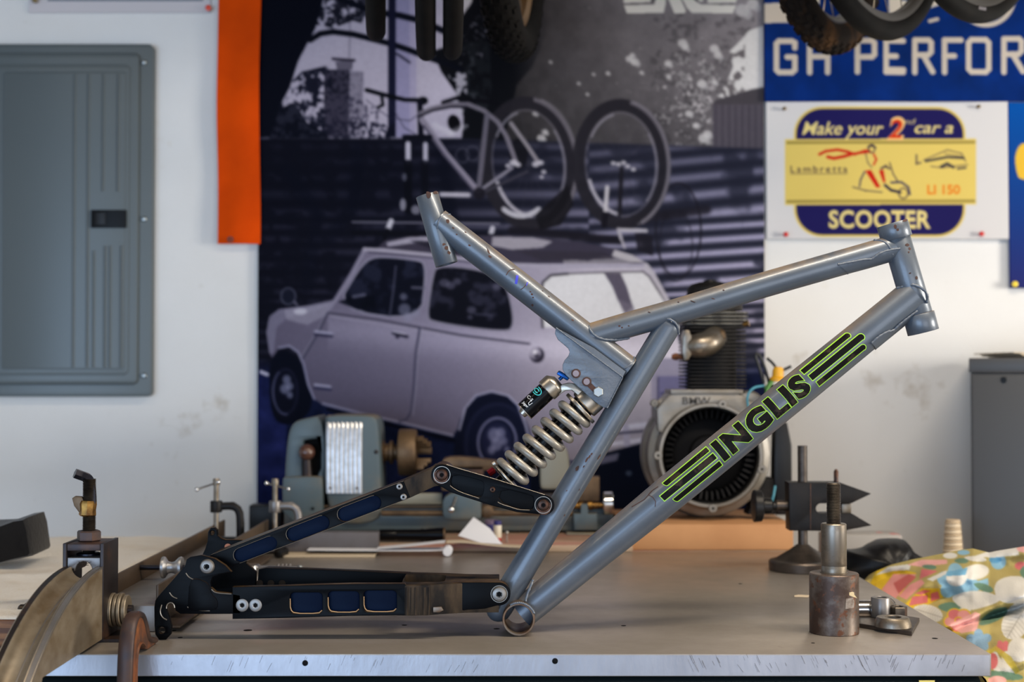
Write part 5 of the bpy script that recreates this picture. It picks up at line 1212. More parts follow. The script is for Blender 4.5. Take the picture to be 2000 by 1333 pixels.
# tailstock
prof('tailstock', [(1056,872),(1095,868),(1112,880),(1114,955),(1060,958),(1054,950)], YL-.015, YL+.06, M['olive'], lt, 2, .005)
MB().lathe(P(1050,905,YL+.02), (-1,0,0), [(.014,0),(.014,.03),(.009,.034),(.003,.055)], 20).build('quill', M['brown_metal'], lt)
MB().box(P(1052,0,YL).x, P(1120,0,YL).x, YL-.02, YL+.06, P(0,992,YL).z, P(0,962,YL).z).build('tailstock_base', M['dark_steel'], lt, bevel=.003)
prof('end_bracket', [(1122,1036),(1120,1004),(1134,1004),(1135,985),(1148,985),(1149,1004),(1166,1004),(1168,1036)], YL-.036, YL-.010, M['teal'], lt, 0, .002)
prof('end_block', [(1128,980),(1128,945),(1150,932),(1171,932),(1171,980)], YL-.02, YL+.01, M['brown_metal'], lt, 0, .002)
MB().box(P(1104,0,YL).x, P(1190,0,YL).x, YL-.045, YL+.03, BZ+.0002, BZ+.0038).build('chip_tray', M['olive'], lt, bevel=.002)
MB().lathe(P(1118,988,YL-.022), (1,0,0), [(.0062,0),(.0062,.012),(.0085,.014),(.0085,.02),(.0055,.022),(.0055,.028),(.009,.03),(.009,.038),(.0065,.04),(.0065,.05),(.005,.052),(.005,.062)], 24).build('hand_shaft', M['brass'], lt)
MB().lathe_closed(P(1178,984,YL-.022), (1,0,0), [(.004,.004),(.021,.0),(.0225,.002),(.0225,.017),(.021,.0185),(.004,.016)], 40).build('handwheel', M['chrome'], lt)

# ------------------------------------------------------------------ things lying between lathe and steel table
def single(mb, name, m, label, cat, group=None, smooth=35, bevel=0): 
    return tag(mb.build(name, m, smooth=smooth, bevel=bevel), label, cat, group)
YN = 2.60
single(MB().box(P(500,0,2.54).x, P(742,0,2.54).x, 2.53, 2.558, TZ+.0036, P(0,1041,2.53).z), 'steel_bar', M['dull_bar'], 'grey rectangular steel bar lying in front of the lathe headstock', 'bar', bevel=.0012)
single(MB().box(P(560,0,2.5).x, P(735,0,2.5).x, 2.485, 2.56, TZ+.0004, TZ+.0034), 'flat_strip', M['paper_tan'], 'thin pale flat strip under the grey steel bar', 'strip')
tc = thing('torch', P(800,1045,YN), 'black torch lying on its side in front of the lathe bed', 'torch')
zt_ = BZ + .0135
MB().lathe((P(742,0,YN).x, YN, zt_), (1,0,0.0), [(.009,0),(.0105,.002),(.0105,.03),(.0098,.032),(.0105,.034),(.0105,.075),(.0118,.079),(.0108,.084),(.0125,.095),(.0128,.118)], 32).build('barrel', M['shock_black'], tc)
MB().lathe((P(742,0,YN).x+.096, YN, zt_), (1,0,0), [(.0100,-.004),(.0122,.002),(.0134,.010),(.0134,.022)], 32).build('torch_head', M['shock_black'], tc)
MB().lathe((P(742,0,YN).x+.1181, YN, zt_), (1,0,0), [(.0134,0),(.0134,.003),(.011,.003)], 32).build('lens_ring', M['brown_metal'], tc)
def strip(pts, wv, th, m, label, name='paper', cat='paper'):
    """thin sheet following the points, wv = width vector"""
    p = smoothline(pts, 2); wv = Vector(wv); vs = []; fs = []
    for q in p: vs += [q, q+wv, q+wv+Vector((0,0,th)), q+Vector((0,0,th))]
    for i in range(len(p)-1):
        for k in range(4): fs.append((i*4+k, i*4+(k+1)%4, i*4+4+(k+1)%4, i*4+4+k))
    fs += [(0,1,2,3), tuple(len(vs)-4+k for k in (3,2,1,0))]
    return single(MB().add(vs, fs), name, m, label, cat, smooth=50)
strip([P(735,1074,2.50), P(800,1068,2.50), P(855,1062,2.50), P(868,1061,2.50)], (0,.035,0), .0008, M['paper'], 'long white folded paper strip in front of the black torch')
strip([P(600,1076,2.50), P(700,1077,2.50), P(860,1077.5,2.50), P(872,1074,2.5)], (0,.04,0), .0012, M['paper'], 'white paper strip lying flat under the folded one')
c = P(874,1066,2.50); single(MB().lathe((c.x, 2.492, TZ+.0088), (0,1,0), [(.0062,0),(.0075,0),(.0082,.001),(.0082,.034),(.0062,.035)], 20), 'paper_roll', M['paper'], 'small curled roll of white paper at the end of the strips', 'paper')
strip([P(872,1061,2.53), P(905,1060,2.53), P(950,1066,2.53), P(990,1070,2.53), P(1075,1072,2.53)], (0,.03,0), .0015, M['paper_tan'], 'tan card edge curving under the pointed white paper')
# folded white paper
a, b, c, d = P(895,1047,2.56), P(925,1011,2.60), P(981,1064,2.545), P(893,1051,2.58)
mb = MB(); mid = (b + c)/2 + Vector((.004,-.004,.004))
vs = [a, b, mid, c, (a+c)/2 + Vector((0,-.006,-.004))]; vs2 = [v + Vector((0,.0008,.0002)) for v in vs]
mb.add(vs + vs2, [(0,4,2,1),(4,3,2),(5,6,7,9),(9,7,8),(0,1,6,5),(1,2,7,6),(2,3,8,7),(3,4,9,8),(4,0,5,9)])
single(mb, 'paper', M['paper'], 'pointed folded white paper standing up before the lathe', 'paper')
gb = thing('glue_bottle', P(970,1054,2.62), 'small white bottle with a red end and navy wrap beside the folded paper', 'bottle')
c = Vector((P(972,0,2.62).x, 2.62, BZ))
MB().lathe(c, (0,0,1), [(.0062,0),(.0068,.001),(.0066,.0065)], 24).build('red_end', M['red_plastic'], gb)
MB().lathe(c+Vector((0,0,.0065)), (0,0,1), [(.0072,0),(.0074,.001),(.0074,.022),(.007,.023)], 24).build('bottle_body', M['glue_white'], gb)
MB().lathe(c+Vector((0,0,.0295)), (0,0,1), [(.0072,0),(.0075,.001),(.0075,.007),(.006,.008)], 24).build('bottle_wrap', M['glue_blue'], gb)
bb = thing('navy_jar', P(958,1050,2.66), 'short navy jar with a lilac lid behind the small white bottle', 'jar')
c = Vector((P(961,0,2.665).x, 2.665, BZ)); MB().lathe(c, (0,0,1), [(.013,0),(.0135,.001),(.0135,.026),(.013,.027)], 24).build('jar_body', M['glue_blue'], bb)
MB().lathe(c+Vector((0,0,.027)), (0,0,1), [(.0132,0),(.0132,.006),(.012,.007)], 24).build('lid', mat('lilac_lid', rgb(116,100,124), .5), bb)
c = Vector((P(990,0,2.60).x, 2.60, BZ)); single(MB().lathe(c, (0,0,1), [(.0032,0),(.0032,.0008),(.0012,.001),(.0012,.014),(.0028,.015),(.0034,.0175),(.0028,.020),(.001,.021)], 16), 'small_screw', M['silver'], 'tiny upright silver screw beside the white bottle', 'screw')
c = P(547,1069,2.50); single(MB().lathe((c.x, 2.47, TZ+.0085), (.3,1,0), [(.004,0),(.008,.002),(.008,.03),(.005,.034)], 16), 'black_plug', M['rubber'], 'small black rubber plug under the seat stay near the steel bar', 'plug')

# ------------------------------------------------------------------ lever tool on the table behind the swing arm
lv = thing('lever_tool', G(500,1122), 'flat steel lever tool with a polished barrel, lying behind the swing arm', 'tool')
c = G(488,1121); MB().lathe((c.x, c.y, TZ), (0,0,1), [(.0135,0),(.0152,.0015),(.0152,.0135),(.0135,.015),(.005,.0152)], 32).build('barrel', M['chrome'], lv)
mb = MB(); z = TZ + .0105
g1 = [(c.x+.010, c.y-.006), (c.x+.075, c.y-.006), (c.x+.082, c.y-.002), (c.x+.086, c.y+.008), (c.x+.060, c.y+.010), (c.x+.010, c.y+.012)]
vs, fs = flat2d([g1], .0012, .0004); mb.add([(v[0], v[1], z+v[2]) for v in vs], fs); mb.build('blade', M['bed_steel'], lv)
for k in range(4): MB().lathe((c.x+.044+.0062*k, c.y+.008, z+.0005), (0,0,1), [(.0026,0),(.0024,.003),(.001,.0036)], 12).build('grip_bump', M['bed_steel'], lv)
MB().lathe((c.x+.080, c.y-.002, TZ+.0002), (0,0,1), [(.0042,0),(.0042,.0125),(.003,.0138),(.001,.014)], 18).build('rivet', M['zinc'], lv)

# ------------------------------------------------------------------ jig beam (two angle irons over a flat) and its clamps
jb = thing('jig_beam', (-.46, 2.07, TZ), 'long steel jig of two angle irons running to the back left of the table', 'jig')
YB0, YB1 = 1.768, 2.52
zr = lambda v, Y: P(0, v, Y).z
MB().box(-.516, -.442, YB0, YB1, TZ+.0008, TZ+.033).build('jig_bed', M['bed_steel'], jb, bevel=.001)
MB().box(-.5195, -.5160, YB0+.03, 2.566, TZ+.026, TZ+.0575).build('angle_iron', M['angle'], jb, bevel=.0008)
MB().box(-.4420, -.4385, 1.772, 2.566, TZ+.004, TZ+.0575).box(-.4385, -.412, 1.772, 2.45, TZ+.004, TZ+.0075).build('angle_iron', M['angle'], jb, bevel=.0008)
zz = TZ + .051
MB().tube([(-.516, 1.98, zz), (-.432, 1.98, zz)], .0035, 12).build('cross_rod', M['allen'], jb)
MB().lathe((-.486, 1.98, zz), (1,0,0), [(.004,0),(.0145,.0005),(.0152,.002),(.0148,.0045),(.0085,.009),(.0075,.013),(.0085,.018),(.0140,.0235),(.0150,.026),(.0146,.0285),(.004,.029)], 40).build('aluminium_spool', M['lever_alu'], jb)
mb = MB(); 
for k, (r, w_) in enumerate(((.0205,.004),(.0195,.004),(.0205,.004),(.018,.005))):
    mb = MB().lathe((-.4860 + k*.0052, 1.732, TZ+.0335), (1,0,0), [(r*.4,0),(r-.0006,0),(r,.0008),(r,w_-.0008),(r-.0006,w_),(r*.4,w_)], 36); mb.build('spacer_ring', M['die'], jb)
MB().tube([(-.486,1.732,TZ+.0335),(-.460,1.732,TZ+.0335)], .006, 14).build('spacer_rod', M['dark_steel'], jb)

def cclamp(u, tilt, label, fr_m, Y=2.47, dim=1.0):
    t = thing('c_clamp', P(u, 1040, Y), label, 'clamp', None)
    x = P(u, 0, Y).x; zb = TZ + .0345; zt2 = P(0,942,Y).z; za = P(0,990,Y).z; zj = zt2
    MB().tube([(x, Y, zb+.002), (x, Y, zt2)], .0046, 16).build('screw', M['steel_mid'], t)
    MB().lathe((x, Y, zt2), (0,0,1), [(.0062,-.006),(.0062,.004),(.005,.006)], 16).build('screw_head', M['steel_mid'], t)
    a_, b_ = tilt
    A_, B_ = Vector((x+a_[0], Y, zt2+a_[1])), Vector((x+b_[0], Y-.004, zt2+b_[1]))
    bar = MB().tube([A_, B_], .0018, 10); bar.build('tommy_bar', M['chrome'], t)
    for q in (A_, B_): MB().lathe(q, (0,0,1), [(.0038*math.sin(a)+.00001, -.0038*math.cos(a)) for a in np.linspace(0, pi, 8)], 14, cap=False).build('bar_end', M['chrome'], t, smooth=80)
    MB().lathe((x, Y, za), (0,0,1), [(.0098,-.010),(.0105,-.008),(.0105,.008),(.0098,.010)], 20).build('threaded_boss', fr_m, t)
    p = smoothline([(x+.006, Y, za), (x+.030, Y, za+.001), (x+.040, Y, za-.008), (x+.0415, Y, za-.03), (x+.0415, Y, TZ+.03)], 2)
    MB().tube(p, [.0065]*len(p), 12, squash=.7).build('clamp_frame', fr_m, t)
    MB().tube([(x+.008, Y, za+.0045), *smoothline([(x+.03, Y, za+.0055), (x+.044, Y, za-.004), (x+.0465, Y, za-.03)], 1), (x+.0465, Y, TZ+.034)], .0028, 8).build('frame_rib', fr_m, t)
    MB().box(x-.012, x+.048, Y-.008, Y+.008, TZ+.0334, TZ+.0370).build('lower_jaw', fr_m, t, bevel=.001)
cclamp(427, ((-.034,-.013),(.004,0.0)), 'small black C clamp with a thin chrome bar, at the far end of the jig', M['block_black'])
cclamp(541, ((-.015,-.002),(.024,-.012)), 'second small C clamp, standing in front of the lathe', M['bed_steel'], 2.52)
single(MB().box(P(497,0,2.9).x, P(560,0,2.9).x, 2.86, 2.9, TZ+.0006, P(0,985,2.88).z), 'dark_box', M['rubber'], 'small dark box behind the clamps against the mural foot', 'box', bevel=.004)

# ------------------------------------------------------------------ tube bender die and bracket at the front left
tn = thing('tube_bender', (-.508, 1.70, TZ), 'curved steel bending die held in a rusty bracket at the front left corner', 'tube bender')
bx = MB(); XA, XB = -.5335, -.4865; ZT = 1.018
bx.box(XB-.0035, XB+.001, 1.697, 1.760, TZ+.004, ZT); bx.build('bracket_side', M['dark_steel'], tn, bevel=.0008)
MB().box(XA-.001, XA+.0035, 1.697, 1.760, TZ+.004, ZT).build('bracket_side', M['dark_steel'], tn, bevel=.0008)
MB().box(XA+.0037, XB-.0037, 1.698, 1.759, ZT-.009, ZT-.0008).build('bracket_top', M['rust_iron_dark'], tn, bevel=.001)
MB().box(XA, XB+.03, 1.70, 1.765, TZ+.0004, TZ+.0038).build('base_plate', M['dark_steel'], tn)
mb = MB(); xm = (XA+XB)/2; zj0, zj1 = P(0,1112,1.70).z, P(0,1090,1.70).z
jo = [(XA+.004, zj0), (xm-.012, zj0), (xm-.0115, zj0-.003)] + [(xm + .0098*math.cos(a), zj0 - .001 + .0098*math.sin(a)) for a in np.linspace(pi, 0, 10)] + [(xm+.0115, zj0-.003), (xm+.012, zj0), (XB-.004, zj0), (XB-.004, zj1), (XA+.004, zj1)]
plate(mb, jo, [], 1.699, 1.745, .0012, px=False); jw = mb.build('jaw_block', M['bed_steel'], tn)
mk = MB(); 
for k, (s0, s1) in enumerate((((-.006,.002),(-.001,-.001)),((-.001,.003),(.004,.000)),((.003,-.001),(.009,.002)),((-.002,-.003),(.006,-.002)))): mk.tube([(xm+s0[0], 1.6988, (zj0+zj1)/2+s0[1]), (xm+s1[0], 1.6988, (zj0+zj1)/2+s1[1])], .0003, 6)
mk.build('scribed_mark', M['dark_steel'], jw)['kind'] = 'stuff'
# die: swept profile along an arc in the Y-Z plane
Rd = .43; cy, cz = 1.700, .990 - Rd; W2 = .0225; xm2 = -.5095
def diesec(a, dr):
    return cy - (Rd+dr)*math.sin(a), cz + (Rd+dr)*math.cos(a)
secp = [(-W2, -.020), (-W2, 0.0), (-.0155, 0.0)] + [(-.0150*math.cos(t), -.0150*math.sin(t)*.95) for t in np.linspace(.0, pi, 14)] + [(.0155, 0.0), (W2, 0.0), (W2, -.020)]
N2 = 48; vs = []; fs = []; am = math.asin(.335/Rd)
for i in range(N2+1):
    a = am*i/N2
    for x, dr in secp: y, z = diesec(a, dr); vs.append((xm2+x, y, z))
m_ = len(secp)
for i in range(N2):
    for k in range(m_-1): fs.append((i*m_+k, (i+1)*m_+k, (i+1)*m_+k+1, i*m_+k+1))
# flat cheeks and underside down to a straight lower edge
zb = TZ + .0045
for i in range(N2+1):
    a = am*i/N2; y, z = diesec(a, -.020); z2 = min(z - .001, zb) if z > zb else z-.012
    vs += [(xm2-W2, y, z2), (xm2+W2, y, z2)]
o_ = (N2+1)*m_
for i in range(N2):
    fs.append((i*m_, o_+2*i, o_+2*i+2, (i+1)*m_)); fs.append((i*m_+m_-1, (i+1)*m_+m_-1, o_+2*i+3, o_+2*i+1)); fs.append((o_+2*i, o_+2*i+1, o_+2*i+3, o_+2*i+2))
fs.append(tuple(range(m_)) + (o_+1, o_)); fs.append(tuple(N2*m_+k for k in range(m_))[::-1] + (o_+2*N2, o_+2*N2+1))
MB().add(vs, fs).build('bending_die', M['die'], tn, smooth=30)
e = MB(); 
for x in (W2, -W2, .0155): e.tube([(xm2+x, *diesec(am*i/N2, .0001)) for i in range(N2+1)], .0006, 6)
e.build('worn_edge', M['silver'], tn)
def strip_x(x0, x1, lift, m, nm):
    v_ = []; f_2 = []
    for i in range(N2+1):
        y, z = diesec(am*i/N2, lift); y0_, z0_ = diesec(am*i/N2, -.002); v_ += [(xm2+x0, y, z), (xm2+x1, y, z), (xm2+x1, y0_, z0_), (xm2+x0, y0_, z0_)]
    for i in range(N2):
        for k in range(4): f_2.append((i*4+k, i*4+(k+1)%4, i*4+4+(k+1)%4, i*4+4+k))
    MB().add(v_, f_2 + [(0,1,2,3), (N2*4+3,N2*4+2,N2*4+1,N2*4)]).build(nm, m, tn, smooth=40)
strip_x(-W2-.0003, -.0165, .0003, M['dark_steel'], 'flange_face'); strip_x(.0165, W2+.0003, .0003, M['bed_steel'], 'flange_face')
MB().tube([(xm2+.001, *diesec(am*i/N2, -.0146)) for i in range(N2+1)], .0011, 8).build('groove_ridge', M['bed_steel'], tn)
# bolt, nuts, wing, allen lever
cx, cyb = P(181,0,1.728).x, 1.728
ts = MB(); prf = []; 
h = .092; k = 0
while k*.00165 < h: prf += [(.0068, k*.00165), (.0083, k*.00165+.0008)]; k += 1
ts.lathe((cx, cyb, zj1), (0,0,1), prf, 24); th_ = ts.build('threaded_rod', M['thread'], tn, smooth=20)
MB().lathe((cx, cyb, ZT-.0006), (0,0,1), [(.0130,0),(.0145,.0015),(.0145,.011),(.0130,.0128)], 6).build('nut', M['rust_iron_dark'], tn, smooth=20)
MB().lathe((cx, cyb, zj1), (0,0,1), [(.0145,0),(.0145,.002),(.012,.003)], 28).build('washer', M['allen'], tn)
zt_top = P(0,1004,1.728).z
MB().lathe((cx-.002, cyb, zt_top-.003), (.05,0,1), [(.0086,0),(.0104,.002),(.0098,.008),(.0106,.015),(.0092,.019)], 9).build('brass_collar', M['brass'], tn, smooth=30)
mb = MB(); plate(mb, [(180,1010),(166,1008),(153,1001),(144,989),(140,974),(146,970),(160,971),(164,980),(168,988),(180,992)], [], cyb-.005, cyb+.003, .0014); mb.build('wing', M['brown_metal'], tn)
al = smoothline([P(179,988,cyb), P(178,958,cyb), P(175,940,cyb), P(169,933,cyb), P(160,930,cyb), P(146,925,cyb-.004)], 2)
MB().tube(al, .0062, 6).build('allen_lever', M['allen'], tn, smooth=20)
sb = MB(); prf = []
for k in range(12): prf += [(.0075,k*.0016),(.0088,k*.0016+.0008)]
sb.lathe((XA-.036, 1.725, TZ+.034), (-1,0,0), prf, 20); sb.lathe((XA-.0, 1.725, TZ+.034), (-1,0,0), [(.0075,0),(.0075,.037)], 20).lathe((XA-.054, 1.725, TZ+.034), (-1,0,0), [(.0075,0),(.0075,.006),(.006,.008)], 20)
sb.build('side_bolt', M['thread'], tn, smooth=20)

# ------------------------------------------------------------------ rusty clamp hooked over the table edge
hk = thing('cast_clamp', (-.43, 1.60, TZ), 'rusty cast iron clamp hooked over the front edge of the steel table', 'clamp')
def hook(y0o, path, rad, x, w, m, name):
    pass
outer = [(1.573,.72),(1.573,.875),(1.576,.908),(1.583,.930),(1.597,.946),(1.614,.951),(1.631,.948),(1.644,.936),(1.652,.922),(1.657,.911),(1.668,.907),(1.690,.906),(1.694,.9035),(1.694,.9006),(1.655,.9008),(1.646,.9025),(1.636,.909),(1.626,.9135),(1.614,.9125),(1.607,.906),(1.604,.895),(1.603,.86),(1.603,.72)]
def yz(mb, pts, x0, x1, bev):
    vs, fs = flat2d([pts], (x1-x0)/2-bev, bev); xc = (x0+x1)/2; return mb.add([(xc+v[2], v[0], v[1]) for v in vs], fs)
def offs(pts, d):
    o = []; n = len(pts)
    for i in range(n):
        a = Vector(pts[i-1]); b = Vector(pts[i]); c = Vector(pts[(i+1) % n]); n1_ = Vector((-(b-a).y, (b-a).x)).normalized(); n2_ = Vector((-(c-b).y, (c-b).x)).normalized()
        q = n1_+n2_; q = q.normalized() if q.length > .1 else n1_; o.append(tuple(b + q*d))
    return o
yz(MB(), outer, -.4325, -.4215, .0008).build('web', M['rust_iron'], hk, smooth=50)
mbx = MB(); 
rim = smoothline([(-.427,) + p for p in [(1.575,.73),(1.575,.86),(1.578,.907),(1.585,.929),(1.598,.944),(1.614,.948),(1.630,.945),(1.643,.933),(1.652,.919),(1.663,.910),(1.690,.9045)]], 2)
MB().tube(rim, .0088, 12, squash=.50).build('outer_rim', M['rust_iron_dark'], hk, smooth=60)
inn = smoothline([(-.427,) + p for p in [(1.601,.73),(1.601,.86),(1.603,.897),(1.608,.909),(1.618,.915),(1.630,.913),(1.640,.907)]], 2)
MB().tube(inn, .0078, 10, squash=.32).build('inner_rim', M['rust_iron'], hk, smooth=60)

# ------------------------------------------------------------------ wooden slab with a towel, black cloth on it
ws = MB().box(-1.35, -.556, 1.668, 2.49, TZ+.0006, TZ+.0318); single(ws, 'wooden_slab', M['plywood'], 'thick brown wooden slab under the white towel at the left', 'slab', bevel=.002)
def heap(name, m, x0, x1, y0, y1, zf, nx, ny, label, cat, base, sm=70, mask=None):
    vs = []; fs = []
    for j in range(ny):
        for i in range(nx):
            s_, t_ = i/(nx-1), j/(ny-1); x = x0+(x1-x0)*s_; y = y0+(y1-y0)*t_; vs.append((x, y, zf(x, y, s_, t_)))
    n = nx*ny
    vs += [(v[0], v[1], base) for v in vs]
    for j in range(ny-1):
        for i in range(nx-1):
            q = j*nx+i; fs.append((q, q+1, q+nx+1, q+nx)); fs.append((n+q, n+q+nx, n+q+nx+1, n+q+1))
    rim = [i for i in range(nx)] + [j*nx+nx-1 for j in range(1, ny)] + [(ny-1)*nx+i for i in range(nx-2, -1, -1)] + [j*nx for j in range(ny-2, 0, -1)]
    for k, q in enumerate(rim): p = rim[(k+1) % len(rim)]; fs.append((q, q+n, p+n, p))
    return single(MB().add(vs, fs), name, m, label, cat, smooth=sm)
nz = lambda x, y, s=9.0, o=0: mnoise.noise(Vector((x*s+o, y*s, .3)))
heap('towel', M['towel'], -1.35, -.5575, 1.672, 2.485, lambda x, y, s_, t_: TZ+.0365 + .0030*nz(x,y,7) + .0016*nz(x,y,30) + .004*math.exp(-((y-2.05-.1*x)/.02)**2) - .003*(abs(s_-.5) > .495) - .003*(t_ < .004), 130, 130, 'white towel spread over the wooden slab at the left', 'towel', TZ+.0322)
# black cloth: crumpled wedge
bc = MB(); pts0 = [(-60,1026),(0,1024),(12,1023),(42,1012),(62,1009),(68,1028),(75,1078),(72,1083),(30,1093),(0,1101),(-60,1110)]
Yk = 2.10
vs = []; nseg = len(pts0)
o2 = [P(u, v, Yk) for u, v in pts0]; cxx = sum((p for p in o2), Vector())/nseg
front = [Vector((p.x, Yk - .02 + .004*nz(p.x, p.z, 30), p.z)) for p in o2]; back = [Vector((p.x-.005, Yk+.07, p.z+.0)) for p in o2]
sub = []
def ringpts(r): return [(cxx + (p-cxx)*r) for p in front]
r1, r2 = ringpts(.92), ringpts(.5)
for p in r1: p.y -= .012
for p in r2: p.y -= .018 + .006*nz(p.x, p.z, 40, 3)
allp = back + front + r1 + r2 + [cxx + Vector((0,-.035,0)), cxx + Vector((0,.075,0))]
fs = []
for L_ in range(3):
    for i in range(nseg): j = (i+1) % nseg; fs.append((L_*nseg+i, L_*nseg+j, (L_+1)*nseg+j, (L_+1)*nseg+i))
for i in range(nseg): j = (i+1) % nseg; fs.append((3*nseg+i, 3*nseg+j, 4*nseg)); fs.append((i, 4*nseg+1, j))
bk = MB().add(allp, fs); o = bk.build('black_cloth', M['black_cloth'], smooth=60)
dz = (TZ+.039) - o.location.z; 
tag(o, 'folded black cloth bundle lying on the white towel at the left edge', 'cloth')

# ------------------------------------------------------------------ cardboard under the engine
cx0, cx1 = P(1212,0,2.6).x, P(1541,0,2.6).x; zc = P(0,1015,2.66).z-.0006
single(MB().box(cx0, cx1, 2.580, 2.86, TZ+.0006, zc), 'cardboard_box', M['cardboard'], 'low brown cardboard box under the old engine', 'box', bevel=.003)

# ------------------------------------------------------------------ engine
YE = 2.66
en = thing('engine', P(1383,1012,YE), 'old motorcycle engine with a round open bell housing and a black finned cylinder', 'engine')
EC = P(1383, 888, YE)
Ro = P(1383+127,888,YE).x - EC.x
MB().lathe(EC + Vector((0,.035,0)), (0,-1,0), [(Ro*.70,.075),(Ro*.70,.02),(Ro*.05,.02)], 64, cap=False).build('bell_inside', M['hole'], en)  # black lining stands for the shade inside the mouth
MB().lathe(EC + Vector((0,.05,0)), (0,-1,0), [(Ro*.6,-.05),(Ro*.93,-.045),(Ro*.99,-.03),(Ro,.01),(Ro*.985,.022),(Ro*.955,.026),(Ro*.95,.05),(Ro*.93,.060),(Ro*.84,.066),(Ro*.805,.082),(Ro*.785,.088),(Ro*.745,.088),(Ro*.72,.080),(Ro*.70,.03)], 96, cap=False).build('bell_housing', M['engine_alu'], en, smooth=40)
# upper case with the maker's letters
up = [(1285,842),(1283,800),(1296,784),(1312,768),(1320,763),(1440,766),(1452,775),(1490,800),(1498,842)] + [(1383+98*math.cos(a), 888+98*math.sin(a)) for a in np.linspace(math.radians(-25), math.radians(-155), 26)]
mb = MB(); plate(mb, up, [], YE-.034, YE+.08, .004); uc = mb.build('upper_case', M['engine_alu'], en)
vs, fs = text2d('BMW', 1.0, 0, .008); a_ = np.array(vs); k = (P(1386,0,YE).x - P(1332,0,YE).x)/(a_[:,0].max()-a_[:,0].min()); bz = P(0,790,YE-.034).z; bx_ = P(1329,0,YE-.034).x
lt2 = MB().add([(bx_ + v[0]*k, YE-.0362, bz + v[1]*k*.86) for v in vs], fs).build('cast_lettering', M['letter_dark'], uc)
MB().box(P(1304,0,YE).x, P(1442,0,YE).x, YE-.038, YE+.07, P(0,769,YE).z, P(0,761,YE).z).build('case_flange', M['engine_alu'], en, bevel=.001)
for an_ in (77, 180, 272, 345):
    r_ = Ro*.80; q = EC + Vector((r_*math.cos(math.radians(an_)), -.037, r_*math.sin(math.radians(an_))))
    bo = MB().lathe(q, (0,-1,0), [(.0085,-.01),(.0080,.0),(.0072,.003),(.0025,.003),(.0025,-.004)], 20, cap=False).build('bolt_boss', M['engine_alu'], en)
    MB().lathe(q, (0,-1,0), [(.0028,.0018),(.001,.0019)], 14).build('bolt_hole', M['hole'], bo)
q = P(1278,788,YE-.01); MB().lathe(q, (0,-1,0), [(.0075,-.012),(.0075,.004),(.006,.006),(.0022,.006),(.0022,.002)], 20).build('lug', M['engine_alu'], en)
mb = MB(); plate(mb, [(1276,796),(1280,784),(1300,778),(1310,800),(1286,812)], [], YE-.006, YE+.02, .001); mb.build('lug_web', M['engine_alu'], en)
# ring of vanes inside the mouth, blackened for its shade except at lower right
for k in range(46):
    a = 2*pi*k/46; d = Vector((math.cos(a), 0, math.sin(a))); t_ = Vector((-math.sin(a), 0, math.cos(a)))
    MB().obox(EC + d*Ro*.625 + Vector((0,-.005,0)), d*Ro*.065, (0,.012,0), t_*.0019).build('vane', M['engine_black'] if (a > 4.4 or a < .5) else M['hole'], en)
MB().lathe(EC + Vector((0,.012,0)), (0,-1,0), [(Ro*.56,0),(Ro*.56,.006),(Ro*.50,.010),(Ro*.30,.012),(Ro*.28,.022),(Ro*.10,.024),(Ro*.08,.03)], 64).build('flywheel', M['hole'], en)  # blackened to stand for the shade inside the housing
# finned cylinder
xc = P(1392,0,YE).x; zlo, zhi = P(0,762,YE).z, P(0,606,YE).z
MB().lathe((xc, YE+.03, zlo), (0,0,1), [(.046,0),(.046,zhi-zlo)], 40).build('cylinder_barrel', M['engine_black'], en)
nf = 21
for k in range(nf):
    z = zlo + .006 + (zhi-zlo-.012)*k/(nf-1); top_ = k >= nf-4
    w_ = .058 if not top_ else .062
    o = rrect(xc-w_, YE-.030, xc+w_, YE+.085, .016); vs, fs = flat2d([o], .0011, .0005)
    MB().add([(v[0], v[1], z+v[2]) for v in vs], fs).build('cooling_fin', M['fin_lit'] if top_ else M['engine_black'], en)  # top fins lighter: the highlight there is put into their colour
mb = MB(); zz0, zz1 = zhi, P(0,560,YE).z
mb.lathe((xc-.002, YE+.03, zz0), (0,0,1), [(.060,0),(.060,.008),(.052,.020),(.045,.030),(.043,.043),(.036,.050),(.022,.054)], 40).build('cylinder_head', M['engine_black'], en)
MB().lathe((P(1388,0,YE).x, YE+.02, P(0,566,YE).z), (0,0,1), [(.016,0),(.017,.006),(.012,.018),(.005,.02)], 20).build('plug_cap', M['rubber'], en)
# intake elbow on the left front
el = smoothline([P(1340,676,YE-.055), P(1362,676,YE-.062), P(1382,672,YE-.060), P(1392,664,YE-.045), P(1396,660,YE-.02)], 2)
MB().tube(el, [.0165 + .006*min(1, i/6) for i in range(len(el))], 28).build('intake_elbow', M['steel_mid'], en, smooth=60)
mb = MB(); plate(mb, smoothpoly([(1334,645),(1350,645),(1352,690),(1344,706),(1333,703)], 1), [], YE-.075, YE-.040, .003); mb.build('elbow_flange', M['steel_mid'], en)
MB().lathe(P(1392,658,YE-.045), (1,0,.1), [(.013,0),(.014,.003),(.011,.012),(.012,.018),(.008,.022)], 20).build('elbow_collar', M['brown_metal'], en)
MB().tube([P(1312,697,YE-.05), P(1345,699,YE-.05)], .0048, 12).build('stud', M['rust_iron'], en)
MB().tube([P(1316,697,YE-.05), P(1324,697.5,YE-.05)], .0075, 6).build('nut', M['rust_iron'], en)
MB().tube([P(1452,634,YE-.03), P(1463,632,YE-.034)], [.004,.0055], 12).build('brass_nipple', M['brass'], en)
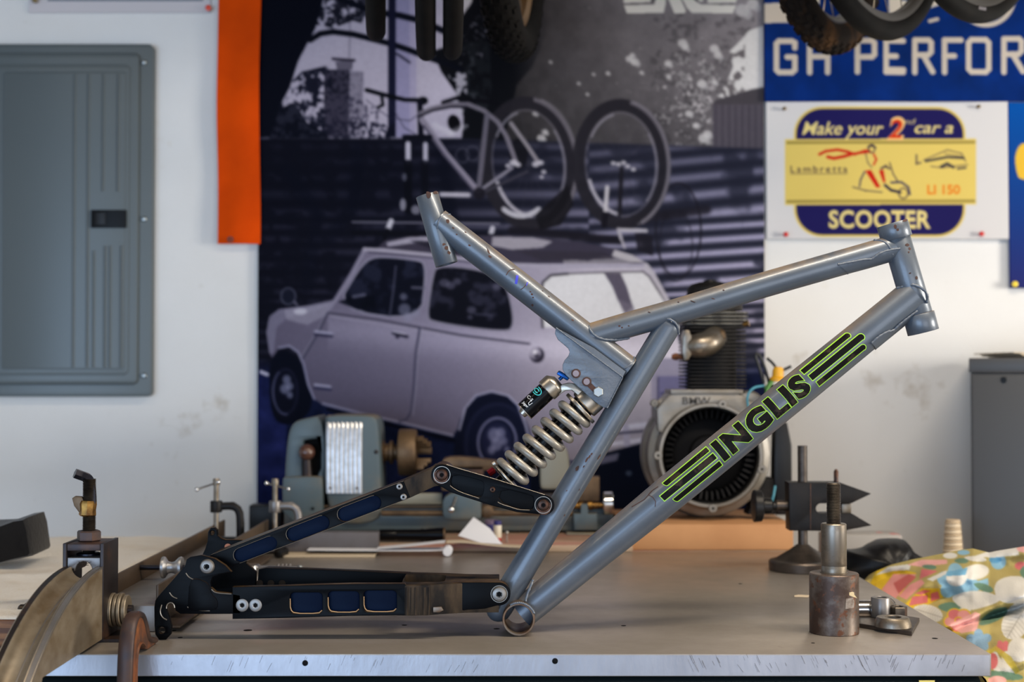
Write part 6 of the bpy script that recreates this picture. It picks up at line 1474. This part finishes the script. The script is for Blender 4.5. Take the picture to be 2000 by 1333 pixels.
# lighter starter boss, wires and cap on the right
MB().lathe(P(1462,795,YE-.01), (0,-1,0), [(.030,-.05),(.030,.0),(.026,.006),(.014,.007),(.012,.012)], 32).build('starter_boss', M['engine_alu'], en)
def wire(pts, r, m, nm='wire'): MB().tube(smoothline(pts, 3), r, 10).build(nm, m, en, smooth=80)
wire([P(1492,748,YE-.03), P(1482,715,YE-.03), P(1474,694,YE-.03), P(1481,690,YE-.03), P(1492,712,YE-.03), P(1502,748,YE-.03)], .0030, M['wire_black'])
wire([P(1498,700,YE-.02), P(1512,712,YE-.02), P(1520,728,YE-.02), P(1545,716,YE-.02)], .0028, M['wire_black'])
wire([P(1495,760,YE-.035), P(1506,745,YE-.04), P(1520,738,YE-.04)], .0032, M['wire_green']); wire([P(1512,742,YE-.04), P(1498,760,YE-.05), P(1492,790,YE-.05)], .0028, M['wire_green'])
wire([P(1462,800,YE-.04), P(1458,775,YE-.05), P(1470,757,YE-.05), P(1492,754,YE-.04)], .0022, M['wire_cyan']); wire([P(1514,950,YE-.02), P(1510,975,YE-.03), P(1502,992,YE-.02)], .0022, M['wire_cyan'])
c = P(1519,742,YE-.035); MB().lathe(c, (.05,0,1), [(.0145,-.004),(.0150,.002),(.0105,.006),(.0100,.018),(.0075,.023),(.003,.024)], 24).build('yellow_cap', M['yellow_cap'], en)
MB().lathe(P(1517,790,YE-.02), (0,0,1), [(.022,-.012),(.024,0),(.022,.03),(.014,.036)], 28).build('regulator', M['rubber'], en)
mb = MB(); plate(mb, [(1514,830),(1538,826),(1547,870),(1548,1007),(1518,1007),(1512,930)], [], YE-.01, YE+.03, .004); mb.build('side_post', M['rubber'], en)
mb = MB(); plate(mb, [(1490,935),(1512,935),(1524,985),(1526,1006),(1460,1006)], [], YE-.004, YE+.05, .003); mb.build('lower_case', M['engine_black'], en)

# ------------------------------------------------------------------ black stand with V jaws
sg = thing('vee_jaw_stand', G(1562,1104), 'black steel clamp block with two pointed jaws on a round base column', 'stand')
Ys = 2.325; xs = P(1563,0,Ys).x
MB().lathe((xs, Ys, TZ), (0,0,1), [(.052,0),(.0545,.001),(.0552,.014),(.0535,.0165),(.0480,.0175),(.0450,.0185),(.0230,.0320),(.0120,.0400),(.0095,.0420)], 72).build('round_base', M['stand'], sg)
MB().tube([(xs, Ys, TZ+.04), (xs, Ys, P(0,871,Ys).z)], .0078, 28).build('column', M['stand'], sg)
vo = [(1541,943),(1642,943.5),(1702,965),(1663,984),(1604,984)] + [(1604+10*math.cos(a), 994+10*math.sin(a)) for a in np.linspace(-pi/2, -3*pi/2, 9)] + [(1604,1004),(1663,1003),(1703,1027),(1646,1038),(1543,1037.5)]
mb = MB(); plate(mb, vo, [], Ys-.019, Ys+.019, .0012); vb = mb.build('vee_block', M['block_black'], sg)
e = MB(); e.tube([P(1583,945,Ys-.0192), P(1583,1036,Ys-.0192)], .0005, 6); e.build('joint_line', M['bolt_dark'], vb)
MB().box(P(1636,0,Ys).x, P(1654,0,Ys).x, Ys-.012, Ys+.012, P(0,1003.5,Ys).z, P(0,983.5,Ys).z).build('packing_block', M['steel_mid'], sg, bevel=.0008)
kx = P(1466,0,Ys).x
MB().tube([(P(1512,0,Ys).x, Ys, P(0,988,Ys).z), (P(1542,0,Ys).x, Ys, P(0,988,Ys).z)], .0088, 24).build('clamp_shaft', M['stand'], sg)
MB().lathe((kx, Ys, P(0,989,Ys).z), (1,0,0), [(.018,0),(.0255,.0012),(.0265,.003),(.0255,.014),(.022,.016),(.0135,.0175),(.0130,.030),(.0105,.032),(.0070,.0325),(.0070,.040)], 16).build('knob', M['rubber'], sg, smooth=25)
MB().tube([P(1633,948,Ys), P(1633,921,Ys), P(1633,917,Ys)], [.0038,.0038,.0016], 16).build('pin', M['bolt_dark'], sg)

# ------------------------------------------------------------------ rusty cylinder stand
rc_ = thing('mandrel', G(1623,1228), 'rust mottled steel cylinder stepping up to a shaft and a threaded stud', 'mandrel')
Ym = 1.7665; xm_ = P(1623,0,Ym).x
MB().lathe((xm_, Ym, TZ), (0,0,1), [(.0295,0),(.0302,.0008),(.0302,.0725),(.0292,.0737),(.001,.0737)], 72).build('cylinder_base', M['rust_cyl'], rc_)
MB().lathe((xm_, Ym, TZ+.0735), (0,0,1), [(.0168,0),(.0168,.0008),(.0156,.0012),(.0156,.0085),(.0154,.0088),(.0154,.0094),(.0156,.0097),(.0156,.0600),(.0146,.0612),(.008,.0613)], 64).build('shaft', M['steel_mid'], rc_)
prf = []; zz_ = 0
while zz_ < .0475: prf += [(.0078, zz_), (.0090, zz_+.0009)]; zz_ += .0019
prf += [(.0078, zz_), (.0070, zz_+.0008)]
MB().lathe((xm_, Ym, TZ+.1345), (0,0,1), prf, 40).build('threaded_stud', M['thread'], rc_, smooth=20)
f_ = lambda s_, t_: Vector((xm_ + .0304*math.sin(s_/.0302), Ym - .0304*math.cos(s_/.0302), TZ + t_))
def cylpatch(pts, m, nm):
    bm = bmesh.new(); bv = [bm.verts.new((a, b, 0)) for a, b in pts]; bm.faces.new(bv)
    for k in range(-12, 13): bmesh.ops.bisect_plane(bm, geom=bm.verts[:]+bm.edges[:]+bm.faces[:], plane_co=(k*.003,0,0), plane_no=(1,0,0))
    bm.verts.index_update(); mb = MB().add([f_(v.co.x, v.co.y) for v in bm.verts], [tuple(v.index for v in q.verts) for q in bm.faces]); bm.free()
    return mb.build(nm, m, rc_)
cylpatch([(.0072,.0337),(.0205,.0345),(.0212,.0420),(.0190,.0465),(.0078,.0462)], mat('scuffed_paper_label', rgb(128,118,108), .8, col2=rgb(80,60,48), scale=120), 'label_remnant')
cylpatch([(.0125,.0535),(.0175,.0540),(.0205,.0530),(.0210,.0500),(.0275,.0450),(.0185,.0478),(.0125,.0500)], mat('torn_tape', rgb(178,160,124), .7), 'torn_label')

# plate with a flanged washer, bush and nut
pl = MB(); z0 = TZ+.0006
pq = [G(1671,1226,TZ), G(1781,1243.5,TZ), G(1796,1216,TZ), G(1684,1199,TZ)]
vs, fs = flat2d([[(p.x, p.y) for p in pq]], .0021, .0005); pl.add([(v[0], v[1], z0+.0024+v[2]) for v in vs], fs)
single(pl, 'square_plate', M['stand'], 'dark square steel plate lying beside the rusty cylinder', 'plate')
zp = z0+.0052
c = G(1744,1224,zp); single(MB().lathe_closed((c.x, c.y, zp), (0,0,1), [(.0100,0),(.0225,0),(.0222,.004),(.0200,.0105),(.0190,.0115),(.0108,.0117),(.0100,.0110)], 56), 'thick_washer', M['steel_mid'], 'thick round steel washer lying flat on the square plate', 'washer')
c = G(1720,1206,zp); single(MB().lathe_closed((c.x, c.y, zp), (0,0,1), [(.0078,0),(.0118,0),(.0121,.001),(.0121,.0245),(.0114,.0256),(.0084,.0256),(.0078,.0250)], 48), 'steel_bush', M['bed_steel'], 'upright grey steel bush standing on the square plate', 'bush')
c = G(1754,1206,zp); single(MB().lathe_closed((c.x, c.y, zp), (0,0,1), [(.0060,0),(.0115,0),(.0120,.001),(.0120,.0125),(.0110,.0138),(.0070,.0138),(.0060,.0130)], 6), 'hex_nut', M['thread'], 'dark hexagonal nut behind the thick washer', 'nut', smooth=20)
lb = thing('light_bulb', G(1700,1210), 'small glass bulb with a bright metal base lying behind the rusty cylinder', 'bulb')
c = G(1676,1210); MB().lathe((c.x-.004, c.y, TZ+.0125), (1,0,0), [(.009,0),(.012,.001),(.0124,.006),(.0124,.020),(.0105,.021),(.0108,.027)], 32).build('metal_base', M['chrome'], lb)
MB().lathe((c.x+.022, c.y, TZ+.0135), (1,.1,.08), [(.0085,0),(.0105,.003)] + [(.0132*math.sin(a), .0155-.0132*math.cos(a)) for a in np.linspace(1.0, pi, 12)], 32, cap=False).build('glass_bulb', M['glass'], lb, smooth=80)
c = G(1566,1166); vs, fs = flat2d([[(c.x-.012,c.y-.008),(c.x+.006,c.y-.012),(c.x+.013,c.y+.006),(c.x-.002,c.y+.011),(c.x-.010,c.y+.004)]], .0002)
single(MB().add([(v[0], v[1], TZ+.0008+v[2]) for v in vs], fs), 'paper_scrap', M['paper_tan'], 'tiny pale paper scrap on the table left of the rusty cylinder', 'paper')

# ------------------------------------------------------------------ side table with flowered cloth, gloves, cups
ZS = .80
st_ = thing('side_table', (.72, 2.2, 0), 'low side table right of the steel table, under the flowered cloth', 'table')
MB().box(.572, .868, 1.70, 2.70, ZS-.03, ZS).build('table_top', M['bench_wood'], st_, bevel=.002)
for x in (.61, .835):
    for y in (1.74, 2.66): MB().box(x-.025, x+.025, y-.025, y+.025, 0, ZS-.03).build('leg', M['bench_wood'], st_)
# flowered cloth: a crumpled sheet over the right end, pattern in the cloth's own coordinates
fcv = Canvas(1640, 1040, 2300, 1520, (176,160,96))
WHc, BL, PK, PK2, YE_, GR, LP = (222,220,214), (140,186,212), (214,112,116), (226,150,146), (224,186,30), (98,134,112), (232,170,166)
def petalflower(x, y, r, col, n=6, a0=0.0, el=.8):
    for k in range(n):
        a = a0 + 2*pi*k/n; fcv.ell(x + r*.62*math.cos(a), y + r*.5*math.sin(a), r*.46, r*.38, col, 1, a)
    fcv.ell(x, y, r*.45, r*.36, col)
def leaf(x, y, l, w, a, col, veins=False):
    c_, s_ = math.cos(a), math.sin(a)
    pts = [(x + (l*math.cos(t))*c_ - (w*math.sin(t)*abs(math.cos(t*.5))**.3)*s_, y + (l*math.cos(t))*s_ + (w*math.sin(t)*abs(math.cos(t*.5))**.3)*c_) for t in np.linspace(0, 2*pi, 22)[:-1]]
    fcv.poly(pts, col)
    if veins:
        fcv.line([(x-l*c_, y-l*s_), (x+l*c_, y+l*s_)], 1.2, (150,146,140))
        for k in range(-5, 6):
            bx_, by_ = x + k*l*.16*c_, y + k*l*.16*s_; ww = w*.8*math.sqrt(max(0, 1-(k*.16)**2))
            for sg_ in (-1, 1): fcv.line([(bx_, by_), (bx_ - sg_*ww*s_ + l*.18*c_, by_ + sg_*ww*c_ + l*.18*s_)], .9, (168,164,158), .8)
def rose(x, y, r, a0=0.0):
    for k in range(5):
        a = a0+2*pi*k/5; fcv.ell(x + r*.5*math.cos(a), y+r*.42*math.sin(a), r*.5, r*.42, YE_)
    for k in range(5):
        a = a0+2*pi*k/5; fcv.ell(x + r*.52*math.cos(a), y+r*.44*math.sin(a), r*.40, r*.32, PK if k % 2 else PK2)
    fcv.ell(x, y, r*.26, r*.22, YE_); fcv.ell(x, y, r*.18, r*.15, PK)
# placed as the print lies in view
fcv.poly([(1700,1140),(1712,1115),(1740,1108),(1790,1120),(1760,1160),(1735,1180)], YE_); fcv.poly([(1722,1152),(1745,1122),(1790,1122),(1775,1140),(1745,1175)], PK2); fcv.poly([(1745,1140),(1775,1122),(1790,1128),(1755,1160)], (200,96,92))
fcv.poly([(1768,1180),(1800,1150),(1835,1150),(1842,1168),(1805,1185),(1775,1192)], YE_); fcv.poly([(1775,1184),(1782,1166),(1812,1163),(1812,1178)], PK); fcv.poly([(1818,1160),(1832,1156),(1836,1170),(1818,1176)], PK); fcv.poly([(1786,1160),(1805,1153),(1818,1155),(1800,1163)], PK)
fcv.poly([(1755,1165),(1778,1142),(1800,1132),(1806,1140),(1770,1172)], PK2); fcv.poly([(1800,1112),(1832,1116),(1820,1122),(1796,1132)], PK)
fcv.poly([(1708,1125),(1735,1108),(1780,1102),(1776,1114),(1745,1116)], WHc); fcv.poly([(1772,1104),(1800,1094),(1850,1094),(1850,1102),(1800,1108)], LP); leaf(1815, 1108, 14, 5, .1, GR)
petalflower(1872, 1138, 40, BL, 6, .3); fcv.ell(1868, 1130, 20, 16, WHc); fcv.ell(1906, 1118, 26, 15, WHc, 1, -.15); fcv.poly([(1846,1118),(1890,1110),(1886,1124),(1850,1126)], (110,170,206))
fcv.poly([(1810,1132),(1850,1114),(1848,1122),(1822,1136)], WHc); fcv.ell(1950, 1098, 15, 15, BL); fcv.ell(1944, 1094, 12, 7, (96,158,196)); fcv.poly([(1895,1140),(1930,1130),(1932,1150),(1900,1155)], BL)
leaf(1921, 1148, 20, 8, .35, GR); leaf(1856, 1187, 24, 11, .05, GR); leaf(1878, 1096, 14, 6, 0, GR)
fcv.poly(smoothpoly([(1855,1165),(1900,1153),(1935,1158),(1960,1172),(1930,1185),(1890,1195),(1868,1182)], 2), WHc); fcv.ell(1884, 1193, 14, 7, WHc, 1, -.3)
fcv.poly(smoothpoly([(1940,1150),(1950,1132),(1980,1124),(2010,1130),(2040,1160),(1995,1180),(1950,1178)], 2), WHc)
leaf(1812, 1198, 30, 18, .3, WHc, True); leaf(1990, 1208, 46, 30, 2.1, WHc, True); leaf(1905, 1092, 22, 6, .1, WHc)
rose(1872, 1212, 30, .4); fcv.poly([(1850,1222),(1905,1196),(1915,1200),(1908,1232),(1878,1238)], LP); leaf(1940, 1205, 32, 12, -.5, GR)
petalflower(1912, 1252, 24, (128,162,190), 5, .9); petalflower(1958, 1264, 14, PK, 5, .4); fcv.ell(1990, 1270, 22, 24, WHc); fcv.ell(1970, 1284, 14, 12, WHc)
fcv.poly(smoothpoly([(1930,1282),(1945,1270),(1955,1290),(1990,1310),(1975,1320),(1940,1315)], 1), WHc); fcv.ell(1938, 1292, 11, 16, PK); leaf(1955, 1320, 44, 9, .1, GR); fcv.ell(1948, 1330, 18, 9, LP); fcv.poly([(1925,1275),(1945,1262),(1975,1284),(1992,1312),(1984,1318),(1962,1290),(1945,1272),(1928,1282)], (206,186,60), .8)
fcv.ell(1994, 1106, 12, 8, PK); leaf(2002, 1118, 10, 14, 0, GR); fcv.poly([(1900,1088),(1935,1076),(1990,1068),(1990,1085),(1940,1090)], WHc); fcv.ell(2000, 1072, 14, 8, LP); fcv.ell(1882, 1080, 12, 5, BL); fcv.ell(1856, 1086, 14, 6, WHc)
r_ = random.Random(3)
for k in range(26):
    x, y = r_.uniform(2030, 2290), r_.uniform(1060, 1500)
    (petalflower(x, y, 26, BL), rose(x+10, y, 22), leaf(x, y, 30, 14, r_.uniform(0, 3), WHc, True), leaf(x, y, 18, 8, r_.uniform(0, 3), GR))[0]
for k in range(16): x, y = r_.uniform(1700, 2030), r_.uniform(1345, 1500); rose(x, y, 22); leaf(x+25, y+8, 18, 8, .5, GR)
fcv.blur(1)
nu, nv = 250, 200; vs = []; cols = []; Us = []; Vs = []
def topline(u):
    return float(np.interp(u, [1655,1682,1700,1712,1740,1780,1830,1880,1900,1932,1945,2000,2100,2300], [1150,1138,1132,1116,1104,1094,1084,1074,1072,1080,1077,1068,1072,1090]))
def clothpt(u, v):
    tl = topline(u); w = (v - tl)
    Y = 2.28 - .15*min(1, max(0, (u-1700)/300)) - w*.00185
    Y = Y + .00
    # rounded crest, folds running down to the left
    f = .012*math.sin((u*.9 + v*1.9)/34.0) + .008*math.sin((u*.35 - v)/17.0 + 1) + .010*mnoise.noise(Vector((u/60, v/45, 2))) + .004*mnoise.noise(Vector((u/22, v/18, 5)))
    f *= 2.1*min(1, w/25 + .15)
    deep = .035*math.exp(-((v - (1236 - (u-1850)*.36))/9.0)**2) * float(u > 1820) + .030*math.exp(-((v - (1268 + (u-1900)*.10))/7.0)**2)*float(u > 1915)*0
    return Y + f + deep
grid = []
for j in range(nv):
    for i in range(nu):
        u = 1655 + (2140-1655)*i/(nu-1); tl = topline(u); v = tl + (1470-tl)*(j/(nv-1))**1.15
        Y = clothpt(u, v); p = P(u, v, Y)
        p.z = max(p.z, ZS+.003)
        if p.x < .5575 and p.z < TZ+.004: p.x = .5575
        vs.append(tuple(p)); Us.append(u); Vs.append(v)
# back skirt down to the side table
n0 = len(vs)
for q in (.25, .6, 1.0):
    for i in range(nu):
        p = Vector(vs[i]); vs.append((p.x, p.y + .03 + .07*q, p.z + (ZS+.003-p.z)*q**1.5)); Us.append(Us[i]); Vs.append(Vs[i]-6-14*q)
fs = [(j*nu+i, (j+1)*nu+i, (j+1)*nu+i+1, j*nu+i+1) for j in range(nv-1) for i in range(nu-1)]
rows = [list(range(nu))] + [[n0+k*nu+i for i in range(nu)] for k in range(3)]
for a_, b_ in zip(rows[:-1], rows[1:]):
    for i in range(nu-1): fs.append((a_[i], a_[i+1], b_[i+1], b_[i]))
me = bpy.data.meshes.new('flowered_cloth'); me.from_pydata(vs, [], fs)
at = me.color_attributes.new('Col', 'FLOAT_COLOR', 'POINT'); cc = np.ones((len(vs), 4), np.float32); cc[:, :3] = fcv.sample(np.array(Us), np.array(Vs))*.82
at.data.foreach_set('color', np.clip(cc, 0, .95).ravel()); shade(me, 80)
tag(link('flowered_cloth', me, M['cloth_print']), 'rumpled olive cloth printed with white, blue and pink flowers at the lower right', 'cloth')

def blob(name, pts, Y, dep, m, label, cat, seedo=0.0, base=ZS, rings=7, bumps=.004):
    """cushion shaped solid: outline as seen from the front at depth Y, bulging dep towards the viewer and back"""
    p = smoothpoly(pts, 2); o = [P(u, v, Y) for u, v in p]; c = sum(o, Vector())/len(o); n = len(o); vs = []; fs = []
    for side_ in (1, -1):
        for k in range(rings):
            r = 1 - (k/rings)**1.6 if k else 1.0
            h = dep*math.sqrt(max(0, 1-r*r))
            for q in o:
                w = c + (q-c)*r; bmp = bumps*mnoise.noise(Vector((w.x*28, w.z*28, seedo)))*(k > 0) + bumps*.8*mnoise.noise(Vector((w.x*70, w.z*70, seedo)))*(k > 0)
                vs.append((w.x, Y - side_*(h + bmp), w.z))
        vs.append((c.x, Y - side_*dep, c.z))
    per = rings*n + 1
    for s in (0, 1):
        b = s*per
        for k in range(rings-1):
            for i in range(n): j = (i+1) % n; fs.append((b+k*n+i, b+k*n+j, b+(k+1)*n+j, b+(k+1)*n+i))
        for i in range(n): fs.append((b+(rings-1)*n+i, b+(rings-1)*n+(i+1) % n, b+rings*n))
    return single(MB().add(vs, fs), name, m, label, cat, smooth=70)
blob('black_glove', [(1640,1075),(1668,1074),(1690,1068),(1712,1056),(1745,1051),(1765,1054),(1774,1062),(1780,1075),(1792,1084),(1806,1091),(1812,1098),(1800,1150),(1740,1190),(1680,1190),(1630,1150)], 2.42, .06, M['rubber'], 'black padded rubber glove lying behind the corner of the steel table', 'glove', bumps=.010)
pk = MB(); c0 = P(1665,1062,2.52)
pk.obox(Vector((.645, 2.645, c0.z-.055)), (.070,0,.0), (0,.035,0), (0,0,.06)); single(pk, 'package', M['concrete_pack'], 'grey and red printed package behind the black glove', 'package', bevel=.004)
# nested paper cups
c = P(1861,1010,2.60); zt_ = c.z; nC = 22
ORD = ['topmost of'] + ['%s from the top of' % w for w in 'second third fourth fifth sixth seventh eighth ninth tenth eleventh twelfth thirteenth fourteenth fifteenth sixteenth seventeenth eighteenth nineteenth twentieth twenty-first twenty-second'.split()]
for k in range(nC):
    z = zt_ - .012 - k*.0056
    if z < ZS+.01: break
    r0 = .0125 + .00042*k
    o = MB().lathe((c.x, 2.60, z), (0,0,1), [(r0+.0016,0),(r0+.0026,.0008),(r0+.0016,.0016),(r0+.0006,.0019),(r0+.0001,.0070)], 28)
    tag(o.build('paper_cup', M['cup2'] if k % 2 else M['cup']), 'brown paper cup, %s the upturned stack beside the grey cabinet' % ORD[k], 'cup', 'stack of upturned paper cups')
o = MB().lathe((c.x, 2.60, ZS+.0002), (0,0,1), [(.026,0),(.026,.001),(.0235, max(.002, z-ZS))], 28)
tag(o.build('paper_cup', M['cup']), 'tall brown paper cup at the very bottom of the upturned stack', 'cup', 'stack of upturned paper cups')

# ------------------------------------------------------------------ wheels hanging from the ceiling
def wheel(c, nrm, R_, tr, rimm, tyrem, label, knob=0, spokes=28, rimw=.012, rimd=.016, squash=1.0, mark=None, group=None, hub=1.0):
    t = thing('wheelset', (c[0], c[1], c[2]-R_), label, 'wheel', group)
    n = Vector(nrm).normalized(); a = Vector((0,0,1)); b = n.cross(a).normalized(); c = Vector(c)
    rm = R_ - tr; N3 = 96
    ty = MB(); seg = 18
    vs = []; fs = []
    for i in range(N3):
        th = 2*pi*i/N3; d = a*math.cos(th) + b*math.sin(th)
        for k in range(seg):
            ph = 2*pi*k/seg; rr = tr
            vs.append(c + d*(rm + rr*math.cos(ph)) + n*(rr*math.sin(ph)*squash))
    for i in range(N3):
        for k in range(seg): j = (i+1) % N3; l = (k+1) % seg; fs.append((i*seg+k, i*seg+l, j*seg+l, j*seg+k))
    tyo = ty.add(vs, fs).build('tyre', tyrem, t, smooth=70)
    if knob:
        kb = MB()
        for i in range(knob):
            th = 2*pi*i/knob; d = a*math.cos(th) + b*math.sin(th); tt_ = b*math.cos(th) - a*math.sin(th)
            for ph in ((-.95, -.32, .32, .95) if i % 2 else (-.62, 0, .62)):
                o_ = (d*math.cos(ph) + n*math.sin(ph)*squash); s2 = tt_.cross(o_).normalized()
                kb.obox(c + d*rm + (d*math.cos(ph) + n*math.sin(ph)*squash)*(tr+.0006), o_*.0026, tt_*.0062, s2*.0045)
        k_o = kb.build('tread_knobs', tyrem, tyo); k_o['kind'] = 'stuff'
    ri = rm - tr*.75
    # rim: a channel ring
    pr_ = [(ri+.004, -rimw), (ri+.004, rimw), (ri-rimd*.4, rimw), (ri-rimd, rimw*.55), (ri-rimd, -rimw*.55), (ri-rimd*.4, -rimw)]
    vs = []; fs = []
    for i in range(N3):
        th = 2*pi*i/N3; d = a*math.cos(th)+b*math.sin(th)
        for r_, h in pr_: vs.append(c + d*r_ + n*h)
    for i in range(N3):
        for k in range(6): j = (i+1) % N3; l = (k+1) % 6; fs.append((i*6+k, i*6+l, j*6+l, j*6+k))
    MB().add(vs, fs).build('rim', rimm, t, smooth=30)
    MB().lathe(c - n*.045*hub, n, [(r_, h*hub) for r_, h in ((.006,0),(.006,.012),(.024,.014),(.024,.018),(.013,.022),(.011,.045),(.013,.068),(.024,.072),(.024,.076),(.006,.078),(.006,.09))], 28).build('hub', rimm, t)
    for i in range(spokes):
        th = 2*pi*i/spokes; s_ = 1 if i % 2 else -1; d = a*math.cos(th)+b*math.sin(th); d2 = a*math.cos(th+.9*(1 if i % 4 < 2 else -1)) + b*math.sin(th+.9*(1 if i % 4 < 2 else -1))
        MB().tube([c + d2*.022 + n*.029*s_*hub, c + d*(ri-rimd)], .0010, 5).build('spoke', M['steel_mid'], t)
    if mark:
        for th0 in mark:
            mk_ = MB(); f0 = None
            for dth, wdt in ((0,.004),(.03,.003),(.055,.004)):
                th = th0+dth; d = a*math.cos(th)+b*math.sin(th); tt_ = b*math.cos(th)-a*math.sin(th); ph = 2.05
                o_ = d*math.cos(ph)*-1 if False else (d*math.cos(1.9) - n*math.sin(1.9))
                mk_.obox(c + d*rm + o_*(tr+.0002), tt_*.006, (d*.5+tt_*.3)*.006, o_*.0004)
            mk_.build('sidewall_mark', M['dull_bar'], tyo)['kind'] = 'stuff'
    return t
def wcen(u, vb, Y, R_): p = P(u, vb, Y); return (p.x, Y, p.z + R_)
wheel(wcen(734, 70, 2.20, .335), (1, .09, 0), .335, .0165, M['rim_dark'], M['tyre'], 'leftmost of the three thin tyred wheels seen edge on above the mural', squash=.95, hub=.38)
wheel(wcen(832, 110, 2.20, .335), (1, .052, 0), .335, .0162, M['rim_dark'], M['tyre'], 'middle one of the three edge on wheels hanging above the mural', squash=.95, hub=.38)
wheel(wcen(884, 108, 2.20, .335), (1, .050, 0), .335, .0162, M['rim_dark'], M['tyre'], 'third edge on wheel, between its slim neighbour and the knobbly tyre', squash=.95, hub=.38)
wheel(wcen(996, 112, 2.60, .350), (-1, .13, 0), .350, .0340, M['gold_rim'], M['tyre'], 'knobbly tyred wheel with a bronze rim hanging above the mural', knob=110, rimw=.016)
wheel(wcen(1608, 98, 2.60, .345), (-.86, .51, 0), .345, .0290, M['rim_dark'], M['mud_tyre'], 'muddy wheel hanging in front of the blue felt banner', knob=110, rimw=.014)
wheel(wcen(1706, 74, 2.50, .335), (-.78, .62, 0), .335, .0190, M['rim_dark'], M['tyre'], 'smooth black tyred wheel hanging next to the muddy one, over the banner')
wheel(wcen(1884, 40, 2.40, .335), (-.74, .67, 0), .335, .0165, M['rim_dark'], M['tyre'], 'black wheel with white tyre lettering at the upper right', mark=(3.0, 3.35))
